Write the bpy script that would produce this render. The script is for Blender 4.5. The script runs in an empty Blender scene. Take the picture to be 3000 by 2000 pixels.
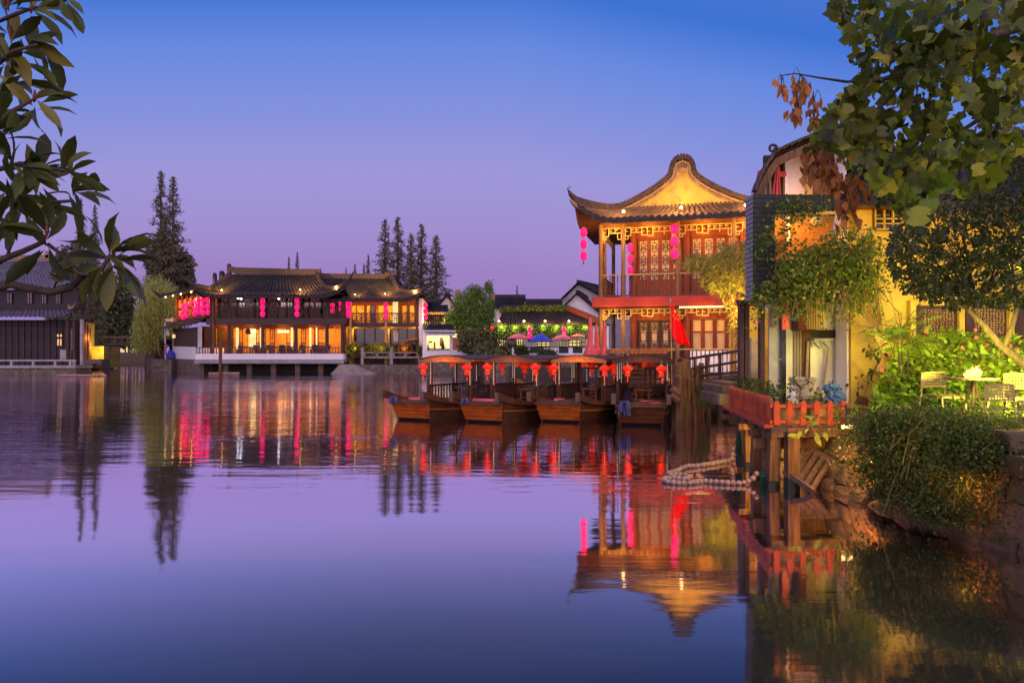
import bpy, math, random
import numpy as np
from mathutils import Vector, Matrix
R = math.radians
random.seed(7)
S = bpy.context.scene
COL = S.collection

# ------------------------------------------------------------------ camera
CAM_H, HZ, F = 1.9, 1040.0, 2100.0          # eye height, horizon row and focal length (in the photo's 3000x2000 grid)
cam_data = bpy.data.cameras.new('camera')
cam = bpy.data.objects.new('camera', cam_data)
COL.objects.link(cam)
cam.location = (0, 0, CAM_H)
cam.rotation_euler = (R(90), 0, 0)
cam_data.sensor_width = 36.0
cam_data.lens = 36.0 * F / 3000
cam_data.shift_y = 40.0 / 3000
cam_data.clip_start = 0.1
cam_data.clip_end = 3000
S.camera = cam

# ------------------------------------------------------------------ view
S.view_settings.view_transform = 'Standard'
S.view_settings.look = 'None'
S.view_settings.exposure = 0.0
S.view_settings.gamma = 1.0
S.render.engine = 'CYCLES'
S.cycles.use_denoising = True
S.cycles.max_bounces = 6
S.cycles.diffuse_bounces = 3
S.cycles.glossy_bounces = 4
S.cycles.transmission_bounces = 3
S.cycles.transparent_max_bounces = 8
S.cycles.sample_clamp_indirect = 6.0
S.cycles.caustics_reflective = False
S.cycles.caustics_refractive = False


def lin(r, g, b):
    f = lambda c: (c / 255 / 12.92) if c <= 10.31475 else ((c / 255 + .055) / 1.055) ** 2.4
    return (f(r), f(g), f(b), 1.0)


# ------------------------------------------------------------------ dusk sky
SUN_EL, SUN_AZ = R(-1.5), R(180)             # the sun has just set behind the camera
W = bpy.data.worlds.new('World')
S.world = W
W.use_nodes = True
nt = W.node_tree
nt.nodes.clear()
N = nt.nodes.new
L = nt.links.new
w_out = N('ShaderNodeOutputWorld')
bg_sky = N('ShaderNodeBackground')
bg_dusk = N('ShaderNodeBackground')
add = N('ShaderNodeAddShader')
sky = N('ShaderNodeTexSky')
sky.sky_type = 'NISHITA'
sky.sun_disc = False
sky.sun_elevation = SUN_EL
sky.sun_rotation = SUN_AZ
L(sky.outputs[0], bg_sky.inputs[0])
bg_sky.inputs[1].default_value = 0.05
tc = N('ShaderNodeTexCoord')
sep = N('ShaderNodeSeparateXYZ')
L(tc.outputs['Generated'], sep.inputs[0])
ramp = N('ShaderNodeValToRGB')
# height above the horizon, deepening a little towards the darker right
elv = N('ShaderNodeVectorMath'); elv.operation = 'MULTIPLY'; elv.inputs[1].default_value = (0, 1, 1)
L(tc.outputs['Generated'], elv.inputs[0])
nrm_ = N('ShaderNodeVectorMath'); nrm_.operation = 'NORMALIZE'
L(elv.outputs[0], nrm_.inputs[0])
sp2 = N('ShaderNodeSeparateXYZ'); L(nrm_.outputs[0], sp2.inputs[0])
xr = N('ShaderNodeMath'); xr.operation = 'MAXIMUM'; xr.inputs[1].default_value = 0.0
L(sep.outputs['X'], xr.inputs[0])
xa = N('ShaderNodeMath'); xa.operation = 'MULTIPLY_ADD'; xa.inputs[1].default_value = 0.15
L(xr.outputs[0], xa.inputs[0]); L(sp2.outputs['Z'], xa.inputs[2])
L(xa.outputs[0], ramp.inputs[0])
cr = ramp.color_ramp
stops = [(0.0, (150, 124, 190)), (0.066, (152, 126, 192)), (0.115, (155, 129, 196)), (0.17, (158, 140, 207)),
         (0.25, (154, 148, 215)), (0.33, (126, 142, 220)), (0.40, (97, 134, 221)), (0.46, (54, 111, 210)),
         (0.62, (100, 120, 200)), (1.0, (150, 138, 190))]
while len(cr.elements) < len(stops):
    cr.elements.new(0.5)
for e, (p, c) in zip(cr.elements, stops):
    e.position = p
    e.color = lin(*c)
# the afterglow behind the camera: pink and warm, strongest low in the west
glow = N('ShaderNodeMath'); glow.operation = 'MULTIPLY'; glow.inputs[1].default_value = -1.0
L(sep.outputs['Y'], glow.inputs[0])
gmx = N('ShaderNodeMath'); gmx.operation = 'MAXIMUM'; gmx.inputs[1].default_value = 0.0
L(glow.outputs[0], gmx.inputs[0])
gpw = N('ShaderNodeMath'); gpw.operation = 'POWER'; gpw.inputs[1].default_value = 1.5
L(gmx.outputs[0], gpw.inputs[0])
gcol = N('ShaderNodeVectorMath'); gcol.operation = 'SCALE'
gcol.inputs[0].default_value = (1.75, 1.22, 1.2)
L(gpw.outputs[0], gcol.inputs['Scale'])
gad = N('ShaderNodeVectorMath'); gad.operation = 'ADD'
L(ramp.outputs[0], gad.inputs[0]); L(gcol.outputs[0], gad.inputs[1])
L(gad.outputs[0], bg_dusk.inputs[0])
bg_dusk.inputs[1].default_value = 1.0
L(bg_sky.outputs[0], add.inputs[0]); L(bg_dusk.outputs[0], add.inputs[1])
L(add.outputs[0], w_out.inputs[0])

sun_d = bpy.data.lights.new('sun', 'SUN')
sun_d.energy = 0.12
sun_d.angle = R(20)
sun_d.color = (1.0, 0.72, 0.8)
sun = bpy.data.objects.new('sun', sun_d)
COL.objects.link(sun)
sun.rotation_euler = (R(78), 0, R(-10))       # low light from behind the camera


# ------------------------------------------------------------------ measuring
def pt(px, py, z):
    """photo pixel at depth z (metres from the camera) -> world point"""
    return Vector(((px - 1500) * z / F, z, CAM_H + (HZ - py) * z / F))


def gx(px, d):
    return (px - 1500) * d / F


def gz(py, d):
    return CAM_H + (HZ - py) * d / F


# ------------------------------------------------------------------ mesh builder
class MB:
    def __init__(self, T=None):
        self.v, self.f, self.T = [], [], T

    def add(self, vs, fs):
        n = len(self.v)
        if self.T is not None:
            vs = [self.T @ Vector(p) for p in vs]
        self.v += [tuple(p) for p in vs]
        self.f += [tuple(i + n for i in f) for f in fs]
        return self

    def box(self, x0, x1, y0, y1, z0, z1):
        return self.add([(x0, y0, z0), (x1, y0, z0), (x1, y1, z0), (x0, y1, z0), (x0, y0, z1), (x1, y0, z1), (x1, y1, z1), (x0, y1, z1)],
                        [(3, 2, 1, 0), (4, 5, 6, 7), (0, 1, 5, 4), (1, 2, 6, 5), (2, 3, 7, 6), (3, 0, 4, 7)])

    def quad(self, a, b, c, d):
        return self.add([a, b, c, d], [(0, 1, 2, 3)])

    def prism(self, pts, off):
        n = len(pts)
        off = Vector(off)
        P = [Vector(p) for p in pts]
        return self.add(P + [p + off for p in P],
                        [tuple(range(n)), tuple(range(2 * n - 1, n - 1, -1))] + [(i, i + n, (i + 1) % n + n, (i + 1) % n) for i in range(n)])

    def bar(self, p, q, w, h, up=(0, 0, 1)):
        return self.sweep([p, q], w, h, up)

    def sweep(self, pts, w, h, up=(0, 0, 1)):
        """rectangular section (w across, h along up, centred) along a path; w, h may be lists"""
        P = [Vector(p) for p in pts]
        n = len(P)
        up = Vector(up)
        vs, fs = [], []
        for i, p in enumerate(P):
            t = (P[min(i + 1, n - 1)] - P[max(i - 1, 0)]).normalized()
            s = t.cross(up)
            s = s.normalized() if s.length > 1e-5 else Vector((1, 0, 0))
            u = s.cross(t).normalized()
            ww = (w[i] if isinstance(w, (list, tuple)) else w) / 2
            hh = (h[i] if isinstance(h, (list, tuple)) else h) / 2
            vs += [p - s * ww - u * hh, p + s * ww - u * hh, p + s * ww + u * hh, p - s * ww + u * hh]
        for i in range(n - 1):
            a, b = 4 * i, 4 * i + 4
            for k in range(4):
                fs.append((a + k, a + (k + 1) % 4, b + (k + 1) % 4, b + k))
        fs += [(3, 2, 1, 0), (4 * n - 4, 4 * n - 3, 4 * n - 2, 4 * n - 1)]
        return self.add(vs, fs)

    def tube(self, pts, r, n=6, caps=True):
        P = [Vector(p) for p in pts]
        m = len(P)
        vs, fs = [], []
        for i, p in enumerate(P):
            t = (P[min(i + 1, m - 1)] - P[max(i - 1, 0)])
            t = t.normalized() if t.length > 1e-9 else Vector((0, 0, 1))
            a = Vector((0, 0, 1)) if abs(t.z) < .9 else Vector((1, 0, 0))
            s = t.cross(a).normalized(); u = s.cross(t)
            rr = r[i] if isinstance(r, (list, tuple)) else r
            for k in range(n):
                an = 2 * math.pi * k / n
                vs.append(p + (s * math.cos(an) + u * math.sin(an)) * rr)
        for i in range(m - 1):
            for k in range(n):
                fs.append((i * n + k, i * n + (k + 1) % n, (i + 1) * n + (k + 1) % n, (i + 1) * n + k))
        if caps:
            fs += [tuple(range(n - 1, -1, -1)), tuple(range((m - 1) * n, m * n))]
        return self.add(vs, fs)

    def lathe(self, prof, n=16, c=(0, 0, 0), lobes=0, amp=0.0):
        cx, cy, cz = c
        vs, fs = [], []
        for r, z in prof:
            for k in range(n):
                an = 2 * math.pi * k / n
                rr = r * (1 - amp * (1 - abs(math.sin(an * lobes / 2)))) if lobes else r
                vs.append((cx + rr * math.cos(an), cy + rr * math.sin(an), cz + z))
        m = len(prof)
        for i in range(m - 1):
            for k in range(n):
                fs.append((i * n + k, i * n + (k + 1) % n, (i + 1) * n + (k + 1) % n, (i + 1) * n + k))
        fs += [tuple(range(n - 1, -1, -1)), tuple(range((m - 1) * n, m * n))]
        return self.add(vs, fs)

    def grid(self, fn, nu, nv):
        vs = [fn(i / nu, j / nv) for j in range(nv + 1) for i in range(nu + 1)]
        fs = [(j * (nu + 1) + i, j * (nu + 1) + i + 1, (j + 1) * (nu + 1) + i + 1, (j + 1) * (nu + 1) + i) for j in range(nv) for i in range(nu)]
        return self.add(vs, fs)

    def build(self, name, mat, parent=None, world=True, smooth=False, bevel=0, solid=0):
        return link_mesh(name, self.v, self.f, mat, parent, world, smooth, bevel, solid)


ORIGIN = {}


def link_mesh(name, v, f, mat, parent=None, world=True, smooth=False, bevel=0, solid=0):
    me = bpy.data.meshes.new(name)
    if parent is not None and world:
        o0 = ORIGIN.get(parent.name, Vector((0, 0, 0)))
        v = [(p[0] - o0.x, p[1] - o0.y, p[2] - o0.z) for p in v]
    me.from_pydata(v, [], f)
    me.materials.append(mat)
    if smooth:
        me.polygons.foreach_set('use_smooth', [True] * len(me.polygons))
    me.update()
    o = bpy.data.objects.new(name, me)
    COL.objects.link(o)
    if parent is not None:
        o.parent = parent
        ORIGIN[o.name] = ORIGIN.get(parent.name, Vector((0, 0, 0)))
    if bevel:
        m = o.modifiers.new('bevel', 'BEVEL'); m.width = bevel; m.segments = 2; m.limit_method = 'ANGLE'
    if solid:
        m = o.modifiers.new('solid', 'SOLIDIFY'); m.thickness = solid; m.offset = 0
    return o


def tag(o, label, cat=None, group=None, kind=None):
    if label: o['label'] = label
    if cat: o['category'] = cat
    if group: o['group'] = group
    if kind: o['kind'] = kind
    return o


def thing(name, label, cat, loc=(0, 0, 0), rz=0.0, group=None):
    o = bpy.data.objects.new(name, None)
    COL.objects.link(o)
    o.empty_display_size = .2
    o.location = loc
    o.rotation_euler = (0, 0, rz)
    ORIGIN[o.name] = Vector(loc)
    return tag(o, label, cat, group)


def structure(o):
    o['kind'] = 'structure'
    return o


def dup(root, loc, rz=0.0, label=None, scale=None, group=None):
    def cp(o, par):
        c = o.copy()
        COL.objects.link(c)
        if par is not None: c.parent = par
        for ch in list(o.children): cp(ch, c)
        return c
    r = cp(root, None)
    r.location = loc
    r.rotation_euler = (0, 0, rz)
    if scale: r.scale = scale if isinstance(scale, (tuple, list)) else (scale,) * 3
    if label: r['label'] = label
    if group: r['group'] = group
    ORIGIN[r.name] = Vector(loc)
    return r


def lamp(p, power, color=(1, .55, .16), size=.1, parent=None, kind='POINT', to=None, spot=90, blend=.6):
    d = bpy.data.lights.new('lamp_light', kind)
    d.energy = power * 1.2
    d.color = color
    d.shadow_soft_size = size
    if kind == 'SPOT':
        d.spot_size = R(spot); d.spot_blend = blend
    o = bpy.data.objects.new('lamp_light', d)
    COL.objects.link(o)
    o.visible_glossy = False
    p = Vector(p)
    o.location = p - (ORIGIN.get(parent.name, Vector((0, 0, 0))) if parent is not None else Vector((0, 0, 0)))
    if to is not None:
        o.rotation_euler = (Vector(to) - p).to_track_quat('-Z', 'Y').to_euler()
    if parent is not None: o.parent = parent
    return o


# ------------------------------------------------------------------ materials
def pm(name, c1, c2=None, scale=4.0, rough=.7, bump=0.0, bscale=20.0, stretch=(1, 1, 1), spec=.4, c3=None, s3=.6, amt3=.5, detail=5, metal=0.0, bdist=.02, trans=0.0, island=0.0, orand=0.0, ic=None):
    """noise-mixed principled material in object coordinates; c3 adds large worn patches"""
    m = bpy.data.materials.new(name)
    m.use_nodes = True
    t = m.node_tree
    b = t.nodes['Principled BSDF']
    n, l = t.nodes.new, t.links.new
    b.inputs['Roughness'].default_value = rough
    b.inputs['Specular IOR Level'].default_value = spec
    b.inputs['Metallic'].default_value = metal
    co = n('ShaderNodeTexCoord'); mp = n('ShaderNodeMapping')
    l(co.outputs['Object'], mp.inputs[0])
    mp.inputs['Scale'].default_value = stretch
    if orand:
        oi = n('ShaderNodeObjectInfo'); om = n('ShaderNodeMath'); om.operation = 'MULTIPLY'; om.inputs[1].default_value = orand
        l(oi.outputs['Random'], om.inputs[0]); l(om.outputs[0], mp.inputs['Location'])
    c2 = c2 or tuple(x * .6 for x in c1)
    nz = n('ShaderNodeTexNoise'); nz.inputs['Scale'].default_value = scale; nz.inputs['Detail'].default_value = detail
    l(mp.outputs[0], nz.inputs[0])
    rp = n('ShaderNodeValToRGB')
    rp.color_ramp.elements[0].position = .32; rp.color_ramp.elements[0].color = (*c1, 1)
    rp.color_ramp.elements[1].position = .68; rp.color_ramp.elements[1].color = (*c2, 1)
    l(nz.outputs['Fac'], rp.inputs[0])
    out = rp.outputs[0]
    if c3:
        n3 = n('ShaderNodeTexNoise'); n3.inputs['Scale'].default_value = s3; n3.inputs['Detail'].default_value = 6; n3.inputs['Roughness'].default_value = .65
        l(co.outputs['Object'], n3.inputs[0])
        r3 = n('ShaderNodeMapRange'); r3.inputs[1].default_value = .5; r3.inputs[2].default_value = .62; r3.inputs[4].default_value = amt3
        l(n3.outputs['Fac'], r3.inputs[0])
        mx = n('ShaderNodeMix'); mx.data_type = 'RGBA'
        l(r3.outputs[0], mx.inputs[0]); l(out, mx.inputs[6]); mx.inputs[7].default_value = (*c3, 1)
        out = mx.outputs[2]
    if island:
        gi = n('ShaderNodeNewGeometry')
        mr = n('ShaderNodeMapRange'); mr.inputs[3].default_value = 1 - island; mr.inputs[4].default_value = 1 + island
        l(gi.outputs['Random Per Island'], mr.inputs[0])
        ml = n('ShaderNodeVectorMath'); ml.operation = 'SCALE'
        if ic:
            st = n('ShaderNodeMapRange'); st.inputs[1].default_value = .86; st.inputs[2].default_value = .96
            l(gi.outputs['Random Per Island'], st.inputs[0])
            mi = n('ShaderNodeMix'); mi.data_type = 'RGBA'; mi.inputs[7].default_value = (*ic, 1)
            l(st.outputs[0], mi.inputs[0]); l(out, mi.inputs[6]); out = mi.outputs[2]
        l(out, ml.inputs[0]); l(mr.outputs[0], ml.inputs['Scale'])
        out = ml.outputs[0]
    l(out, b.inputs['Base Color'])
    if bump:
        nb = n('ShaderNodeTexNoise'); nb.inputs['Scale'].default_value = bscale; nb.inputs['Detail'].default_value = 4
        l(mp.outputs[0], nb.inputs[0])
        bp = n('ShaderNodeBump'); bp.inputs['Strength'].default_value = bump; bp.inputs['Distance'].default_value = bdist
        l(nb.outputs['Fac'], bp.inputs['Height']); l(bp.outputs[0], b.inputs['Normal'])
    if trans:
        tr = n('ShaderNodeBsdfTranslucent'); ms = n('ShaderNodeMixShader')
        l(out, tr.inputs[0]); ms.inputs[0].default_value = trans
        l(b.outputs[0], ms.inputs[1]); l(tr.outputs[0], ms.inputs[2])
        l(ms.outputs[0], t.nodes['Material Output'].inputs[0])
    return m


def em(name, c, strength, base=(.5, .5, .5)):
    m = bpy.data.materials.new(name)
    m.use_nodes = True
    b = m.node_tree.nodes['Principled BSDF']
    b.inputs['Base Color'].default_value = (*base, 1)
    b.inputs['Emission Color'].default_value = (*c, 1)
    b.inputs['Emission Strength'].default_value = strength
    b.inputs['Roughness'].default_value = .6
    return m


def masonry(name, c1, c2, mortar, scale=1.2, rough=.85):
    """irregular stones: voronoi cells with dark joints"""
    m = bpy.data.materials.new(name); m.use_nodes = True
    t = m.node_tree; b = t.nodes['Principled BSDF']; n, l = t.nodes.new, t.links.new
    b.inputs['Roughness'].default_value = rough
    co = n('ShaderNodeTexCoord')
    wr = n('ShaderNodeTexNoise'); wr.inputs['Scale'].default_value = 2.2
    l(co.outputs['Object'], wr.inputs[0])
    ad = n('ShaderNodeVectorMath'); ad.operation = 'MULTIPLY_ADD'; ad.inputs[1].default_value = (.7, .7, .7)
    l(wr.outputs['Color'], ad.inputs[0]); l(co.outputs['Object'], ad.inputs[2])
    v1 = n('ShaderNodeTexVoronoi'); v1.feature = 'DISTANCE_TO_EDGE'; v1.inputs['Scale'].default_value = scale
    v2 = n('ShaderNodeTexVoronoi'); v2.inputs['Scale'].default_value = scale
    l(ad.outputs[0], v1.inputs[0]); l(ad.outputs[0], v2.inputs[0])
    hs = n('ShaderNodeSeparateColor'); l(v2.outputs['Color'], hs.inputs[0])
    mx = n('ShaderNodeMix'); mx.data_type = 'RGBA'; mx.inputs[6].default_value = (*c1, 1); mx.inputs[7].default_value = (*c2, 1)
    l(hs.outputs[0], mx.inputs[0])
    nz = n('ShaderNodeTexNoise'); nz.inputs['Scale'].default_value = 14; nz.inputs['Detail'].default_value = 8
    l(co.outputs['Object'], nz.inputs[0])
    rr = n('ShaderNodeMapRange'); rr.inputs[3].default_value = .55; rr.inputs[4].default_value = 1.35
    l(nz.outputs['Fac'], rr.inputs[0])
    sc = n('ShaderNodeVectorMath'); sc.operation = 'SCALE'
    l(mx.outputs[2], sc.inputs[0]); l(rr.outputs[0], sc.inputs['Scale'])
    st = n('ShaderNodeMapRange'); st.inputs[1].default_value = .003; st.inputs[2].default_value = .035
    l(v1.outputs['Distance'], st.inputs[0])
    m2 = n('ShaderNodeMix'); m2.data_type = 'RGBA'; m2.inputs[6].default_value = (*mortar, 1)
    l(st.outputs[0], m2.inputs[0]); l(sc.outputs[0], m2.inputs[7]); l(m2.outputs[2], b.inputs['Base Color'])
    s2 = n('ShaderNodeMapRange'); s2.inputs[1].default_value = 0; s2.inputs[2].default_value = .12
    l(v1.outputs['Distance'], s2.inputs[0])
    a2 = n('ShaderNodeMath'); a2.operation = 'MULTIPLY_ADD'; a2.inputs[1].default_value = .35
    l(nz.outputs['Fac'], a2.inputs[0]); l(s2.outputs[0], a2.inputs[2])
    bp = n('ShaderNodeBump'); bp.inputs['Strength'].default_value = .8; bp.inputs['Distance'].default_value = .06
    l(a2.outputs[0], bp.inputs['Height']); l(bp.outputs[0], b.inputs['Normal'])
    return m


def leafmat(name, c1, c2, rough=.4, trans=.3, island=.35, spec=.4, ic=None):
    return pm(name, c1, c2, scale=.9, rough=rough, spec=spec, trans=trans, island=island, detail=2, ic=ic)


M = dict(
    tile=pm('roof_tile', (.014, .013, .019), (.034, .03, .04), scale=3, rough=.8, spec=.2, bump=.35, bscale=9, bdist=.03, c3=(.05, .06, .035), s3=.5, amt3=.5),
    ridge=pm('ridge_tile', (.028, .025, .032), (.055, .05, .058), scale=5, rough=.8, spec=.2, bump=.3, bscale=14),
    post_gold=pm('oiled_post_wood', (.3, .15, .05), (.17, .08, .03), scale=3, rough=.55, stretch=(7, 7, .6), bump=.2, bscale=8),
    tile_brown=pm('old_roof_tile', (.075, .045, .03), (.15, .095, .065), scale=4, rough=.7, bump=.4, bscale=9, c3=(.05, .04, .035), s3=1.2),
    coping=pm('coping_tile', (.045, .03, .025), (.09, .06, .048), scale=5, rough=.75, bump=.5, bscale=12),
    wood_dark=pm('dark_wood', (.034, .015, .011), (.06, .027, .019), scale=3, rough=.55, stretch=(6, 6, .6), bump=.2, bscale=8),
    night_wood=pm('blackened_wood', (.016, .013, .017), (.026, .02, .024), scale=3, rough=.6, stretch=(6, 6, .6)),
    stone_wet=pm('stained_concrete', (.16, .11, .07), (.1, .07, .045), scale=3, rough=.8, bump=.3, bscale=14),
    wood_brown=pm('brown_wood', (.17, .065, .03), (.10, .038, .02), scale=3, rough=.55, stretch=(7, 7, .7), bump=.25, bscale=9),
    wood_red=pm('red_brown_wood', (.2, .045, .014), (.11, .026, .01), scale=2, rough=.5, stretch=(6, 6, .6), bump=.15, bscale=8),
    wood_gold=pm('pale_carved_wood', (.58, .38, .12), (.44, .27, .08), scale=3, rough=.6),
    wood_post=pm('weathered_post_wood', (.24, .13, .055), (.10, .05, .025), scale=2.5, rough=.75, stretch=(9, 9, .8), bump=.6, bscale=7, c3=(.05, .03, .02), s3=2),
    wood_plank=pm('dock_plank', (.2, .13, .09), (.11, .07, .05), scale=3, rough=.7, stretch=(5, 1, 5), bump=.3, bscale=8),
    boat_dark=pm('dark_boat_timber', (.085, .036, .018), (.15, .065, .03), scale=2.2, rough=.5, stretch=(4, .7, 5), bump=.25, bscale=9, c3=(.02, .013, .01), s3=1.5, orand=40),
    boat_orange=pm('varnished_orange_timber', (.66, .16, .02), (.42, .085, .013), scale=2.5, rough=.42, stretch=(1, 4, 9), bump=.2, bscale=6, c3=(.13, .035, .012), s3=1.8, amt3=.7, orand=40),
    boat_roof=pm('canopy_board', (.46, .17, .045), (.3, .10, .03), scale=3, rough=.5, stretch=(4, 1, 4), bump=.15, bscale=9, c3=(.12, .05, .02), s3=2),
    red_paint=pm('red_lacquer', (.52, .048, .01), (.42, .036, .008), scale=2, rough=.45, bump=.08, bscale=20, c3=(.22, .03, .012), s3=1.4, amt3=.4),
    red_fence=pm('red_fence_paint', (.5, .085, .02), (.36, .055, .016), scale=3, rough=.55, bump=.2, bscale=18, c3=(.2, .04, .02), s3=3, amt3=.5),
    plaster=pm('white_plaster', (.82, .77, .76), (.7, .65, .64), scale=1.5, rough=.85, bump=.1, bscale=15, c3=(.45, .4, .38), s3=.8, amt3=.45),
    plaster_clean=pm('clean_white_wall', (.86, .82, .84), (.78, .74, .76), scale=2, rough=.8, bump=.05, bscale=15),
    plaster_cream=pm('cream_plaster', (.66, .54, .34), (.58, .46, .28), scale=1.2, rough=.85, bump=.1, bscale=12, c3=(.42, .33, .2), s3=.9, amt3=.45),
    plaster_orange=pm('orange_plaster', (.55, .27, .07), (.42, .19, .05), scale=1.4, rough=.85, bump=.1, bscale=10, c3=(.3, .13, .04), s3=.9),
    plaster_yellow=pm('ochre_plaster', (.54, .37, .08), (.44, .28, .055), scale=1.4, rough=.85, bump=.15, bscale=10, c3=(.22, .14, .045), s3=1.1, amt3=.7),
    trim=pm('gable_trim', (.33, .22, .13), (.22, .14, .085), scale=4, rough=.8, bump=.2, bscale=14),
    stone=masonry('quay_stone', (.15, .115, .09), (.24, .19, .15), (.035, .03, .025), 2.2),
    stone_big=masonry('bank_boulders', (.13, .085, .05), (.21, .14, .085), (.016, .012, .009), 2.7),
    stone_plain=pm('carved_stone', (.36, .31, .29), (.26, .22, .2), scale=4, rough=.85, bump=.3, bscale=20, c3=(.14, .12, .1), s3=1),
    concrete=pm('pale_concrete', (.42, .39, .4), (.32, .3, .3), scale=2, rough=.85, bump=.15, bscale=12, c3=(.2, .18, .16), s3=.7),
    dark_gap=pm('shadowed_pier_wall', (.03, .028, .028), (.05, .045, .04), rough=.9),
    siding=pm('dark_green_siding', (.014, .021, .018), (.02, .029, .025), scale=3, rough=.6, bump=.1, bscale=20),
    metal_dark=pm('dark_metal', (.05, .026, .026), (.075, .04, .038), scale=4, rough=.4, metal=.3),
    metal_pale=pm('pale_metal', (.5, .48, .5), (.4, .38, .4), scale=4, rough=.4, metal=.4),
    paper=pm('window_paper', (.52, .39, .28), (.42, .31, .22), scale=2, rough=.8),
    glass_dark=pm('dark_window', (.012, .012, .014), (.02, .018, .02), rough=.12, spec=.6),
    glass_blue=pm('sky_reflecting_window', (.03, .04, .07), (.06, .07, .1), rough=.06, spec=1.0),
    gold=pm('gold_trim', (.7, .42, .08), (.55, .3, .06), rough=.3, metal=.5),
    cloth_pink=pm('pink_canvas', (.85, .17, .16), (.68, .1, .11), scale=3, rough=.8, bump=.3, bscale=9, stretch=(4, 4, .7)),
    cloth_rose=pm('rose_canvas', (.62, .12, .22), (.5, .09, .17), scale=3, rough=.8),
    cloth_blue=pm('blue_canvas', (.05, .08, .55), (.03, .05, .4), scale=3, rough=.7),
    bark=pm('bark', (.055, .038, .028), (.1, .07, .05), scale=5, rough=.85, stretch=(5, 5, 1), bump=.7, bscale=12),
    bark_pale=pm('pale_stem', (.3, .18, .08), (.18, .1, .045), scale=5, rough=.8),
    rope=pm('rope', (.45, .36, .28), (.3, .22, .16), scale=30, rough=.9),
    buoy=pm('pale_float', (.5, .34, .26), (.38, .24, .18), scale=8, rough=.55, bump=.2, bscale=25, c3=(.16, .09, .06), s3=5, amt3=.7),
    mop=pm('blue_mop_yarn', (.13, .14, .36), (.08, .09, .26), scale=40, rough=.9),
    green_net=pm('green_rope', (.03, .09, .07), (.02, .05, .045), scale=30, rough=.9),
    pipe=pm('pipe_brown', (.2, .1, .06), (.13, .065, .04), scale=3, rough=.5),
    soil=pm('earth', (.06, .045, .03), (.1, .075, .05), scale=2, rough=.95, bump=.5, bscale=6),
    # lit things
    pink_glow=em('glowing_pink_paper', (1.0, .0, .13), 1.5, (.6, .02, .1)),
    red_glow=em('glowing_red_silk', (1.0, .018, .004), .55, (.62, .02, .01)),
    bulb=em('warm_bulb', (1.0, .62, .2), 9.0),
    bulb_white=em('white_bulb', (.8, .9, 1.0), 7.0),
    led=em('white_led_strip', (1.0, .8, .6), .5),
    led_warm=em('warm_led_strip', (1.0, .7, .28), 5.0),
    lit_warm=em('lit_warm_window', (1.0, .5, .08), .9),
    lit_blue=em('white_lit_window', (.3, .5, .9), .38),
    lit_pale=em('pale_glow_surface', (1.0, .74, .2), .85),  # glows by itself: lit windows, also walls and panels standing for lamp-lit interiors
)
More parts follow.
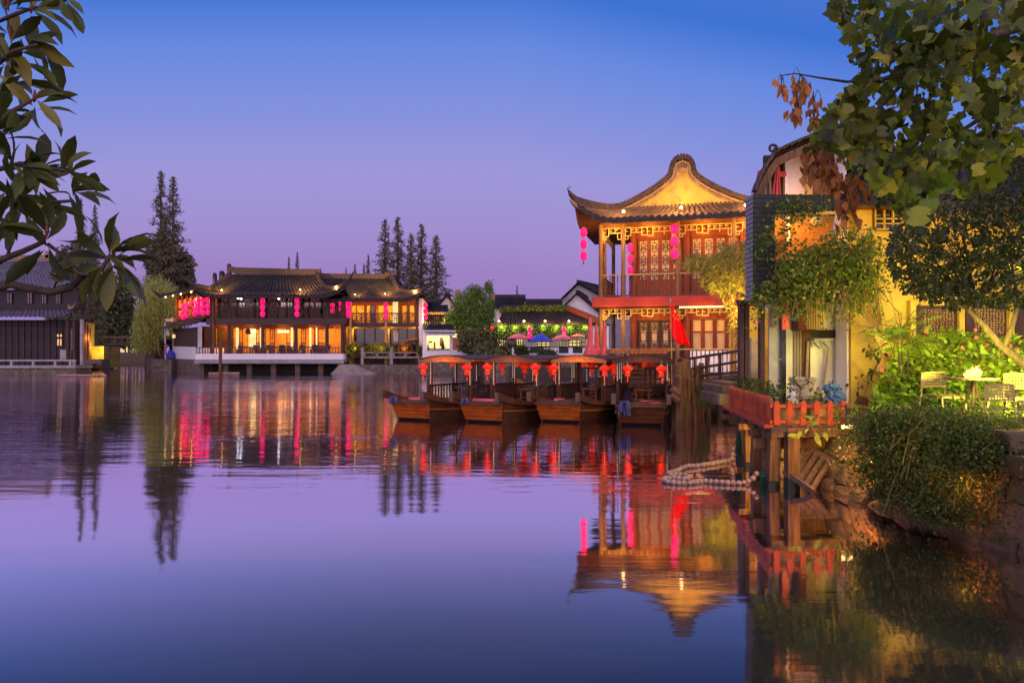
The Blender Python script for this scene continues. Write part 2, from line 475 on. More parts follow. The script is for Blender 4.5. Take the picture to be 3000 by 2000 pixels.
# ------------------------------------------------------------------ water
def water_material():
    m = bpy.data.materials.new('canal_water'); m.use_nodes = True
    t = m.node_tree; t.nodes.clear(); n, l = t.nodes.new, t.links.new
    out = n('ShaderNodeOutputMaterial')
    co = n('ShaderNodeTexCoord')
    m1 = n('ShaderNodeMapping'); m1.inputs['Scale'].default_value = (.10, .55, 1)
    m2 = n('ShaderNodeMapping'); m2.inputs['Scale'].default_value = (.7, 2.6, 1)
    m3 = n('ShaderNodeMapping'); m3.inputs['Scale'].default_value = (.05, .08, 1)
    for q in (m1, m2, m3): l(co.outputs['Object'], q.inputs[0])
    n1 = n('ShaderNodeTexNoise'); n1.inputs['Scale'].default_value = 1.0; n1.inputs['Detail'].default_value = 2
    n2 = n('ShaderNodeTexNoise'); n2.inputs['Scale'].default_value = 1.6; n2.inputs['Detail'].default_value = 3
    n3 = n('ShaderNodeTexNoise'); n3.inputs['Scale'].default_value = 1.0; n3.inputs['Detail'].default_value = 2
    l(m1.outputs[0], n1.inputs[0]); l(m2.outputs[0], n2.inputs[0]); l(m3.outputs[0], n3.inputs[0])
    # breezy water further out, nearly still water by the near bank
    sp = n('ShaderNodeSeparateXYZ'); l(co.outputs['Object'], sp.inputs[0])
    far = n('ShaderNodeMapRange'); far.inputs[1].default_value = 8; far.inputs[2].default_value = 24; far.inputs[3].default_value = .12; far.inputs[4].default_value = 1.0
    l(sp.outputs['Y'], far.inputs[0])
    pat = n('ShaderNodeMapRange'); pat.inputs[1].default_value = .4; pat.inputs[2].default_value = .6; pat.inputs[3].default_value = .35; pat.inputs[4].default_value = 1.0
    l(n3.outputs['Fac'], pat.inputs[0])
    amp = n('ShaderNodeMath'); amp.operation = 'MULTIPLY'; l(far.outputs[0], amp.inputs[0]); l(pat.outputs[0], amp.inputs[1])
    f2 = n('ShaderNodeMath'); f2.operation = 'MULTIPLY'; l(n2.outputs['Fac'], f2.inputs[0]); l(amp.outputs[0], f2.inputs[1])
    h = n('ShaderNodeMath'); h.operation = 'MULTIPLY_ADD'; h.inputs[1].default_value = .8
    l(n1.outputs['Fac'], h.inputs[0]); l(f2.outputs[0], h.inputs[2])
    bp = n('ShaderNodeBump'); bp.inputs['Strength'].default_value = 1.0; bp.inputs['Distance'].default_value = .022
    l(h.outputs[0], bp.inputs['Height'])
    gl = n('ShaderNodeBsdfGlossy'); gl.inputs['Roughness'].default_value = .045; gl.inputs['Color'].default_value = (1.0, .87, 1.0, 1)
    df = n('ShaderNodeBsdfDiffuse'); df.inputs['Color'].default_value = (.030, .031, .022, 1)
    l(bp.outputs[0], gl.inputs['Normal'])
    fr = n('ShaderNodeLayerWeight'); fr.inputs['Blend'].default_value = .5
    mr = n('ShaderNodeValToRGB')
    e = mr.color_ramp.elements
    rs_ = [(.0, .04), (.48, .06), (.58, .12), (.65, .24), (.72, .55), (.79, .96), (.86, .92), (.95, .9), (1, .95)]
    while len(e) < len(rs_): e.new(.5)
    mr.color_ramp.interpolation = 'B_SPLINE'
    for q, (p_, v_) in zip(e, rs_): q.position = p_; q.color = (v_, v_, v_, 1)
    l(fr.outputs['Facing'], mr.inputs[0])
    ms = n('ShaderNodeMixShader'); l(mr.outputs[0], ms.inputs[0]); l(df.outputs[0], ms.inputs[1]); l(gl.outputs[0], ms.inputs[2])
    l(ms.outputs[0], out.inputs[0])
    return m


structure(MB().quad((-900, -60, 0), (900, -60, 0), (900, 1400, 0), (-900, 1400, 0)).build('water', water_material()))

# ------------------------------------------------------------------ land
BANK = [(5.3, -8), (5.3, 4.5), (5.15, 9.4), (5.0, 13), (5.9, 15.5), (8.6, 18.5), (9.6, 33.6), (5.2, 36.5), (5.2, 61), (-2, 67), (-8, 80), (-28, 82), (-39, 85),
        (-76, 151), (-86, 152), (-44, 74), (-400, 74)]
g = MB()
g.prism([(x, y, .85) for x, y in BANK] + [(-900, 200, .85), (-900, 1400, .85), (900, 1400, .85), (900, -8, .85)], (0, 0, -2.5))
g.prism([(-60, -20, .8), (-3.4, -20, .8), (-3.4, 3.0, .8), (-6, 6.0, .8), (-60, 9, .8)], (0, 0, -2.5))
g.prism([(-3.4, -20, .3), (5.3, -20, .3), (5.3, 1.6, .3), (-3.4, 1.6, .3)], (0, 0, -2))
structure(g.build('ground', M['soil']))

# the boulder wall along the right bank, battered, lumpy
EDGE = [(4.0, 5.35), (6.86, 4.9), (8.2, 4.66), (9.4, 4.52), (11.3, 4.45), (13.2, 4.55), (15.6, 5.4), (18.4, 7.6)]


def edge_x(y):
    for (a, xa), (b, xb) in zip(EDGE, EDGE[1:]):
        if y <= b: return xa + (xb - xa) * (y - a) / (b - a)
    return EDGE[-1][1]


rw = random.Random(3)
lump = [[rw.uniform(-.05, .05) for _ in range(13)] for _ in range(90)]


def wallpt(u, v):
    y = 4.0 + u * 14.4
    z = -.35 + v * 1.33
    a, b = u * 88, v * 11
    i, j = int(a), int(b)
    fa, fb = a - i, b - j
    d = (lump[i][j] * (1 - fa) + lump[i + 1][j] * fa) * (1 - fb) + (lump[i][j + 1] * (1 - fa) + lump[i + 1][j + 1] * fa) * fb
    return Vector((edge_x(y) + .42 * v ** 1.3 + d, y, z + d * .4))


b = MB().grid(wallpt, 88, 11)
b.grid(lambda u, v: Vector((edge_x(4 + u * 14.4) + .36 + v * .8, 4 + u * 14.4, .93 - .1 * v)), 40, 1)
bw = b.build('bank_wall', M['dark_gap'], smooth=True)
tag(bw, 'battered boulder retaining wall along the right edge of the water', 'retaining wall')
# the boulders of the wall, each bedded in the dark core
rs_b = random.Random(21)
rock = pm('bank_boulder', (.095, .06, .036), (.17, .115, .07), scale=4, rough=.9, bump=1.0, bscale=13, bdist=.03, c3=(.05, .055, .025), s3=2.2, amt3=.75, orand=30)
for row, (zc, h_) in enumerate(((-.02, .34), (.30, .36), (.62, .34), (.87, .22))):
    y = 5.0 + .2 * row
    while y < 13.6:
        w_ = rs_b.uniform(.26, .52)
        v_ = (zc + .35) / 1.33
        cx_, cy_ = edge_x(y + w_ / 2) + .42 * max(0, v_) ** 1.3, y + w_ / 2
        ph = [rs_b.uniform(0, 6.28) for _ in range(4)]
        hh, e_ = h_ * rs_b.uniform(.9, 1.12), rs_b.uniform(.45, .7)
        sl = (edge_x(y + w_) - edge_x(y)) / w_

        def rk_(u, v):
            a, t = u * 2 * math.pi, (v - .5) * math.pi
            sg = lambda c: math.copysign(abs(c) ** e_, c)
            k = 1 + .10 * math.sin(3 * a + ph[0]) * math.cos(2 * t + ph[1]) + .07 * math.sin(5 * t + ph[2] + 2 * a)
            dx, dy, dz = .15 * sg(math.cos(a)) * sg(math.cos(t)) * k, w_ * .52 * sg(math.sin(a)) * sg(math.cos(t)) * k, hh * .5 * sg(math.sin(t)) * k
            return (cx_ + dx + sl * dy + dz * .3, cy_ + dy, zc + dz + .05 * math.sin(dy * 4 + ph[3]))
        MB().grid(rk_, 18, 10).build('wall_stone', rock, bw)
        y += w_ * 1.02

# rough slabs capping the wall near the right frame edge
for k, (y, dx, sx, sy, sz, z) in enumerate([(7.45, .42, .62, .8, .2, 1.02), (8.3, .45, .6, .75, .16, .98), (7.0, .3, .5, .6, .2, .8)]):
    q = MB()
    r2 = random.Random(k)
    q.box(-sx / 2, sx / 2, -sy / 2, sy / 2, 0, sz)
    q.v = [(x + r2.uniform(-.05, .05), yy + r2.uniform(-.05, .05), zz + r2.uniform(-.03, .03)) for x, yy, zz in q.v]
    o = q.build('stone_slab', M['stone_wet'], bevel=.03)
    o.location = (edge_x(y) + dx, y, z - .08)
    tag(o, ['rough stone slab capping the bank wall at the right frame edge', 'rough stone slab under the feet of the nearest café chair',
            'lower rough stone jutting from the wall below the capping slab'][k], 'stone')
# ------------------------------------------------------------------ shared roof / lattice pieces
def roof_slope(mb, A, B, C, D, ribs, sag=.25, amp=.06, up0=0., up1=0., nv=10, seg=4, upw=.22):
    """tiled slope: eave A->B, ridge C->D; sag = concavity, up0/up1 = lift of the eave corners"""
    A, B, C, D = map(Vector, (A, B, C, D))
    nrm = (B - A).cross(C - A).normalized()
    if nrm.z < 0: nrm = -nrm
    pat = [0, .75, 1, .75][:seg]

    def fn(u, v):
        p = A.lerp(B, u).lerp(C.lerp(D, u), v)
        p.z -= sag * math.sin(math.pi * v) * (1 - .3 * v)
        w0 = max(0, 1 - u / upw); w1 = max(0, 1 - (1 - u) / upw)
        p.z += (up0 * w0 ** 2 + up1 * w1 ** 2) * (1 - v) ** 2
        k = int(round(u * ribs * seg)) % seg
        step = .25 * amp * (1 - ((v * nv * .999) % 1.0))
        return p + nrm * (amp * pat[k] + step)
    mb.grid(fn, ribs * seg, nv)
    return mb


def eave_caps(mb, A, B, ribs, r, up0=0., up1=0., upw=.22, drop=.1):
    """round end tiles and drip tiles along an eave"""
    A, B = Vector(A), Vector(B)
    t = (B - A).normalized(); out = t.cross(Vector((0, 0, 1)))
    pb_ = []
    for k in range(41):
        u = k / 40; q = A.lerp(B, u); q.z += up0 * max(0, 1 - u / upw) ** 2 + up1 * max(0, 1 - (1 - u) / upw) ** 2; pb_.append(q - out * .05 - Vector((0, 0, r * .3)))
    mb.sweep(pb_, .06, r * 2.2)
    for k in range(ribs):
        u = (k + .5) / ribs
        p = A.lerp(B, u)
        w0 = max(0, 1 - u / upw); w1 = max(0, 1 - (1 - u) / upw)
        p.z += up0 * w0 ** 2 + up1 * w1 ** 2
        pts = [p + t * r * math.cos(a) + Vector((0, 0, r * math.sin(a) + r * .6)) + out * .02 for a in [math.pi * i / 4 for i in range(8)]]
        mb.prism(pts, -out * .08)
        u2 = (k + 1) / ribs
        if k < ribs - 1:
            q = A.lerp(B, u2)
            w0 = max(0, 1 - u2 / upw); w1 = max(0, 1 - (1 - u2) / upw)
            q.z += up0 * w0 ** 2 + up1 * w1 ** 2
            mb.prism([q - t * r + out * .03, q + t * r + out * .03, q + t * r * .6 - Vector((0, 0, drop * .7)) + out * .03, q - Vector((0, 0, drop)) + out * .03, q - t * r * .6 - Vector((0, 0, drop * .7)) + out * .03], -out * .04)
    return mb


def fret(mb, p0, p1, z0, z1, cols, w=.035, d=.04, seed=0, style='valance'):
    """carved fretwork between two posts: stepped key pattern"""
    p0, p1 = Vector(p0), Vector(p1)
    t = (p1 - p0)
    L_ = t.length; t.normalize()
    H = z1 - z0

    def P(x, z): return p0 + t * x + Vector((0, 0, z - p0.z))
    mb.bar(P(0, z1 - w / 2), P(L_, z1 - w / 2), d, w)
    if style == 'valance':
        c = L_ / cols
        for k in range(cols + 1):
            x = min(k * c, L_)
            e = abs(2 * k / cols - 1)                     # deep at the ends, and in the middle
            dep = H * (.95 if e > .9 else (.72 if e < .18 else (.42 + .25 * (k % 2))))
            mb.bar(P(x, z1 - w), P(x, z1 - dep), d, w, up=t)
            if k < cols:
                e2 = abs(2 * (k + 1) / cols - 1)
                dep2 = H * (.95 if e2 > .9 else (.72 if e2 < .18 else (.42 + .25 * ((k + 1) % 2))))
                zz = min(dep, dep2)
                mb.bar(P(x, z1 - zz), P(x + c, z1 - zz), d, w)
                mb.bar(P(x, z1 - zz * .5), P(x + c * .5, z1 - zz * .5), d, w)
                if dep > H * .9 or dep2 > H * .9:
                    xs = x if dep > H * .9 else x + c
                    sg = 1 if dep > H * .9 else -1
                    mb.bar(P(xs, z1 - H * .93), P(xs + sg * c * .55, z1 - H * .93), d, w)
                    mb.bar(P(xs + sg * c * .55, z1 - H * .93), P(xs + sg * c * .55, z1 - zz), d, w, up=t)
    else:                                                 # 'panel': nested key rectangles
        mb.bar(P(0, z0 + w / 2), P(L_, z0 + w / 2), d, w)
        c = L_ / cols
        for k in range(cols):
            x = k * c
            mb.bar(P(x, z0), P(x, z1), d, w, up=t)
            for (a, b2) in ((.22, .78),):
                za, zb = z0 + H * a, z0 + H * b2
                xa, xb = x + c * a, x + c * b2
                mb.bar(P(xa, za), P(xb, za), d, w); mb.bar(P(xa, zb), P(xb, zb), d, w)
                mb.bar(P(xa, za), P(xa, zb), d, w, up=t); mb.bar(P(xb, za), P(xb, zb), d, w, up=t)
            mb.bar(P(x, z0 + H / 2), P(x + c * .22, z0 + H / 2), d, w); mb.bar(P(x + c * .78, z0 + H / 2), P(x + c, z0 + H / 2), d, w)
            mb.bar(P(x + c / 2, z0), P(x + c / 2, z0 + H * .22), d, w, up=t); mb.bar(P(x + c / 2, z0 + H * .78), P(x + c / 2, z1), d, w, up=t)
        mb.bar(P(L_, z0), P(L_, z1), d, w, up=t)
    return mb


# ------------------------------------------------------------------ the pavilion
PA = R(-15)
PT = Matrix.Translation((4.457, 36, 0)) @ Matrix.Rotation(PA, 4, 'Z')


def pl(s, t, z): return PT @ Vector((s, t, z))


pav = thing('pavilion', 'two-storey wooden pavilion with a yellow gable, upturned eaves and lit carved verandas', 'pavilion', (4.457, 36, 0))
SC = [0.0, 1.125, 3.76, 6.38, 7.5]            # column stations along the front
ZD, ZB0, ZB1, ZR, ZL1, ZE = .95, 4.28, 4.78, 5.92, 8.24, 8.42
# columns
for s in SC:
    for t_ in (0.0, 1.4, 5.2):
        if t_ > 0 and s not in (0.0, 7.5): continue
        MB(PT).lathe([(.13, ZD), (.11, ZD + .3), (.105, ZB0)], 10, (s, t_, 0)).lathe([(.105, ZB1), (.1, ZE)], 10, (s, t_, 0)).build(
            'column', M['post_gold'] if t_ == 0 else M['wood_post'], pav, smooth=False)
# floors
b = MB(PT); b.box(-.5, 8.0, -.55, 7, ZD - .14, ZD)
b.build('deck', M['wood_plank'], pav)
MB(PT).box(-.3, 7.8, -.25, 7, ZB0 - .06, ZB0 + .1).build('upper_floor', M['wood_dark'], pav)
# red beam band with scalloped lip
b = MB(PT); b.box(-.38, 7.9, -.42, -.26, ZB0, ZB1 - .02)
b.box(-.38, -.24, -.26, 6.5, ZB0, ZB1 - .02); b.box(7.76, 7.9, -.26, 6.5, ZB0, ZB1 - .02)
n_sc = 36
for k in range(n_sc):
    s = -.3 + 8.1 * (k + .5) / n_sc
    b.prism([(s + .11 * math.cos(a), -.435, ZB1 - .17 + .11 * math.sin(a)) for a in [math.pi + math.pi * i / 6 for i in range(7)]], (0, .03, 0))
b.box(-.4, 7.92, -.44, -.40, ZB1 - .17, ZB1 - .03)
band = b.build('floor_beam', M['red_paint'], pav)
b = MB(PT)
for p, q in ((SC[2] + .1, SC[3] - .1),):
    for k in range(26): b.box(p + k * .1, p + k * .1 + .06, -.30, -.25, ZB0 - .09, ZB0 - .03)
b.build('light_strip', M['led_warm'], band)
# the room behind the verandas
b = MB(PT)
rx0, rx1, rt = 1.35, 7.4, 1.45
for z0, z1 in ((ZD, ZB0 - .06), (ZB1 - .4, ZE + .2)):
    b.box(rx0, rx1, rt + .12, rt + .22, z0, z1)
    b.box(rx0, rx0 + .1, rt + .12, 6.6, z0, z1)
    b.box(rx0, rx1, 6.5, 6.6, z0, z1)
    b.box(rx1 - .1, rx1, rt + .12, 6.6, z0, z1)
b.build('room_wall', M['wood_red'], pav)
# thick red-brown posts of the room front
for z0, z1 in ((ZD, ZB0 - .06), (ZB1, ZE)):
    for s in (1.5, 4.16, 6.9):
        MB(PT).lathe([(.19, z0), (.18, z1)], 12, (s, rt, 0)).build('room_post', M['wood_red'], pav)
    MB(PT).box(1.6, 7.3, rt - .06, rt + .1, z1 - .55, z1 - .15).build('head_beam', M['wood_red'], pav)


def leaf_panel(s0, s1, z0, z1, n, kind, tt=rt):
    """a row of folding lattice doors, each a part with frame, paper and fretwork"""
    w = (s1 - s0) / n
    for k in range(n):
        a, c = s0 + k * w, s0 + (k + 1) * w
        f = MB(PT)
        f.box(a + .01, a + .1, tt, tt + .07, z0, z1); f.box(c - .1, c - .01, tt, tt + .07, z0, z1)
        f.box(a + .1, c - .1, tt, tt + .07, z1 - .1, z1)
        zl = z0 + (z1 - z0) * (.3 if kind == 'upper' else .1)
        f.box(a + .1, c - .1, tt, tt + .07, zl - .1, zl)
        f.box(a + .1, c - .1, tt + .02, tt + .05, z0, zl - .1)
        if kind == 'screen':
            zm = (zl + z1) / 2
            f.box(a + .1, c - .1, tt, tt + .07, zm - .04, zm + .04)
        d = f.build('door_leaf', M['wood_dark'] if kind == 'lower' else M['wood_red'], pav)
        MB(PT).box(a + .1, c - .1, tt + .06, tt + .065, zl, z1 - .1).build('paper_pane', M['paper'], d)
        g_ = MB(PT)
        x0, x1, y0, y1 = a + .1, c - .1, zl, z1 - .1
        q = .03
        def hb(xa, xb, z): g_.box(xa, xb, tt + .02, tt + .05, z - q / 2, z + q / 2)
        def vb(x, za, zb): g_.box(x - q / 2, x + q / 2, tt + .022, tt + .048, za, zb)
        xm = (x0 + x1) / 2; ww = x1 - x0
        if kind == 'upper':
            m_ = 3
            hh = (y1 - y0) / m_
            for j in range(m_):
                zc = y0 + (j + .5) * hh
                hb(x0 + ww * .2, x1 - ww * .2, zc + hh * .32); hb(x0 + ww * .2, x1 - ww * .2, zc - hh * .32)
                vb(x0 + ww * .2, zc - hh * .32, zc + hh * .32); vb(x1 - ww * .2, zc - hh * .32, zc + hh * .32)
                hb(x0, x0 + ww * .2, zc + hh * .15); hb(x0, x0 + ww * .2, zc - hh * .15); hb(x1 - ww * .2, x1, zc + hh * .15); hb(x1 - ww * .2, x1, zc - hh * .15)
                hb(x0 + ww * .35, x1 - ww * .35, zc + hh * .12); hb(x0 + ww * .35, x1 - ww * .35, zc - hh * .12)
                vb(x0 + ww * .35, zc - hh * .12, zc + hh * .12); vb(x1 - ww * .35, zc - hh * .12, zc + hh * .12)
                vb(xm, zc + hh * .32, zc + hh * .5); vb(xm, zc - hh * .5, zc - hh * .32)
        elif kind == 'lower':
            hh = (y1 - y0)
            for f0, f1 in ((.0, .3), (.7, 1.0)):
                za, zb = y0 + hh * f0, y0 + hh * f1
                for e in (.12, .28, .4):
                    hb(x0 + ww * e, x1 - ww * e, za + (zb - za) * e); hb(x0 + ww * e, x1 - ww * e, zb - (zb - za) * e)
                    vb(x0 + ww * e, za + (zb - za) * e, zb - (zb - za) * e); vb(x1 - ww * e, za + (zb - za) * e, zb - (zb - za) * e)
                vb(xm, za, za + (zb - za) * .28); vb(xm, zb - (zb - za) * .28, zb)
            for e in (.12,):
                vb(x0 + ww * e, y0 + hh * .3, y0 + hh * .7); vb(x1 - ww * e, y0 + hh * .3, y0 + hh * .7)
                for j in range(9):
                    z = y0 + hh * (.3 + .4 * j / 8)
                    hb(x0, x0 + ww * e, z); hb(x1 - ww * e, x1, z)
            hb(x0 + ww * .12, x1 - ww * .12, y0 + hh * .35); hb(x0 + ww * .12, x1 - ww * .12, y0 + hh * .65)
        else:
            for za, zb in ((y0, (y0 + y1) / 2 - .04), ((y0 + y1) / 2 + .04, y1)):
                for e in (.1,):
                    hb(x0 + ww * e, x1 - ww * e, za + .05); hb(x0 + ww * e, x1 - ww * e, zb - .05)
                    vb(x0 + ww * e, za + .05, zb - .05); vb(x1 - ww * e, za + .05, zb - .05)
        g_.build('lattice', M['wood_dark'] if kind != 'screen' else M['wood_gold'], d)


leaf_panel(1.72, 3.95, ZB1 + .1, ZE - .56, 4, 'upper')
leaf_panel(4.38, 6.68, ZB1 + .1, ZE - .56, 4, 'upper')
leaf_panel(1.72, 3.95, ZD + 1.0, ZB0 - .62, 4, 'lower')
leaf_panel(4.38, 6.68, ZD + 1.0, ZB0 - .3, 4, 'screen')
# dado walls below the ground-floor doors: dark boards left, white plaster right
b = MB(PT)
for k in range(20): b.box(1.7 + k * .114, 1.7 + k * .114 + .108, rt - .02 - .004 * (k % 2), rt + .08, ZD, ZD + 1.0)
b.build('dado_boards', M['wood_dark'], pav)
MB(PT).box(4.36, 6.72, -.02, .06, ZD, ZD + 1.16).build('dado_wall', M['plaster_clean'], pav)
# railings
def railing(parent, s0, s1, z0, z1, n, t_=0.0, mat='wood_brown', top='wood_gold', back=False):
    r = MB(PT)
    for k in range(n + 1):
        s = s0 + (s1 - s0) * k / n
        p = (s, t_) if not back else (t_, s)
        r.lathe([(.022, z0 + .1), (.03, z0 + .2), (.016, (z0 + z1) / 2), (.03, z1 - .25), (.022, z1 - .06)], 6, (p[0], p[1], 0))
    if not back:
        r.box(s0, s1, t_ - .03, t_ + .03, z0 + .06, z0 + .13)
    else:
        r.box(t_ - .03, t_ + .03, s0, s1, z0 + .06, z0 + .13)
    o = r.build('railing', M[mat], parent)
    q = MB(PT)
    if not back: q.box(s0, s1, t_ - .045, t_ + .045, z1 - .06, z1)
    else: q.box(t_ - .045, t_ + .045, s0, s1, z1 - .06, z1)
    q.build('handrail', M[top], o)
for a, c in zip(SC[:-1], SC[1:]):
    nn = max(5, int((c - a) / .21))
    railing(pav, a + .1, c - .1, ZB1 - .02, ZR, nn)
    railing(pav, a + .1, c - .1, ZD, 2.22, nn if a > 3.7 else max(3, nn // 3), t_=-.02, mat='metal_dark')
railing(pav, .1, 1.35, ZB1 - .02, ZR, 8, t_=0.0, back=True)
railing(pav, 1.5, 5.1, ZB1 - .02, ZR, 18, t_=0.0, back=True)
railing(pav, .1, 5.1, ZD, 2.22, 10, t_=0.0, back=True)
# carved valances under both eaves
for z1, z0 in ((ZL1, 7.62), (ZB0 - .08, 3.66)):
    for a, c in zip(SC[:-1], SC[1:]):
        fb = MB(); fret(fb, pl(a + .1, -.02, z1), pl(c - .1, -.02, z1), z0, z1, max(3, int((c - a) / .29)), .045, .05)
        fb.build('valance', M['wood_gold'], pav)
    fb = MB(); fret(fb, pl(0, .1, z1), pl(0, 1.3, z1), z0, z1, 4, .03, .04); fret(fb, pl(0, 1.5, z1), pl(0, 5.1, z1), z0, z1, 10, .03, .04)
    fb.build('valance', M['wood_gold'], pav)
# soffit boards under the eaves
b = MB(PT)
b.box(-.1, 7.6, -.1, 6.6, ZE, ZE + .08)
b.build('ceiling', M['wood_brown'], pav)
# roof: skirt slope at the front, long slopes left and right, gable wall between
E0 = -1.15; EW = 8.65
gs0, gs1, gt, gz0 = 1.55, 6.35, .55, 9.28      # gable base
ze = ZE + .02
b = MB()
roof_slope(b, pl(E0, -1.1, ze), pl(EW, -1.1, ze), pl(gs0 - .5, gt, gz0), pl(gs1 + .5, gt, gz0), 30, sag=.12, amp=.13, up0=1.0, up1=1.0, nv=9, upw=.2)
b.build('skirt_roof', M['tile_brown'], pav)
b = MB(); eave_caps(b, pl(E0, -1.12, ze - .02), pl(EW, -1.12, ze - .02), 30, .095, 1.0, 1.0, .2, .15)
b.build('drip_tile_row', M['coping'], pav)
# underside of the eaves
b = MB()
roof_slope(b, pl(E0, -1.06, ze - .1), pl(EW, -1.06, ze - .1), pl(0, .1, ZE + .12), pl(7.5, .1, ZE + .12), 20, sag=0, amp=.012, up0=.97, up1=.97, nv=4, upw=.2)
roof_slope(b, pl(E0, 7.5, ze - .1), pl(E0, -1.06, ze - .1), pl(.1, 6.5, ZE + .12), pl(.1, 0, ZE + .12), 20, sag=0, amp=.012, up0=.97, up1=.97, nv=4, upw=.2)
b.build('eave_soffit', M['wood_brown'], pav)
# side slopes
b = MB()
AP_S, AP_Z = 3.98, 11.28
roof_slope(b, pl(E0, 8.0, ze), pl(E0, -1.1, ze), pl(gs0 - .5, 7.0, gz0), pl(gs0 - .5, gt, gz0), 30, sag=.12, amp=.07, up0=1.0, up1=1.0, nv=8, upw=.2)
roof_slope(b, pl(gs0 - .6, 7.2, gz0 - .02), pl(gs0 - .6, gt, gz0 - .02), pl(AP_S, 7.2, AP_Z), pl(AP_S, gt, AP_Z), 30, sag=.36, amp=.07, nv=8)
roof_slope(b, pl(EW, -1.1, ze), pl(EW, 8.0, ze), pl(gs1 + .5, gt, gz0), pl(gs1 + .5, 7.0, gz0), 30, sag=.12, amp=.07, up0=1.0, up1=1.0, nv=8, upw=.2)
roof_slope(b, pl(gs1 + .6, gt, gz0 - .02), pl(gs1 + .6, 7.2, gz0 - .02), pl(AP_S, gt, AP_Z), pl(AP_S, 7.2, AP_Z), 30, sag=.36, amp=.07, nv=8)
b.build('side_roof', M['tile_brown'], pav, smooth=True)
# gable silhouette (photo row/column read-off, as local s,z at the gable plane)
half = [(0, 11.66), (.28, 11.6), (.46, 11.42), (.54, 11.18), (.58, 10.95), (.68, 10.74), (.95, 10.5), (1.35, 10.22), (1.85, 9.93), (2.35, 9.68), (2.85, 9.47), (3.3, 9.34)]
prof = [(AP_S - s, z) for s, z in reversed(half)] + [(AP_S + s, z) for s, z in half[1:]]
b = MB(PT)
b.prism([(s, gt - .06, z - .12) for s, z in prof] + [(prof[-1][0], gt - .06, 9.1), (prof[0][0], gt - .06, 9.1)], (0, .3, 0))
gab = b.build('gable_wall', M['plaster_yellow'], pav)
def inset(d):
    return [(s + (1 if s < AP_S else -1) * d * (.9 if abs(s - AP_S) < .75 else .35) * (0 if abs(s - AP_S) < .01 else 1), z - d * (.95 if abs(s - AP_S) > .75 or abs(s - AP_S) < .4 else .4)) for s, z in prof]
MB(PT).sweep([(s, gt - .02, z) for s, z in prof], .52, .2, up=(0, 0, 1)).build('gable_coping', M['coping'], pav)
b = MB(PT)
b.sweep([(s, gt - .1, z) for s, z in inset(.2)], .12, .12)
b.sweep([(s, gt - .09, z) for s, z in inset(.33)], .07, .06)
for sg in (-1, 1):                              # flat mouldings along the rakes
    b.sweep([(AP_S + sg * .62, gt - .09, 10.45), (AP_S + sg * 1.5, gt - .09, 9.92), (AP_S + sg * 2.3, gt - .09, 9.55)], .06, .12)
b.box(AP_S - .3, AP_S + .3, gt - .13, gt - .05, 10.98, 11.14)
b.sweep([(AP_S - .28, gt - .09, 11.2), (AP_S, gt - .09, 11.3), (AP_S + .28, gt - .09, 11.2)], .07, .07)
b.sweep([(prof[0][0] + .4, gt - .1, 9.22), (prof[-1][0] - .4, gt - .1, 9.22)], .1, .1)
b.build('gable_moulding', M['trim'], gab)
# coping tiles: short rolls across the coping
b = MB(PT)
acc = []
for (s0, z0), (s1, z1) in zip(prof, prof[1:]):
    n_ = max(1, int(math.hypot(s1 - s0, z1 - z0) / .11))
    for k in range(n_):
        f = (k + .5) / n_
        b.tube([(s0 + (s1 - s0) * f, gt - .32, z0 + (z1 - z0) * f + .11), (s0 + (s1 - s0) * f, gt + .28, z0 + (z1 - z0) * f + .11)], .05, 6)
b.build('coping_rolls', M['coping'], pav)
# flying hip ridges, curling up past the eave corners
for sg, ec in ((1, E0), (-1, EW)):
    base_s = AP_S - sg * 3.25
    path = [(base_s, gt - .05, 9.4), (base_s - sg * .45, .2, 9.33), (ec + sg * .95, -.35, 9.3), (ec + sg * .4, -.8, 9.4), (ec + sg * .04, -1.1, 9.56), (ec - sg * .16, -1.26, 9.78), (ec - sg * .26, -1.34, 9.98)]
    b = MB(PT)
    b.sweep(path, [.34, .34, .34, .3, .22, .14, .06], [.3, .32, .36, .36, .26, .16, .06])
    b.tube([(ec - sg * .24, -1.32, 9.92), (ec - sg * .29, -1.37, 10.04), (ec - sg * .24, -1.34, 10.1), (ec - sg * .12, -1.28, 10.1)], [.03, .03, .025, .012], 6)
    b.build('hip_ridge', M['coping'], pav)
    b = MB(PT)
    b.sweep([(p[0], p[1] - .02, p[2] - .28) for p in path[:6]], [.26, .26, .26, .22, .16, .08], [.24, .26, .3, .3, .2, .1])
    b.build('hip_base', M['trim'], pav)
MB(PT).sweep([(AP_S, .6, 11.5), (AP_S, 3, 11.42), (AP_S, 7, 11.5)], .25, .4).build('main_ridge', M['ridge'], pav)
# the small fish-shaped roof lamps and the hidden lights
for s, t_, z, p in ((3.95, -.5, 8.95, 300), (1.2, -.4, 8.92, 80), (6.9, -.4, 8.92, 150)):
    rl = MB(PT).lathe([(.03, 0), (.07, .03), (.075, .1), (.03, .14)], 10, (s, t_ - .2, z - .06)).build('roof_lamp', M['bulb'], pav)
    lamp(pl(s, t_ - .55, z + .32), p, (1, .52, .11), .08, pav)
for s in (.6, 2.4, 5.0, 6.9):
    lamp(pl(s, .5, 7.9), 85, (1, .48, .09), .12, pav)
    lamp(pl(s, -.8, 8.1), 90, (1, .6, .13), .12, pav)
    lamp(pl(s, .4, 3.9), 55, (1, .5, .11), .12, pav)
    lamp(pl(s, -.75, 3.7), 48, (1, .6, .14), .12, pav)
lamp(pl(3.2, .5, 5.2), 16, (1, .45, .1), .3, pav)
lamp(pl(1.1, -.6, 7.4), 8, (1, .5, .1), .2, pav)
lamp(pl(5.2, -.9, 2.4), 18, (1, .62, .4), .3, pav)
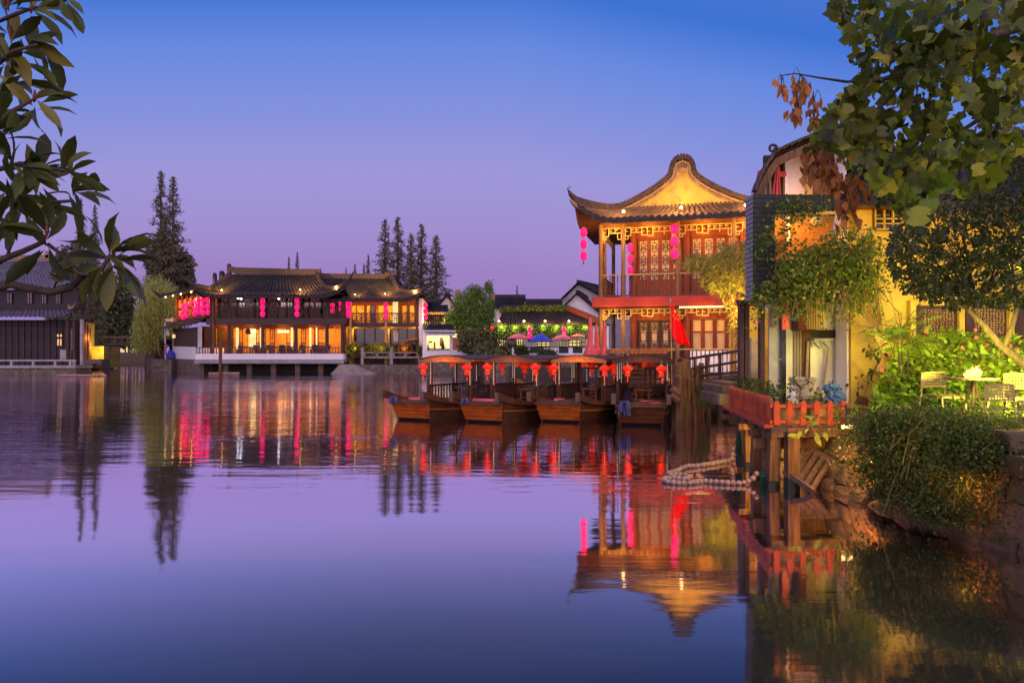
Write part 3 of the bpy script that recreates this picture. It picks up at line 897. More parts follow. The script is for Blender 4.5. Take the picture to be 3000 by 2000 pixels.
# ------------------------------------------------------------------ lantern string (three pink drums on a cord)
def lantern_string(label, p, r=.2, h=.46, n=3, gap=.08, group='pink lantern strings', mat='pink_glow'):
    """p = top of the cord"""
    o = thing('lantern_string', label, 'lantern string', p, 0, group)
    z = -.12
    for k in range(n):
        b = MB().lathe([(r * .3, z - h), (r * .55, z - h + .01), (r * .88, z - h * .86), (r, z - h * .65), (r * 1.02, z - h * .5), (r, z - h * .35), (r * .88, z - h * .14), (r * .55, z - .01), (r * .3, z)], 14, (0, 0, 0))
        l_ = b.build('lantern', M[mat], o, world=False, smooth=True)
        MB().lathe([(r * .5, z - h - .015), (r * .5, z - h + .012)], 12).lathe([(r * .5, z - .012), (r * .5, z + .015)], 12).build('lantern_ring', M['gold'], l_, world=False)
        z -= h + gap
    MB().tube([(0, 0, .03), (0, 0, z + gap)], .012, 5).build('cord', M['wood_dark'], o, world=False)
    MB().lathe([(.03, z - .08), (.015, z + gap)], 6).build('tassel', M['wood_dark'], o, world=False)
    return o


# ------------------------------------------------------------------ the lantern-hung teahouse (left block + left wing)
D1 = 76.0
X = lambda px, d=D1: gx(px, d)
Z = lambda py, d=D1: gz(py, d)
tea = thing('teahouse', 'large two-storey teahouse with dark tiled roof and glowing ground floor on piers', 'teahouse', (X(780), D1, 0))
xl, xr = X(612), X(1006)
zp = Z(1036)                                 # platform top
zf0, zf1 = Z(951), Z(932)                    # gallery floor beam
ze1 = Z(870)
cols = [620, 672, 770, 867, 958, 1004]
# platform on stone piers
b = MB(); b.box(X(590), X(1015), D1 - 1.4, D1 + 10, Z(1053), zp); b.build('platform', M['plaster_clean'], tea)
b = MB(); b.box(X(588), X(1017), D1 - 1.5, D1 + 10, Z(1060), Z(1054.5)); b.box(X(588), X(1017), D1 - 1.55, D1 - 1.35, Z(1064), Z(1061)); b.build('platform_beam', M['concrete'], tea)
for px in (600, 670, 738, 808, 878, 945, 1000):
    MB().box(X(px - 7), X(px + 7), D1 - .8, D1 - .2, -.5, Z(1060)).build('pier', M['stone_wet'], tea)
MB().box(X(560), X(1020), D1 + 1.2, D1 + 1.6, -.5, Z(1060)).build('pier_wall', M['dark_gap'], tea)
# floor beam + posts
MB().box(xl - .2, xr + .3, D1 - .2, D1 + 9, zf0, zf1).build('floor_beam', M['wood_dark'], tea)
for px in cols:
    MB().lathe([(.2, zp), (.17, ze1)], 8, (X(px), D1, 0)).build('column', M['wood_dark'], tea)
MB().lathe([(.14, zp), (.12, ze1)], 8, (X(628), D1 - .3, 0)).build('column', M['wood_brown'], tea)
# rooms: back walls and ceilings of both storeys
back = D1 + 4.2
b = MB(); b.box(xl, xr, back, back + .2, zp, ze1 + .4); b.box(xl, xl + .15, D1 + 1.6, back, zp, ze1); b.box(xr - .15, xr, D1 + 1.6, back, zp, ze1)
b.build('room_wall', M['plaster_orange'], tea)
MB().box(xl, xr, D1 - .6, back, ze1 + .25, ze1 + .4).build('ceiling', M['wood_dark'], tea)
# ground-floor folding doors set 1.5 m back, some standing open
dz0, dz1 = zp, zf0 - .35
pan = [(640, 664), (678, 696), (735, 765), (776, 792), (826, 856), (870, 884), (908, 912), (920, 944)]
for a, c in pan:
    f = MB(); d = D1 + 1.5
    x0, x1 = X(a), X(c)
    n_ = max(1, int((x1 - x0) / .55)); w = (x1 - x0) / n_
    for k in range(n_):
        u0, u1 = x0 + k * w, x0 + (k + 1) * w
        f.box(u0, u0 + .08, d, d + .08, dz0, dz1); f.box(u1 - .08, u1, d, d + .08, dz0, dz1)
        f.box(u0, u1, d, d + .08, dz1 - .12, dz1); f.box(u0, u1, d, d + .08, dz0 + 1.05, dz0 + 1.2)
        f.box(u0 + .08, u1 - .08, d + .03, d + .06, dz0, dz0 + .95)
        for zz in (.35, .6, .85): f.box(u0, u1, d + .01, d + .05, dz0 + 1.2 + (dz1 - dz0 - 1.3) * zz, dz0 + 1.25 + (dz1 - dz0 - 1.3) * zz)
        f.box((u0 + u1) / 2 - .02, (u0 + u1) / 2 + .02, d + .01, d + .05, dz0 + 1.2, dz1)
    f.build('door_leaf', M['wood_red'], tea)
MB().box(xl, xr, D1 + 1.45, D1 + 1.65, dz1, zf0).build('door_head', M['wood_red'], tea)
# hanging scroll with a drawn landscape in the second bay
sc_ = MB().box(X(702), X(728), D1 + 2.6, D1 + 2.66, Z(1016), Z(955)).build('screen_wall', M['lit_pale'], tea)  # wall given its own glow in place of lamp light falling on it
b = MB()
for (a, c, e, f_) in ((705, 725, 1004, 1003.3), (705, 725, 974, 973.3), (705, 705.6, 1004, 974), (724.4, 725, 1004, 974)): b.box(X(a), X(c), D1 + 2.57, D1 + 2.6, Z(e), Z(f_))
rs = random.Random(5)
for k in range(40):
    u, v = 715 + rs.gauss(0, 4), 989 + rs.gauss(0, 4)
    b.box(X(u), X(u + 1.2), D1 + 2.57, D1 + 2.6, Z(v + .5), Z(v))
b.build('scroll_drawing', M['wood_brown'], sc_)
for a, c in ((840, 846), (895, 901), (915, 918), (676, 684), (748, 755)):
    MB().box(X(a), X(c), D1 + 1.42, D1 + 1.46, Z(1022), Z(958)).build('lit_panel', M['lit_pale'], tea)  # self-glowing strips stand for the lit room between the doors
# tables and dark chairs inside, seen between the doors
b = MB()
for px in (716, 800, 838, 898, 935):
    x = X(px); b.box(x - .5, x + .5, D1 + .4, D1 + 1.0, zp + .7, zp + .76)
    for s in (-.45, .45): b.box(x + s - .03, x + s + .03, D1 + .5, D1 + .6, zp, zp + .7)
    for s in (-.8, .8):
        b.box(x + s - .2, x + s + .2, D1 + .5, D1 + .9, zp + .4, zp + .46); b.box(x + s - .2, x + s + .2, D1 + .86, D1 + .9, zp + .46, zp + .95)
        b.box(x + s - .2, x + s - .16, D1 + .5, D1 + .9, zp, zp + .4); b.box(x + s + .16, x + s + .2, D1 + .5, D1 + .9, zp, zp + .4)
b.build('tea_seating', M['wood_dark'], tea)
# gallery wall: windows and shutters
gw = D1 + 1.7
b = MB(); b.box(xl, xr, gw, gw + .15, zf1, zf1 + 1.3); b.box(xl, xr, gw, gw + .15, ze1 - .5, ze1 + .3)
for px in (625, 678, 730, 745, 765, 800, 825, 848, 876, 893, 930, 948): b.box(X(px) - .12, X(px) + .12, gw, gw + .15, zf1, ze1)
b.build('gallery_wall', M['wood_dark'], tea)
for a, c, mt in ((683, 700, 'lit_blue'), (735, 744, 'lit_blue'), (748, 764, 'glass_dark'), (776, 799, 'glass_dark'), (808, 822, 'lit_blue'), (826, 842, 'lit_blue'), (878, 892, 'lit_blue'), (896, 906, 'lit_blue'), (912, 928, 'lit_blue'), (704, 728, 'glass_dark'), (850, 866, 'glass_dark'), (628, 674, 'glass_dark'), (936, 954, 'glass_dark')):
    w_ = MB().box(X(a), X(c), gw + .05, gw + .1, zf1 + 1.3, ze1 - .4).build('window', M[mt], tea)
    q = MB()
    for px in (a, (a + c) / 2, c): q.box(X(px) - .04, X(px) + .04, gw - .01, gw + .05, zf1 + 1.3, ze1 - .4)
    for f_ in (0.02, .5, .98):
        zz = zf1 + 1.3 + (ze1 - .4 - zf1 - 1.3) * f_; q.box(X(a), X(c), gw, gw + .04, zz - .03, zz + .03)
    q.build('window_frame', M['wood_brown'], w_)
for px, py in ((693, 872), (702, 873), (813, 873)):
    MB().lathe([(.05, -.12), (.12, -.06), (.12, .04), (.05, .1)], 8, (X(px), D1 + .4, Z(py))).build('ceiling_lamp', M['bulb_white'], tea)
lamp((X(694), D1 + .5, Z(875)), 55, (.7, .85, 1), .15, tea); lamp((X(813), D1 + .5, Z(875)), 55, (.7, .85, 1), .15, tea)
# lattice balustrade of the gallery
for a, c in zip(cols, cols[1:]):
    f = MB(); fret(f, (X(a) + .2, D1 - .05, 0), (X(c) - .2, D1 - .05, 0), zf1 + .1, zf1 + 1.35, max(2, int((X(c) - X(a)) / .75)), .07, .06, style='panel')
    f.build('balustrade', M['wood_dark'], tea)
# platform rail
b = MB()
for px in range(592, 1014, 8):
    b.box(X(px) - .035, X(px) + .035, D1 - 1.3, D1 - 1.24, zp, zp + .62)
b.box(X(590), X(1014), D1 - 1.32, D1 - 1.22, zp + .6, zp + .68); b.box(X(590), X(1014), D1 - 1.3, D1 - 1.24, zp + .08, zp + .14)
b.build('platform_rail', M['metal_dark'], tea)
# roof
ry = D1 + 5.0
b = MB()
EL, ER, ey = X(583), X(1018), D1 - 1.4
RL, RR = X(676, ry), X(930, ry)
zr = Z(806, ry)
roof_slope(b, (EL, ey, ze1), (ER, ey, ze1), (RL, ry, zr), (RR, ry, zr), 34, sag=.55, amp=.17, up0=1.0, up1=1.0, nv=10, upw=.16)
roof_slope(b, (EL, D1 + 10, ze1), (EL, ey, ze1), (RL, ry + .5, zr - .3), (RL, ry, zr), 26, sag=.5, amp=.09, up0=.6, up1=1.0, nv=8)
roof_slope(b, (ER, ey, ze1), (ER, D1 + 10, ze1), (RR, ry, zr), (RR, ry + .5, zr - .3), 26, sag=.5, amp=.09, up0=1.0, up1=.6, nv=8)
roof = b.build('roof', M['tile'], tea)
b = MB(); eave_caps(b, (EL, ey - .02, ze1 - .05), (ER, ey - .02, ze1 - .05), 34, .13, 1.0, 1.0, .16, .16); b.build('drip_tile_row', M['ridge'], roof)
b = MB(); b.sweep([(RL - .2, ry, zr + .75), (RL + .6, ry, zr + .5), (RR - 2, ry, zr + .32), (RR + .4, ry, zr + .35)], .4, [.6, .75, .7, .7]); b.build('roof_ridge', M['ridge'], roof)
b = MB()
for sg, ex, rx in ((1, EL, RL), (-1, ER, RR)):
    b.sweep([(rx, ry - .3, zr + .1), (rx - sg * 1.0, ry - 2.2, zr - 1.5), (ex + sg * 1.2, ey + 1.2, ze1 + .9), (ex + sg * .1, ey + .05, ze1 + 1.15), (ex - sg * .7, ey - .5, ze1 + 1.75), (ex - sg * 1.1, ey - .8, ze1 + 2.4)], [.3, .3, .3, .28, .16, .07], [.45, .45, .45, .4, .24, .09])
b.build('hip_ridge', M['ridge'], roof)
# stepped gable ends at the left of the ridge
for px, y0, y1, w, dz in ((669, 772, 805, 9, 1.5), (648, 793, 835, 12, 3.0), (627, 799, 840, 8, 6.5)):
    d = D1 + 4 + dz
    xx = X(px, d); hw = w / 2 * d / F
    MB().prism([(xx - hw, d, Z(y1, d)), (xx + hw, d, Z(y1, d)), (xx + hw, d, Z(y0 + 6, d)), (xx + hw * .5, d, Z(y0, d)), (xx - hw * .5, d, Z(y0, d)), (xx - hw, d, Z(y0 + 6, d))], (0, .5, 0)).build('gable_end', M['ridge'], tea)
    MB().prism([(xx - hw * .45, d - .03, Z(y1, d)), (xx + hw * .45, d - .03, Z(y1, d)), (xx, d - .03, Z(y0 + 10, d))], (0, .02, 0)).build('gable_plaster', M['plaster_cream'], tea)
# roof lamps washing the tiles, room lights
for px, py, p in ((650, 857, 520), (880, 856, 900), (985, 853, 520)):
    d = ey + .9
    MB().lathe([(.03, -.04), (.07, 0), (.03, .06)], 8, (X(px, d), d, Z(py, d) + .25)).build('roof_lamp', M['bulb'], roof)
    lamp((X(px, d), d - .2, Z(py, d) + .32), p * .6, (1, .44, .06), .1, tea)
    lamp((X(px, d), d - .2, Z(py, d) + .42), p * 4, (1, .44, .06), .1, tea, 'SPOT', (X(px, d) - .5, ry - 1.0, zr - .8), 85, .9)
for px in (650, 715, 800, 840, 905, 950):
    lamp((X(px), D1 + 2.9, zf0 - .7), 105, (1, .5, .08), .3, tea)
for px in (712, 726, 804, 822):
    MB().box(X(px) - .25, X(px) + .25, D1 + 1.9, D1 + 2.0, zf0 - .75, zf0 - .55).build('ceiling_lamp', M['bulb'], tea)
for px in (650, 735, 825, 905, 985): lamp((X(px), D1 + .9, ze1 - .25), 26, (1, .5, .3), .2, tea)
for px in (645, 720, 818, 912, 980):
    lamp((X(px), D1 + .75, zf0 - .3), 60, (1, .42, .08), .2, tea)
# hanging bird cage in the second bay
MB().lathe([(.05, -.5), (.3, -.45), (.3, -.1), (.12, .1), (.03, .25)], 8, (X(721), D1 + .6, zf0 - .5)).build('hanging_cage', M['wood_dark'], tea)
for px in (951, 979): MB().lathe([(.02, -.5), (.1, -.48), (.1, -.2), (.02, .4)], 6, (X(px), D1 + .3, zf0 - .6)).build('hanging_bell', M['gold'], tea)

# left wing, running obliquely back
wg = thing('teahouse_wing', 'lantern-lined side wing of the teahouse with a lean-to tiled roof on a stone base', 'wing', (X(560), 80, 0))
A_, B_ = Vector((gx(522, 84), 84, 0)), Vector((gx(607, 76.8), 76.8, 0))
C_, G_ = Vector((gx(508, 83), 83, 0)), Vector((gx(592, 75.6), 75.6, 0))
bk = Vector((2.0, 6, 0))
def wz(py, p): return gz(py, p.y)
def up(p, z): return Vector((p.x, p.y, z))
MB().prism([up(C_, -.5), up(G_, -.5), up(G_, gz(1055, 75.6)), up(C_, gz(1050, 83))], bk).build('stone_base', M['stone'], wg)
MB().prism([up(C_, gz(1050, 83)), up(G_, gz(1054, 75.6)), up(G_, gz(1017, 75.6)), up(C_, gz(1014, 83))], bk).build('base_wall', M['plaster_clean'], wg)
b = MB().prism([up(C_, gz(1014, 83)) + bk * .05, up(G_, gz(1017, 75.6)) + bk * .05, up(G_, gz(955, 75.6)) + bk * .05, up(C_, gz(965, 83)) + bk * .05], bk * .9)
for k in range(26):
    p = C_.lerp(G_, k / 30)
    b.bar(up(p, wz(1014, p)), up(p, wz(962, p)), .1, .1, up=(0, 1, 0))
b.build('board_wall', M['wood_dark'], wg)
b = MB(); p, q = C_.lerp(G_, .88), C_.lerp(G_, 1.0)
b.prism([up(p, gz(1017, 76)), up(q, gz(1017, 76)), up(q, gz(958, 76)), up(p, gz(958, 76))], (-.02, -.12, 0)); b.build('notice_panel', M['plaster'], wg)
b = MB()
e0, e1 = C_ + Vector((-1.2, -1.0, 0)), G_ + Vector((-.4, -.6, 0))
roof_slope(b, up(e0, gz(962, 82)), up(e1, gz(950, 75)), up(A_, gz(938, 84)) + Vector((1, 0, .4)), up(B_, gz(926, 76.8)) + Vector((0, .4, .3)), 20, sag=.15, amp=.08, nv=6)
b.build('lean_to_roof', M['tile'], wg)
MB().prism([up(A_, gz(940, 84)), up(B_, gz(926, 76.8)), up(B_, gz(862, 76.8)), up(A_, gz(880, 84))], bk).build('upper_wall', M['plaster_orange'], wg)
b = MB()
for f_ in (0, .2, .38, .55, .75, .95):
    p = A_.lerp(B_, f_) + Vector((-.1, -.15, 0)); b.bar(up(p, wz(935, p)), up(p, wz(866, p)), .2, .2, up=(0, 1, 0))
p, q = A_ + Vector((-.1, -.15, 0)), B_ + Vector((-.1, -.15, 0))
b.bar(up(p, wz(933, p)), up(q, wz(924, q)), .25, .4); b.bar(up(p, wz(905, p)), up(q, wz(895, q)), .1, .12)
b.build('timber_frame', M['wood_red'], wg)
b = MB(); e0, e1 = A_ + Vector((-1.6, -1.0, 0)), B_ + Vector((-.3, -1.2, 0))
roof_slope(b, up(e0, gz(872, 83)), up(e1, gz(846, 76)), up(A_, gz(850, 84)) + bk * .5, up(B_, gz(826, 77)) + bk * .4, 20, sag=.2, amp=.08, up0=.6, nv=6)
b.build('roof', M['tile'], wg)
b = MB().sweep([up(e0, gz(862, 83)) + Vector((-.9, -.3, .6)), up(e0, gz(868, 83)), up(e1, gz(843, 76))], [.12, .3, .3], [.12, .3, .3]); b.build('eave_ridge', M['ridge'], wg)
for f_ in (.12, .32, .52, .78):
    p = e0.lerp(e1, f_) + Vector((.15, .1, 0)); zz = gz(876, 83) + (gz(856, 76) - gz(876, 83)) * f_
    MB().lathe([(.04, -.1), (.09, 0), (.04, .1)], 6, (p.x, p.y - .2, zz + .15)).build('eave_bulb', M['bulb'], wg)
    lamp((p.x + .2, p.y + .1, zz - .6), 200, (1, .4, .06), .1, wg)
# lantern strings on the wing, then along the galleries
wing_words = ['leftmost string of pink lanterns at the far end of the teahouse wing', 'second pink lantern string from the left end of the teahouse wing', 'short string of pink lanterns high on the middle of the teahouse wing',
              'pink lantern string beside the overlapping cluster on the teahouse wing', 'longest overlapping pink lantern string in the middle of the wing cluster', 'pink lantern string next to last before the corner of the teahouse',
              'pink lantern string on the wing nearest the teahouse corner column']
for (px, py, n, d), w in zip(((536, 890, 3, 82), (546, 885, 3, 81.4), (556, 883, 1, 80.6), (570, 878, 3, 79.2), (581, 872, 4, 78.2), (595, 874, 3, 77), (608, 871, 3, 76)), wing_words):
    lantern_string(w, pt(px, py - 3, d - .6), r=.21 if n != 4 else .24, h=.5 if n < 4 else .46, n=n, gap=.14 if n < 4 else -.02)
for (px, w) in ((769, 'pink lantern string on the teahouse gallery between the two white-lit windows'), (870, 'pink lantern string on the teahouse gallery column below the lit patch of roof tiles')):
    lantern_string(w, (X(px, D1 - .4), D1 - .4, Z(870, D1 - .4)), r=.24, h=.58, gap=.11)
lantern_string('pair of pink lanterns in the lit last bay of the teahouse gallery', (X(971), D1 + .5, Z(884)), r=.24, h=.46, n=2, gap=.1)
lantern_string('narrow pink lantern pair at the right corner column of the teahouse', (X(995), D1 + .2, Z(878)), r=.15, h=.52, n=2, gap=.1)

# ------------------------------------------------------------------ second house of the row
D2 = 77.0
tea2 = thing('waterside_house', 'two-storey house beside the teahouse with an orange-lit carved balcony and dark glazed ground floor', 'house', (gx(1120, D2), D2, 0))
X2 = lambda px, d=D2: gx(px, d)
Z2 = lambda py, d=D2: gz(py, d)
x0, x1 = X2(1008), X2(1230)
zq = .95
ze2 = Z2(880); zb0, zb1 = Z2(956), Z2(947)
b = MB(); b.box(x0, x1, D2 + 3.2, D2 + 3.4, zq, ze2 + .4); b.box(x0, x0 + .1, D2, D2 + 3.2, zq, ze2); b.build('room_wall', M['plaster_yellow'], tea2)
MB().box(x1 - .05, X2(1238), D2 - .3, D2 + 3, zq, ze2 + .2).build('end_wall', M['plaster_clean'], tea2)
MB().box(x0, x1 - .06, D2 - .1, D2 + 3.2, zb0, zb1).build('floor_beam', M['wood_dark'], tea2)
MB().box(x0, x1, D2 - .8, D2 + 3.3, ze2 + .2, ze2 + .32).build('ceiling', M['wood_red'], tea2)
for px in (1010, 1027, 1131, 1227):
    MB().lathe([(.16, zq), (.15, ze2 + .2)], 8, (X2(px) - (.2 if px == 1227 else 0), D2, 0)).build('column', M['wood_gold'] if px in (1027, 1131) else M['wood_brown'], tea2)
for a, c in ((1012, 1024), (1030, 1058), (1060, 1092), (1095, 1126), (1136, 1161), (1164, 1192), (1195, 1222)):
    f = MB(); fret(f, (X2(a), D2 - .05, 0), (X2(c), D2 - .05, 0), zb1, zb1 + 1.05, max(1, int((c - a) / 14)), .06, .05, style='panel')
    f.build('balustrade', M['wood_dark'], tea2)
b = MB(); b.box(x0, x1 - .1, D2 - .1, D2, zb1 + 1.05, zb1 + 1.13); b.build('handrail', M['wood_brown'], tea2)
b = MB()
for a, c in ((1008, 1016), (1034, 1037), (1058, 1066), (1075, 1078), (1089, 1095), (1098, 1100), (1117, 1122), (1145, 1152), (1160, 1172), (1185, 1195), (1208, 1216)):
    b.box(X2(a), X2(c), D2 + 1.5, D2 + 1.62, zb1, ze2)
b.box(x0, x1 - .1, D2 + 1.48, D2 + 1.64, ze2 - .45, ze2 + .1)
b.build('door_frame', M['wood_red'], tea2)
MB().box(X2(1078), X2(1089), D2 + 1.55, D2 + 1.6, zb1, ze2 - .4).build('dark_doorway', M['glass_dark'], tea2)
# ground floor: dark glass with timber frame
for a, c in ((1030, 1124), (1136, 1214)):
    w_ = MB().box(X2(a), X2(c), D2 + 1.2, D2 + 1.25, zq, zb0 - .15).build('window', M['glass_dark'], tea2)
    q = MB()
    for k in range(4):
        px = a + (c - a) * k / 3; q.box(X2(px) - .06, X2(px) + .06, D2 + 1.12, D2 + 1.2, zq, zb0 - .15)
    q.box(X2(a), X2(c), D2 + 1.12, D2 + 1.2, zq, zq + .9); q.build('window_frame', M['wood_dark'], w_)
b = MB()
for px in (1028, 1134): b.box(X2(px - 2), X2(px + 3), D2 + .9, D2 + 1.1, zq, zb0)
b.box(x0, x1 - .06, D2 + .9, D2 + 1.15, zb0 - .2, zb0 - .01); b.build('lit_frame', M['wood_gold'], tea2)
MB().box(X2(1148), X2(1162), D2 + 1.1, D2 + 1.14, Z2(1000), Z2(968)).build('pale_blind', M['concrete'], tea2)
MB().prism([(X2(1182), D2 - .9, Z2(1002)), (X2(1226), D2 - .9, Z2(995)), (X2(1224), D2 + .5, Z2(990)), (X2(1190), D2 + .5, Z2(996))], (0, 0, .1)).build('door_awning', M['boat_roof'], tea2)
MB().lathe([(.1, 0), (.28, .04), (.28, 2.6), (.1, 2.64)], 10, (X2(1157), D2 + .3, zb1)).build('column_lamp', M['lit_pale'], tea2)
lamp((X2(1157), D2 + .3, zb1 + 1.5), 60, (1, .7, .3), .3, tea2)
ry2 = D2 + 5
E0_, E1_, ey2 = X2(960), X2(1246), D2 - 1.2
R0_, R1_ = X2(900, ry2), X2(1146, ry2)
zr2 = Z2(817, ry2)
b = MB()
roof_slope(b, (E0_, ey2, ze2), (E1_, ey2, ze2), (R0_, ry2, zr2), (R1_, ry2, zr2), 26, sag=.5, amp=.17, up1=.9, nv=10, upw=.2)
roof_slope(b, (E1_, ey2, ze2), (E1_, D2 + 10, ze2), (R1_, ry2, zr2), (R1_, ry2 + .5, zr2 - .3), 22, sag=.5, amp=.09, up0=.9, nv=8)
roof2 = b.build('roof', M['tile'], tea2)
b = MB(); eave_caps(b, (E0_, ey2 - .02, ze2 - .05), (E1_, ey2 - .02, ze2 - .05), 26, .13, 0, .9, .2, .16); b.build('drip_tile_row', M['ridge'], roof2)
b = MB(); b.sweep([(R0_ - .2, ry2, zr2 + .55), (R0_ + 2, ry2, zr2 + .3), (R1_ - 1, ry2, zr2 + .25), (R1_ + .2, ry2, zr2 + .7)], .4, [.6, .65, .6, .5]); b.build('roof_ridge', M['ridge'], roof2)
b = MB()
b.sweep([(R1_, ry2 - .3, zr2 + .9), (R1_ + .2, ry2 - .6, zr2 + .1), (R1_ + 1.2, ry2 - 2.6, zr2 - 1.5), (E1_ - 1.1, ey2 + 1.1, ze2 + .85), (E1_, ey2, ze2 + 1.05), (E1_ + .7, ey2 - .5, ze2 + 1.5), (E1_ + 1.0, ey2 - .7, ze2 + 2.1)], [.25, .35, .3, .3, .25, .14, .05], [.3, .45, .4, .4, .35, .2, .06])
b.build('hip_ridge', M['ridge'], roof2)
for px, py, p in ((1040, 868, 420), (1128, 866, 800), (1215, 862, 560)):
    d = ey2 + .9
    MB().lathe([(.03, -.04), (.07, 0), (.03, .06)], 8, (X2(px, d), d, Z2(py, d) + .2)).build('roof_lamp', M['bulb'], roof2)
    lamp((X2(px, d), d - .2, Z2(py, d) + .32), p * .6, (1, .44, .06), .1, tea2)
    lamp((X2(px, d), d - .2, Z2(py, d) + .42), p * 4, (1, .44, .06), .1, tea2, 'SPOT', (X2(px, d) - .5, ry2 - 1.0, zr2 - .8), 85, .9)
for px in (1020, 1060, 1105, 1150, 1195):
    lamp((X2(px), D2 + 2.3, ze2 - .6), 75, (1, .5, .1), .2, tea2)
    lamp((X2(px), D2 + .5, ze2 - .2), 45, (1, .4, .07), .2, tea2)
for px in (1028, 1132, 1218): lamp((X2(px), D2 + .4, zb0 - .4), 45, (1, .48, .1), .2, tea2)
lantern_string('two touching pink lantern strings at the left balcony post of the orange-lit house', (X2(1024), D2 - .5, Z2(876)), r=.26, h=.62, gap=.02)
lantern_string('pink lantern string on the middle post of the orange-lit balcony', (X2(1133), D2 - .5, Z2(884)), r=.24, h=.5, gap=.12)
lantern_string('pink lantern string hanging beside the white end wall of the orange-lit house', (X2(1248), D2 - .5, Z2(884)), r=.24, h=.52, gap=.12)
# ------------------------------------------------------------------ quay, steps, balustrade in front of the second house
o = MB().box(gx(1012, 75), gx(1262, 75), 75.0, 77.6, -.6, .9).build('quay_wall', M['stone']); tag(o, 'low stone quay wall below the carved balustrade', 'quay wall')
st = thing('stone_steps', 'broad stone steps descending into the water beside the teahouse platform', 'steps', (gx(1030, 74), 74, 0))
for k in range(7):
    MB().box(gx(992 - k * 2, 74), gx(1040 + 12 * k, 74), 72.4 + .35 * (6 - k) * .9, 75.0, -.4 + 0, .95 - .15 * k).build('step', M['stone_plain'], st)
bal = thing('stone_balustrade', 'carved pale stone balustrade on the quay in front of the glazed ground floor', 'balustrade', (gx(1150, 75.2), 75.2, .9))
for px in (1062, 1147, 1230):
    MB().box(gx(px - 4, 75.2), gx(px + 4, 75.2), 75.05, 75.35, .9, gz(1018, 75.2)).box(gx(px - 5, 75.2), gx(px + 5, 75.2), 75.0, 75.4, gz(1020, 75.2), gz(1017, 75.2)).build('post', M['stone_plain'], bal)
b = MB()
for a, c in ((1066, 1143), (1151, 1226)):
    b.box(gx(a, 75.2), gx(c, 75.2), 75.1, 75.3, gz(1034, 75.2), gz(1031, 75.2)); b.box(gx(a, 75.2), gx(c, 75.2), 75.1, 75.3, gz(1049, 75.2), gz(1044, 75.2))
    for f_ in (.02, .5, .98):
        px = a + (c - a) * f_; b.lathe([(.1, gz(1045, 75.2)), (.2, gz(1041, 75.2)), (.1, gz(1037, 75.2)), (.2, gz(1033.5, 75.2))], 8, (gx(px, 75.2), 75.2, 0))
b.build('rail_panel', M['stone_plain'], bal)

# ------------------------------------------------------------------ takeaway kiosk
D3 = 73.0
X3 = lambda px, d=D3: gx(px, d)
Z3 = lambda py, d=D3: gz(py, d)
ks = thing('snack_kiosk', 'white takeaway kiosk with a bright serving window under a grey tiled roof', 'kiosk', (X3(1290), D3, 0))
MB().box(X3(1238), X3(1249), D3, D3 + 3, -.3, Z3(965)).build('side_wall', M['plaster_clean'], ks)
MB().box(X3(1249), X3(1422), D3 - .1, D3 + .3, Z3(1047), Z3(1027)).build('counter_wall', M['plaster_clean'], ks)
MB().box(X3(1240), X3(1440), D3 - .2, D3 + .2, -.6, Z3(1047)).build('kiosk_base', M['stone'], ks)
MB().box(X3(1249), X3(1334), D3 + 2.4, D3 + 2.5, Z3(1030), Z3(975)).build('back_wall', M['lit_pale'], ks)  # wall glows by itself to imitate the bright interior
b = MB(); b.box(X3(1317), X3(1325), D3 + .02, D3 + .3, Z3(1027), Z3(980)); b.box(X3(1249), X3(1331), D3, D3 + .25, Z3(982), Z3(973)); b.box(X3(1249), X3(1325), D3 - .15, D3 + .3, Z3(1028), Z3(1025)); b.build('window_frame', M['metal_pale'], ks)
b = MB(); b.box(X3(1283), X3(1291), D3 + 1.8, D3 + 2.2, Z3(1013), Z3(987)); b.box(X3(1252), X3(1260), D3 + 1.5, D3 + 1.9, Z3(1003), Z3(998)); b.box(X3(1266), X3(1270), D3 + 1.5, D3 + 1.9, Z3(1026), Z3(1001)); b.box(X3(1255), X3(1322), D3 + 1.0, D3 + 1.4, Z3(1026), Z3(1021)); b.build('kitchen_shelf', M['wood_brown'], ks)
b = MB(); roof_slope(b, (X3(1244), D3 - .7, Z3(970)), (X3(1336), D3 - .7, Z3(970)), (X3(1250), D3 + 2.2, Z3(948)), (X3(1322), D3 + 2.2, Z3(950)), 12, sag=.1, amp=.14, nv=5)
b.build('roof', M['tile'], ks)
b = MB(); b.tube([(X3(1248), D3 - .9, Z3(972)), (X3(1338), D3 - .9, Z3(972))], .14, 8); b.box(X3(1250), X3(1333), D3 - 1.1, D3 - .1, Z3(983), Z3(979)); b.build('rolled_awning', M['metal_pale'], ks)
mb_ = thing('menu_board', 'upright white-framed menu board with orange food pictures beside the kiosk window', 'menu board', (X3(1337), D3 - .2, Z3(1027)))
MB().box(X3(1324.5), X3(1351), D3 - .2, D3 - .1, Z3(1026.5), Z3(988)).build('board_frame', M['metal_pale'], mb_)
MB().box(X3(1326.5), X3(1349), D3 - .23, D3 - .2, Z3(1024.5), Z3(990.5)).build('board_face', pm('menu_print', (.5, .14, .04), (.32, .09, .03), scale=5, rough=.5), mb_)
b = MB(); rs = random.Random(9)
for k in range(16):
    u, v = rs.uniform(1328, 1345), rs.uniform(994, 1023); b.box(X3(u), X3(u + rs.uniform(1.5, 4)), D3 - .245, D3 - .23, Z3(v + rs.uniform(.8, 2)), Z3(v))
b.lathe([(.1, -.01), (.16, 0), (.1, .01)], 10, (X3(1332), D3 - .24, Z3(1021))); b.build('food_picture', M['paper'], mb_)
lamp((X3(1285), D3 + 1.2, Z3(980)), 110, (1, .85, .45), .3, ks)
lamp((X3(1244), D3 - .8, Z3(990)), 10, (1, .45, .1), .2, ks)
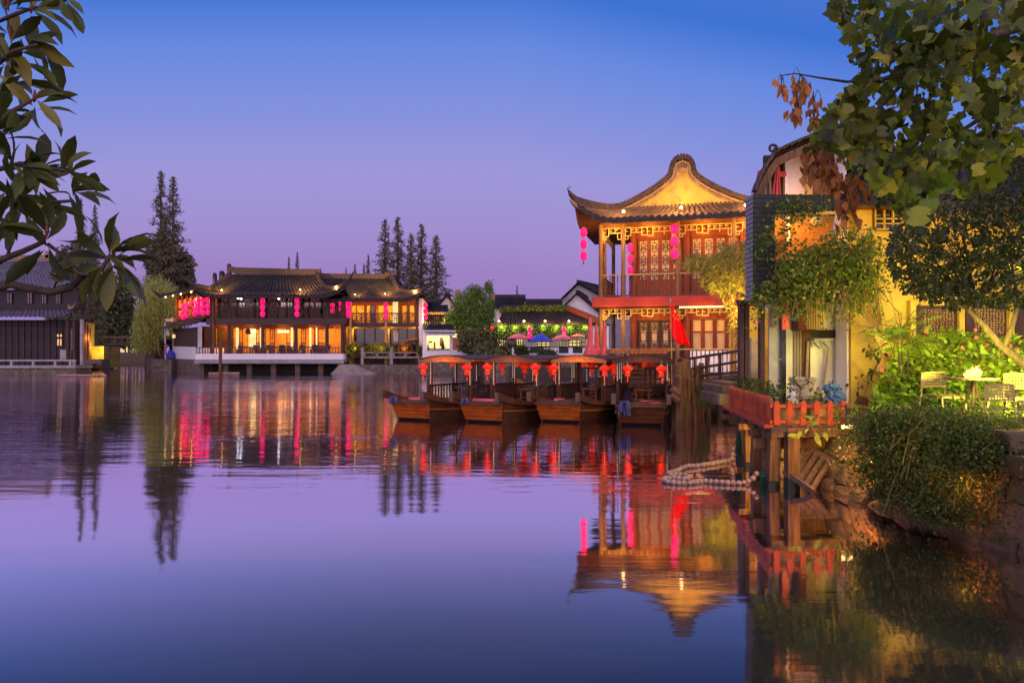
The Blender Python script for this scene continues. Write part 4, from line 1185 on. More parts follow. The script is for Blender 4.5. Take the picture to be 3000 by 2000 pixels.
# house roof above the kiosk, washed by lamps
h4 = thing('tiled_house', 'low house above the kiosk with lamp-washed tiled roof and orange clerestory', 'house', (X3(1280), 78, 0))
b = MB(); roof_slope(b, (gx(1236, 77), 77, gz(952, 77)), (gx(1322, 77), 77, gz(952, 77)), (gx(1236, 80), 80, gz(924, 80)), (gx(1312, 80), 80, gz(924, 80)), 12, sag=.1, amp=.16, nv=6); b.build('lower_roof', M['tile'], h4)
MB().box(gx(1236, 80), gx(1302, 80), 80, 80.3, gz(926, 80), gz(915, 80)).build('clerestory', M['wood_gold'], h4)
b = MB(); roof_slope(b, (gx(1236, 79), 79, gz(916, 79)), (gx(1322, 79), 79, gz(916, 79)), (gx(1236, 82), 82, gz(900, 82)), (gx(1312, 82), 82, gz(900, 82)), 14, sag=.1, amp=.1, nv=5)
b.sweep([(gx(1236, 82), 82, gz(899, 82)), (gx(1312, 82), 82, gz(898, 82))], .3, .4); b.build('upper_roof', M['tile'], h4)
MB().box(gx(1240, 79), gx(1312, 79), 80.4, 86, .8, gz(918, 79)).build('wall', M['plaster'], h4)
lamp((gx(1246, 77.2), 77.2, gz(939, 77)), 160, (1, .5, .1), .1, h4); lamp((gx(1300, 77.2), 77.2, gz(939, 77)), 330, (1, .5, .1), .1, h4)
lamp((gx(1280, 79), 79.0, gz(926, 79)), 25, (1, .5, .1), .1, h4)


def gable_house(name, label, px0, px1, pyb, pye, pya, d, depth, ridge_right, wall='plaster', ww=0, apex=.5, roofm='tile'):
    """house with its gable towards us: eave corners at (px0|px1, pye), apex at pya; the roof runs back and to the right"""
    h = thing(name, label, 'house', (gx((px0 + px1) / 2, d), d, 0))
    ax = px0 + (px1 - px0) * apex
    off = Vector((gx(ridge_right, d + depth) - gx(ax, d), depth, 0))
    P0, P1, A = pt(px0, pye, d), pt(px1, pye + ww, d), pt(ax, pya, d)
    MB().prism([(P0.x, d, .8), (P1.x, d, .8), P1, A, P0], off).build('wall', M[wall], h)
    b = MB()
    o = Vector((0, -.5, .12))
    lt, rt_ = (P0 - A) * .12, (P1 - A) * .12
    roof_slope(b, P1 + rt_ + o, P1 + rt_ + off + o, A + o, A + off + o, 18, sag=.1, amp=.09, nv=5)
    roof_slope(b, P0 + lt + off + o, P0 + lt + o, A + off + o, A + o, 18, sag=.1, amp=.09, nv=5)
    b.sweep([A + o + Vector((0, 0, .15)), A + off + o + Vector((0, 0, .15))], .35, .35)
    b.sweep([P0 + lt + o, A + o + Vector((0, -.02, .06)), P1 + rt_ + o], .35, .14)
    b.build('roof', M[roofm], h)
    return h


gable_house('gabled_house', 'small white gable with a dark timber cross behind the bamboo-like tree', 1287, 1330, 905, 897, 868, 86, 8, 1335, 'plaster')
h5 = gable_house('gabled_house', 'white-gabled house with dark tiled roof close behind the pavilion', 1645, 1752, 985, 905, 862, 80, 9, 1720, 'plaster', 10, .42)
h6 = gable_house('gabled_house', 'tall grey gable showing above the white one near the pavilion', 1648, 1770, 985, 874, 832, 88, 9, 1775, 'concrete', 0, .36)


def long_house(name, label, px0, px1, pyw, pye, pyr, d, dep, ribs, ridge_in=(0, 0), wall='plaster', roofm='tile', up=0.):
    """long low house with its eave towards us"""
    h = thing(name, label, 'house', (gx((px0 + px1) / 2, d), d, 0))
    MB().box(gx(px0 + 4, d), gx(px1 - 4, d), d + .6, d + dep + 3, .7, gz(pye, d) + .1).build('wall', M[wall], h)
    b = MB(); d2 = d + dep
    roof_slope(b, pt(px0, pye, d), pt(px1, pye, d), pt(px0 + ridge_in[0], pyr, d2), pt(px1 - ridge_in[1], pyr, d2), ribs, sag=.2, amp=.15, up0=up, up1=up, nv=7)
    roof_slope(b, pt(px1, pye, d) + Vector((0, 2 * dep, 0)), pt(px0, pye, d) + Vector((0, 2 * dep, 0)), pt(px1 - ridge_in[1], pyr, d2), pt(px0 + ridge_in[0], pyr, d2), ribs, sag=.2, amp=.09, nv=7)
    rf = b.build('roof', M[roofm], h)
    MB().sweep([pt(px0 + ridge_in[0], pyr - 3, d2), pt(px1 - ridge_in[1], pyr - 3, d2)], .35, .5).build('roof_ridge', M['ridge'], rf)
    return h


long_house('tiled_house', 'long dark-roofed house behind the ivy restaurant, left of the lone spire tree', 1425, 1550, 960, 905, 872, 84, 4, 24, (10, 10))
long_house('tiled_house', 'low far roof on the skyline between the lone tree and the white gables', 1535, 1655, 960, 900, 884, 92, 4, 20, (4, 2))
long_house('tiled_house', 'sliver of tiled roof behind the wing lantern and the bamboo-like tree', 1236, 1300, 960, 898, 884, 90, 3, 10)
o = thing('ridge_ornament', 'round-topped gable ornament on the skyline left of the bamboo-like tree', 'ornament', pt(1340, 866, 88))
b = MB(); b.prism([pt(1332, 868, 88), pt(1349, 868, 88), pt(1348, 855, 88), pt(1344, 848, 88), pt(1339, 847, 88), pt(1334, 851, 88)], (0, .5, 0)); b.build('scroll_block', M['trim'], o)
MB().box(gx(1300, 88), gx(1420, 88), 88, 94, .7, gz(868, 88)).build('parapet', M['plaster'], o)
o = thing('ridge_ornament', 'scrolled ridge end just right of the bamboo-like tree', 'ornament', pt(1443, 870, 83))
MB().prism([pt(1437, 880, 83), pt(1450, 880, 83), pt(1450, 858, 83), pt(1445, 853, 83), pt(1438, 857, 83)], (0, .5, 0)).build('scroll_block', M['trim'], o)

# ivy-hung restaurant and its terrace
D5 = 69.0
iv = long_house('ivy_restaurant', 'long restaurant with an ivy-topped tiled roof and a lit curtain of ivy under its eaves', 1452, 1790, 1040, 955, 905, D5, 5, 46, (22, 120), 'plaster_clean')
MB().sweep([pt(1665, 903, D5 + 4), pt(1720, 925, D5 + 2), pt(1770, 948, D5)], .4, .5).build('verge', M['wood_red'], iv)
for px in (1462, 1535, 1597, 1667):
    MB().lathe([(.05, -.08), (.11, 0), (.05, .1)], 8, pt(px, 941, D5 - .1)).build('roof_lamp', M['bulb'], iv)
    lamp(pt(px, 933, D5 + .1), 240, (1, .48, .08), .1, iv)
for px in (1470, 1510, 1550, 1590, 1630, 1670, 1715):
    lamp(pt(px, 957, D5 - 1.0), 75, (.95, 1, .25), .25, iv)
for a, c, e, f_ in ((1462, 1481, 1014, 992), (1513, 1532, 1014, 992), (1575, 1612, 1014, 1001), (1640, 1655, 1014, 1000), (1668, 1700, 1014, 995), (1705, 1716, 1014, 990)):
    w_ = MB().box(gx(a, D5), gx(c, D5), D5 + .5, D5 + .56, gz(e, D5), gz(f_, D5)).build('window', M['lit_pale'], iv)
    q = MB()
    for k in range(4): px = a + (c - a) * k / 3; q.box(gx(px, D5) - .04, gx(px, D5) + .04, D5 + .44, D5 + .5, gz(e, D5), gz(f_, D5))
    for v in (e, (e + f_) / 2, f_): q.box(gx(a, D5), gx(c, D5), D5 + .45, D5 + .5, gz(v, D5) - .04, gz(v, D5) + .04)
    q.build('window_frame', M['wood_dark'], w_)
pb = MB().box(gx(1488, D5), gx(1510, D5), D5 + .46, D5 + .52, gz(1010, D5), gz(992, D5)).build('wall_poster', M['wood_dark'], iv)
MB().box(gx(1490, D5), gx(1508, D5), D5 + .44, D5 + .46, gz(1008, D5), gz(994, D5)).build('poster_face', M['concrete'], pb)
tw = thing('terrace_wall', 'white terrace wall with dark grille panels in front of the ivy restaurant', 'wall', (gx(1600, 66), 66, 0))
MB().box(gx(1500, 66), gx(1775, 66), 65.9, 66.3, gz(1047, 66), gz(1017, 66)).build('wall', M['plaster_clean'], tw)
for a, c in ((1508, 1535), (1553, 1593), (1637, 1665), (1678, 1706)):
    q = MB().box(gx(a, 66), gx(c, 66), 65.86, 65.9, gz(1034, 66), gz(1016.5, 66)); q.build('grille_panel', M['siding'], tw)
MB().box(gx(1496, 66), gx(1778, 66), 65.8, 66.4, gz(1017, 66), gz(1015.2, 66)).build('wall_cap', M['ridge'], tw)
o = MB().box(gx(1420, 66), gx(1790, 66), 65.6, 66.4, -.6, gz(1047, 66)).build('quay_wall', M['stone']); tag(o, 'dark stone quay along the water below the white terrace wall', 'quay wall')

# ------------------------------------------------------------------ parasols
def parasol(label, p, r, mat, rise=.25, h=2.6, scal=8, kind='open', dome=False):
    u = thing('parasol', label, 'parasol', p)
    b = MB(); n = scal * 3
    prof = [(0.02, 0), (.35, -.1), (.7, -.5), (.92, -.82), (1.0, -1)] if dome else [(0.02, 0), (.5, -.42), (1.0, -1)]
    for rr, zz in prof:
        b.v += [(rr * r * math.cos(2 * math.pi * k / n) * (1 - .04 * rr * (1 - math.cos(scal * 2 * math.pi * k / n)) / 2), rr * r * math.sin(2 * math.pi * k / n), h + zz * rise) for k in range(n)]
    for i in range(len(prof) - 1):
        for k in range(n): b.f.append((i * n + k, i * n + (k + 1) % n, (i + 1) * n + (k + 1) % n, (i + 1) * n + k))
    b.build('canopy', M[mat], u, world=False, solid=.02)
    MB().tube([(0, 0, 0), (0, 0, h + .12)], .03, 6).build('pole', M['metal_dark'], u, world=False)
    q = MB()
    for k in range(scal): a = 2 * math.pi * k / scal; q.tube([(0, 0, h - .15), (r * .95 * math.cos(a), r * .95 * math.sin(a), h - rise * .98)], .012, 4)
    q.build('rib', M['metal_dark'], u, world=False)
    return u


zt = .85
for lab, px, py, w, mat, rise, dm, d in (('flat rose parasol at the left end of the terrace', 1519, 977, 72, 'cloth_rose', .48, False, 67.2), ('domed blue parasol in the middle of the terrace', 1582, 979, 72, 'cloth_blue', .7, True, 67.0),
                                     ('rose parasol immediately right of the blue parasol', 1648, 979, 68, 'cloth_rose', .5, False, 67.4), ('pale rose parasol half hidden behind its neighbour near the closed parasols', 1692, 978, 50, 'cloth_pink', .25, False, 68.0)):
    parasol(lab, (gx(px, d), d, zt), w / 2 * d / F, mat, rise, gz(py, d) - zt, dome=dm)
lantern_string('pair of pink lanterns hanging before the lit ivy above the rose parasol', pt(1552, 954, D5 - 1.2), r=.2, h=.52, n=2, gap=.06)
lantern_string('pair of pink lanterns hanging before the lit ivy right of the blue parasol', pt(1652, 953, D5 - 1.2), r=.19, h=.52, n=2, gap=.06)
lantern_string('single small red lantern at the left end of the lit ivy', pt(1441, 952, D5 - 1.0), r=.18, h=.3, n=1, mat='red_glow')
lantern_string('small red lantern on the wire between the kiosk and the dark shrubs', pt(1372, 966, 72.4), r=.14, h=.25, n=1, mat='red_glow')
o = MB().tube([pt(1338, 970, 72.6), pt(1360, 968.5, 72.5)], .06, 5).tube([pt(1360, 968.5, 72.5), pt(1400, 968, 72.4)], .025, 5).build('lantern_wire', M['red_paint']); tag(o, 'red-wrapped wire reaching from the kiosk awning towards the shrubs', 'wire')
o = MB().tube([pt(1392, 1048, 71), pt(1392, 1018, 71)], .05, 5).build('mooring_post', M['metal_dark']); tag(o, 'thin dark post standing before the white kiosk wall', 'post')

# closed parasols on the pavilion terrace
def closed_parasol(label, px, ytop, ybot, w, d, mat='cloth_pink'):
    p = pt(px, ybot, d); u = thing('closed_parasol', label, 'parasol', (p.x, p.y, p.z))
    H = (ybot - ytop) * d / F; r = w / 2 * d / F
    b = MB(); n = 24
    prof = [(.05, H), (.22, H * .95), (.3, H * .9), (.22, H * .86), (.36, H * .72), (.42, H * .5), (.36, H * .38), (.6, H * .2), (.95, H * .04), (.9, 0)]
    for rr, z in prof:
        b.v += [(rr * r * (1 + .16 * math.cos(6 * 2 * math.pi * k / n + z * .6)) * math.cos(2 * math.pi * k / n), rr * r * (1 + .16 * math.cos(6 * 2 * math.pi * k / n + z * .6)) * math.sin(2 * math.pi * k / n), z) for k in range(n)]
    for i in range(len(prof) - 1):
        for k in range(n): b.f.append((i * n + k, i * n + (k + 1) % n, (i + 1) * n + (k + 1) % n, (i + 1) * n + k))
    b.build('folded_canopy', M[mat], u, world=False, smooth=True)
    MB().tube([(0, 0, .95 - p.z), (0, 0, H * 1.02)], .03, 6).build('pole', M['metal_pale'], u, world=False)
    return u


closed_parasol('tallest closed pink parasol, leftmost of the three by the pavilion', 1729, 932, 1041, 38, 32.5)
closed_parasol('middle closed parasol squeezed between its two neighbours', 1748, 950, 1042, 30, 33.2)
closed_parasol('closed pink parasol against the pavilion corner column', 1771, 946, 1042, 30, 33.0)

# ------------------------------------------------------------------ unlit house at the left edge
D6 = 70.0
X6 = lambda px, d=D6: gx(px, d)
Z6 = lambda py, d=D6: gz(py, d)
lh = thing('dark_house', 'unlit two-storey waterside house with blue-grey tiled roofs at the left frame edge', 'house', (X6(100), D6, 0))
MB().box(X6(-160), X6(233), D6 - .6, D6 + 2, -.5, Z6(1078)).build('stone_base', M['stone'], lh)
MB().box(X6(-160), X6(236), D6 - .8, D6 + 2, Z6(1078), Z6(1070)).build('terrace_edge', M['concrete'], lh)
b = MB(); b.box(X6(-160), X6(234), D6 - .7, D6 - .5, Z6(1058), Z6(1053))
for px in (-20, 47, 110, 174, 218, 229): b.box(X6(px - 3), X6(px + 3), D6 - .7, D6 - .5, Z6(1070), Z6(1058))
b.build('terrace_rail', M['concrete'], lh)
b = MB(); b.box(X6(-160), X6(192), D6 + 1.5, D6 + 3, Z6(1070), Z6(935)); b.box(X6(-160), X6(208), D6 + 1.2, D6 + 2.4, Z6(902), Z6(845)); b.build('timber_wall', M['night_wood'], lh)
b = MB()
for px in range(-150, 192, 19): b.box(X6(px) - .06, X6(px) + .06, D6 + 1.4, D6 + 1.5, Z6(1070), Z6(935))
for v in (1012, 962): b.box(X6(-160), X6(192), D6 + 1.42, D6 + 1.5, Z6(v) - .06, Z6(v) + .06)
b.build('wall_lattice', M['wood_dark'], lh)
for a, c, e, f_, mt in ((140, 158, 985, 978, 'lit_warm'), (141, 157, 1011, 992, 'lit_warm'), (130, 135, 1011, 1007, 'lit_warm'), (-4, 12, 886, 856, 'glass_blue'), (56, 72, 887, 855, 'glass_blue'), (99, 114, 887, 856, 'glass_blue'), (142, 156, 887, 856, 'glass_blue'), (168, 190, 1066, 962, 'glass_dark')):
    dd = D6 + (1.35 if e > 900 else 1.1)
    w_ = MB().box(X6(a), X6(c), dd, dd + .05, Z6(e), Z6(f_)).build('window', M[mt], lh)
    q = MB()
    for k in range(3): px = a + (c - a) * k / 2; q.box(X6(px) - .05, X6(px) + .05, dd - .05, dd, Z6(e), Z6(f_))
    q.build('window_bar', M['wood_dark'], w_)
for px in (195, 214, 236):
    MB().box(X6(px) - .12, X6(px) + .12, D6 + .1, D6 + .35, Z6(1070), Z6(935)).build('column', M['wood_dark'] if px != 236 else M['concrete'], lh)
MB().box(X6(168), X6(197), D6 + .4, D6 + .5, Z6(1052), Z6(1024)).build('pale_cabinet', M['concrete'], lh)
b = MB()
roof_slope(b, (X6(-170), D6 - .9, Z6(932)), (X6(246), D6 - .9, Z6(932)), (X6(-170), D6 + 1.6, Z6(903)), (X6(180), D6 + 1.6, Z6(903)), 30, sag=.1, amp=.1, up1=.55, nv=6)
roof_slope(b, (X6(-170, D6), D6, Z6(842)), (X6(216), D6, Z6(842)), (X6(-170), D6 + 4.5, Z6(748)), (X6(64), D6 + 4.5, Z6(748)), 30, sag=.45, amp=.1, up1=.5, nv=9)
roof_slope(b, (X6(216), D6, Z6(842)), (X6(206, 75), D6 + 5, Z6(846, 75)), (X6(64), D6 + 4.5, Z6(748)), (X6(64), D6 + 5, Z6(748)), 18, sag=.4, amp=.1, up0=.5, nv=7)
rf = b.build('roof', pm('blue_grey_tile', (.075, .07, .1), (.15, .14, .2), scale=3, rough=.6, bump=.3, bscale=9), lh)
b = MB(); b.sweep([(X6(-170), D6 + 1.5, Z6(900)), (X6(180), D6 + 1.5, Z6(900))], .3, .22)
b.sweep([(X6(180), D6 + 1.2, Z6(895)), (X6(200), D6 + .2, Z6(902)), (X6(225), D6 - .6, Z6(903)), (X6(237), D6 - .9, Z6(890))], [.3, .3, .2, .06], [.35, .35, .24, .08])
b.sweep([(X6(-170), D6 + 4.5, Z6(737)), (X6(58), D6 + 4.5, Z6(736))], .4, .5); b.box(X6(48), X6(58), D6 + 4.3, D6 + 4.7, Z6(738), Z6(716))
b.sweep([(X6(62), D6 + 4.4, Z6(742)), (X6(140), D6 + 2.4, Z6(795)), (X6(212), D6 + .1, Z6(836)), (X6(228), D6 - .4, Z6(832)), (X6(235), D6 - .6, Z6(822))], [.3, .3, .25, .15, .06], [.35, .35, .3, .2, .08])
b.build('roof_ridge', M['trim'], rf)

# ------------------------------------------------------------------ canal mouth: bridge, far bank, camera pole
br = thing('footbridge', 'dark timber footbridge with rails and stairs across the canal mouth', 'bridge', pt(350, 1008, 104))
DB = 104
b = MB(); b.box(gx(286, DB), gx(440, DB), DB, DB + 2, gz(1012, DB), gz(1004, DB)); b.build('bridge_deck', M['wood_dark'], br)
for dd in (0, 1.9):
    q = MB(); q.box(gx(290, DB), gx(440, DB), DB + dd, DB + dd + .12, gz(989, DB), gz(986, DB))
    for px in (292, 300, 334, 338, 370, 374, 404, 408, 438): q.box(gx(px, DB), gx(px + 1.6, DB), DB + dd, DB + dd + .12, gz(1004, DB), gz(988, DB))
    q.bar(pt(290, 988, DB + dd), pt(262, 1008, DB + dd), .14, .2); q.bar(pt(288, 1008, DB + dd), pt(258, 1040, DB + dd), .25, .4)
    q.build('bridge_rail', M['wood_plank'], br)
for px in (303, 432): MB().box(gx(px, DB) - .5, gx(px, DB) + .5, DB + .3, DB + 1.7, -.5, gz(1012, DB)).build('bridge_pier', M['wood_dark'], br)
o = MB().box(gx(300, 146), gx(445, 146), 146, 150, -.5, gz(1034, 146)).build('canal_wall', M['stone_wet']); tag(o, 'pinkish stone wall closing the canal beyond the footbridge', 'canal wall')
sh = thing('canal_shops', 'row of tiny lit shopfronts glowing under the footbridge', 'shops', pt(370, 1020, 150))
MB().box(gx(300, 150), gx(450, 150), 151.5, 153, .8, gz(1000, 150)).build('shop_wall', M['wood_dark'], sh)
rs = random.Random(4)
for k in range(11):
    px = 318 + k * 11 + rs.uniform(-3, 3); c = ['lit_warm', 'lit_pale', 'led'][k % 3]
    MB().box(gx(px, 150), gx(px + rs.uniform(2, 6), 150), 151.3, 151.5, gz(1032, 150), gz(1012 + rs.uniform(0, 10), 150)).build('shop_light', M[c], sh)
lb = thing('canal_cottage', 'yellow-lit stone cottage wall beside the dark house at the canal mouth', 'cottage', pt(268, 1030, 96))
MB().box(gx(240, 96), gx(251, 96), 96, 98, .4, gz(945, 96)).build('lit_door_wall', M['plaster_yellow'], lb)
MB().box(gx(258, 97), gx(304, 97), 97, 101, .2, gz(1014, 97)).build('stone_wall', M['plaster_yellow'], lb)
MB().box(gx(238, 96), gx(310, 96), 95, 97, -.4, gz(1052, 96)).build('landing', M['stone'], lb)
for px, y0 in ((246, 945), (254, 948), (262, 960)): MB().box(gx(px - 2, 95.5), gx(px + 2, 95.5), 95.4, 95.8, gz(1052, 95.5), gz(y0, 95.5)).build('post', M['wood_brown'], lb)
lamp(pt(250, 990, 95.0), 120, (1, .6, .1), .2, lb); lamp(pt(282, 1015, 95.4), 420, (1, .75, .15), .2, lb)
bt = MB(); bt.grid(lambda u, v: Vector((gx(258, 84) + u * 1.8, 84 + (v - .5) * 1.1 * math.sin(math.pi * min(1, u + .15)) ** .5, .1 + .35 * (2 * v - 1) ** 2 + .25 * (2 * u - 1) ** 4)), 10, 6)
o = bt.build('rowing_boat', M['wood_brown'], solid=.06); tag(o, 'small brown rowing boat moored beside the dark house', 'rowing boat')
cp = thing('camera_pole', 'thin pale pole with a security camera and striped foot at the canal corner', 'camera pole', pt(485, 1052, 82))
MB().tube([pt(485, 1052, 82), pt(483, 945, 82)], .1, 6).tube([pt(483, 950, 82), pt(490, 940, 82)], .05, 6).build('pole', M['metal_pale'], cp)
MB().box(gx(488, 82), gx(510, 82), 81.7, 82.3, gz(941, 82), gz(934, 82)).box(gx(506, 82), gx(511, 82), 81.6, 82.4, gz(943, 82), gz(931, 82)).build('camera_housing', M['metal_pale'], cp)
MB().box(gx(487, 82), gx(496, 82), 82, 82.2, gz(982, 82), gz(963, 82)).build('control_box', M['plaster_clean'], cp)
b = MB()
for k in range(4): b.lathe([(.125, 0), (.125, .22)], 8, tuple(pt(484.6, 1036 - k * 8, 82)))
b.build('red_stripe', M['red_paint'], cp)
o = MB().prism([pt(488, 1050, 81.5), pt(506, 1050, 81.5), pt(503, 1030, 81.5), pt(490, 1026, 81.5)], (0, .8, 0)).build('covered_bundle', M['cloth_blue'], bevel=.1); tag(o, 'small dark blue covered bundle at the foot of the camera pole', 'bundle')
o = MB().box(gx(456, 82), gx(515, 82), 81, 84, -.5, gz(1052, 82)).build('quay_wall', M['stone']); tag(o, 'small rough stone landing under the camera pole', 'quay wall')
o = MB().box(gx(428, 92), gx(462, 92), 92, 96, -.5, gz(1035, 92)).build('canal_wall', M['stone']); tag(o, 'shadowed stone bank under the willow', 'canal wall')
ls = thing('lane_lantern', 'small yellow lamp on a short post beside the teahouse wing', 'street lamp', pt(508, 1048, 83))
MB().tube([pt(507, 1048, 82.5), pt(507, 972, 82.5)], .06, 6).build('post', M['metal_pale'], ls)
MB().box(gx(507, 82.4), gx(516, 82.4), 82.2, 82.6, gz(990, 82.4), gz(980, 82.4)).build('lamp_head', M['lit_pale'], ls)
# floating booms far out
def boom(label, p, q, n, r, sag=0.):
    f = thing('float_boom', label, 'float boom', p)
    P_, Q_ = Vector(p), Vector(q)
    MB().tube([P_, P_.lerp(Q_, .5), Q_], r * .3, 5).build('boom_line', M['rope'], f)
    m = MB()
    for k in range(n): m.lathe([(r * .3, -r), (r * .9, -r * .4), (r, 0), (r * .9, r * .4), (r * .3, r)], 8, tuple(P_.lerp(Q_, (k + .5) / n)))
    m.build('float_row', M['buoy'], f)
boom('straight row of pale floats in front of the dark house', (gx(155, 64), 64.5, .08), (gx(318, 64), 63.6, .08), 60, .1)
boom('short row of pale floats at the foot of the mooring stake', (gx(612, 71), 71, .08), (gx(694, 71), 71.6, .08), 26, .12)
o = MB().tube([pt(645, 1098, 71), pt(646, 1030, 71), pt(648, 998, 71)], .16, 7).build('mooring_stake', M['wood_brown']); tag(o, 'single brown wooden stake rising from the water before the teahouse', 'stake')
# ------------------------------------------------------------------ sightseeing boats
def hull_half(y): return .66 + .14 * math.sin(math.pi * min(1, max(0, (y + .2) / 7.6))) ** .8
def gun_z(y): return .38 + .32 * ((y - 3.5) / 3.7) ** 2


def make_boat(label, L_=7.2, canopy=True):
    o = thing('canopy_boat', label, 'boat', (0, 0, 0), 0, 'canopied sightseeing boats')
    def side(s):
        def fn(u, v):
            y = -.05 + u * L_
            w, gzv = hull_half(y), gun_z(y)
            zb = -.22 + .2 * ((y - 3.5) / 3.8) ** 4
            yy = y + (.22 * (1 - v) if u < .02 else 0)
            return (s * (w * (.78 + .22 * v ** .7)), yy, zb + (gzv - zb) * v)
        return fn
    b = MB()
    for s in (-1, 1): b.grid(side(s), 22, 5)
    b.grid(lambda u, v: ((v * 2 - 1) * .78 * hull_half(u * L_), u * L_ + (.2 if u == 0 else 0), -.22 + .2 * ((u * L_ - 3.5) / 3.8) ** 4), 12, 2)
    b.grid(lambda u, v: ((u * 2 - 1) * hull_half(L_), L_ - .1 * (1 - v), -.1 + (gun_z(L_) + .1) * v), 2, 2)
    b.build('hull', M['boat_dark'], o, world=False, solid=.045)
    for s in (-1, 1):
        MB().sweep([(s * (hull_half(y) * .955 + .025), y, .06 + .45 * gun_z(y)) for y in (.05, .6, 1.5, 2.6, 4, 5.4, 6.4, 7.1)], .03, .045).build('rub_rail', M['boat_roof'], o, world=False)
    # transom: four overlapping orange planks
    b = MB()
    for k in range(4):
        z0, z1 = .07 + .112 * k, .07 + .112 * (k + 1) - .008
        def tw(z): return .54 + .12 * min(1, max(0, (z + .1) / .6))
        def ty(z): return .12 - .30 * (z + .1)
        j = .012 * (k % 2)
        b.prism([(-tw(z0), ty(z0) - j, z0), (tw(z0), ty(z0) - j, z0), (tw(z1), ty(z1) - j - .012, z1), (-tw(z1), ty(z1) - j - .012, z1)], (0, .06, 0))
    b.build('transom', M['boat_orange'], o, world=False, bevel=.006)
    MB().prism([(-.53, .26, -.15), (.53, .26, -.15), (.55, .12, .08), (-.55, .12, .08)], (0, .05, 0)).build('wet_plank', M['night_wood'], o, world=False)
    b = MB(); b.box(-.68, .68, -.14, .02, .50, .585); b.box(-.62, .62, -.09, .0, .585, .61); b.build('transom_cap', M['boat_dark'], o, world=False, bevel=.01)
    for s in (-1, 1):
        ys = [-.48, -.2, .3, 1.2, 3.0, 5.0, L_ - .05, L_ + .3]
        b = MB().sweep([(s * (hull_half(max(y, -.1)) + .02), y, gun_z(y) + (.04 if y < 0 else .0)) for y in ys], [.09, .09, .09, .09, .09, .09, .09, .08], [.2, .2, .18, .14, .12, .13, .16, .16])
        gw_ = b.build('gunwale', M['boat_dark'], o, world=False, bevel=.008)
        MB().box(s * .71 - .06, s * .71 + .06, -.53, -.475, gun_z(-.48) - .14, gun_z(-.48) + .13).build('stern_head', M['wood_plank'], gw_, world=False, bevel=.01)
    b = MB()
    for k in range(9): b.box(-.6 + k * .134, -.6 + k * .134 + .127, 0, 1.9, .47, .5)
    b.build('stern_deck', M['wood_plank'], o, world=False)
    b = MB(); b.box(-.68, .68, 1.9, 6.6, .16, .2); b.box(-.6, .6, 5.7, 6.6, .5, .54); b.build('floor_boards', M['wood_brown'], o, world=False)
    for s in (-1, 1):
        q = MB(); q.box(min(s * .36, s * .68), max(s * .36, s * .68), 2.2, 5.1, .44, .48); q.box(min(s * .38, s * .42), max(s * .38, s * .42), 2.2, 5.1, .2, .44); q.build('bench', M['wood_brown'], o, world=False)
    b = MB(); b.box(-.28, .28, 2.9, 4.4, .8, .84)
    for x in (-.2, .2):
        for y in (3.0, 4.3): b.box(x - .03, x + .03, y - .03, y + .03, .26, .8)
    b.build('table', M['wood_brown'], o, world=False)
    # railings
    for s in (-1, 1):
        q = MB(); x = s * .72
        for k in range(19):
            y = 2.05 + k * .17; q.box(x - .018, x + .018, y - .02, y + .02, .42, .92)
        q.box(x - .03, x + .03, 1.95, 5.2, .9, .96); q.box(x - .025, x + .025, 1.95, 5.2, .44, .48)
        for y in (1.95, 3.5, 5.2):
            q.lathe([(.045, .36), (.045, 1.0), (.02, 1.06), (.05, 1.1), (.02, 1.15)], 8, (x, y, 0))
        q.build('railing', M['wood_dark'], o, world=False)
    # canopy posts with light strips
    for s in (-1, 1):
        for y in (2.15, 3.65, 5.1):
            ps = MB().box(s * .73 - .035, s * .73 + .035, y - .035, y + .035, .36, 1.74).build('canopy_post', M['wood_brown'], o, world=False)
            q = MB()
            for k in range(17): q.box(s * .73 - .010, s * .73 + .010, y - .044, y - .036, .98 + k * .042, .98 + k * .042 + .026)
            q.build('light_strip', M['led'], ps, world=False)
    # arched canopy
    lamp((0, 1.45, 1.45), 20, (1, .45, .14), .12, o)
    def arch(x, z): return z + .12 * (1 - (x / .88) ** 2)
    b = MB()
    xs = [-.88 + 1.76 * k / 14 for k in range(15)]
    b.prism([(x, 1.82, arch(x, 1.76)) for x in xs] + [(x, 1.82, arch(x, 1.70)) for x in reversed(xs)], (0, 3.6, 0))
    cn = b.build('canopy', M['boat_roof'], o, world=False)
    for y in (1.78, 5.4): MB().prism([(x, y, arch(x, 1.755)) for x in xs] + [(x, y, 1.645 + .045 * (1 - (x / .88) ** 2)) for x in reversed(xs)], (0, .04, 0)).build('canopy_fascia', M['boat_roof'], cn, world=False)
    b = MB()
    b.prism([(x * 1.03, 1.75, arch(x, 1.785)) for x in xs] + [(x * 1.03, 1.75, arch(x, 1.76)) for x in reversed(xs)], (0, 3.75, 0)); b.build('canopy_edge', M['wood_dark'], cn, world=False)
    rr = random.Random(2); dz = [rr.uniform(.07, .2) for _ in range(61)]
    b = MB().grid(lambda u, v: (.45 * math.sin(u * 11), 2.1 + 3.1 * u, 1.73 - v * dz[int(u * 60)]), 60, 1)
    b.build('paper_fringe', M['red_paint'], cn, world=False)
    return o


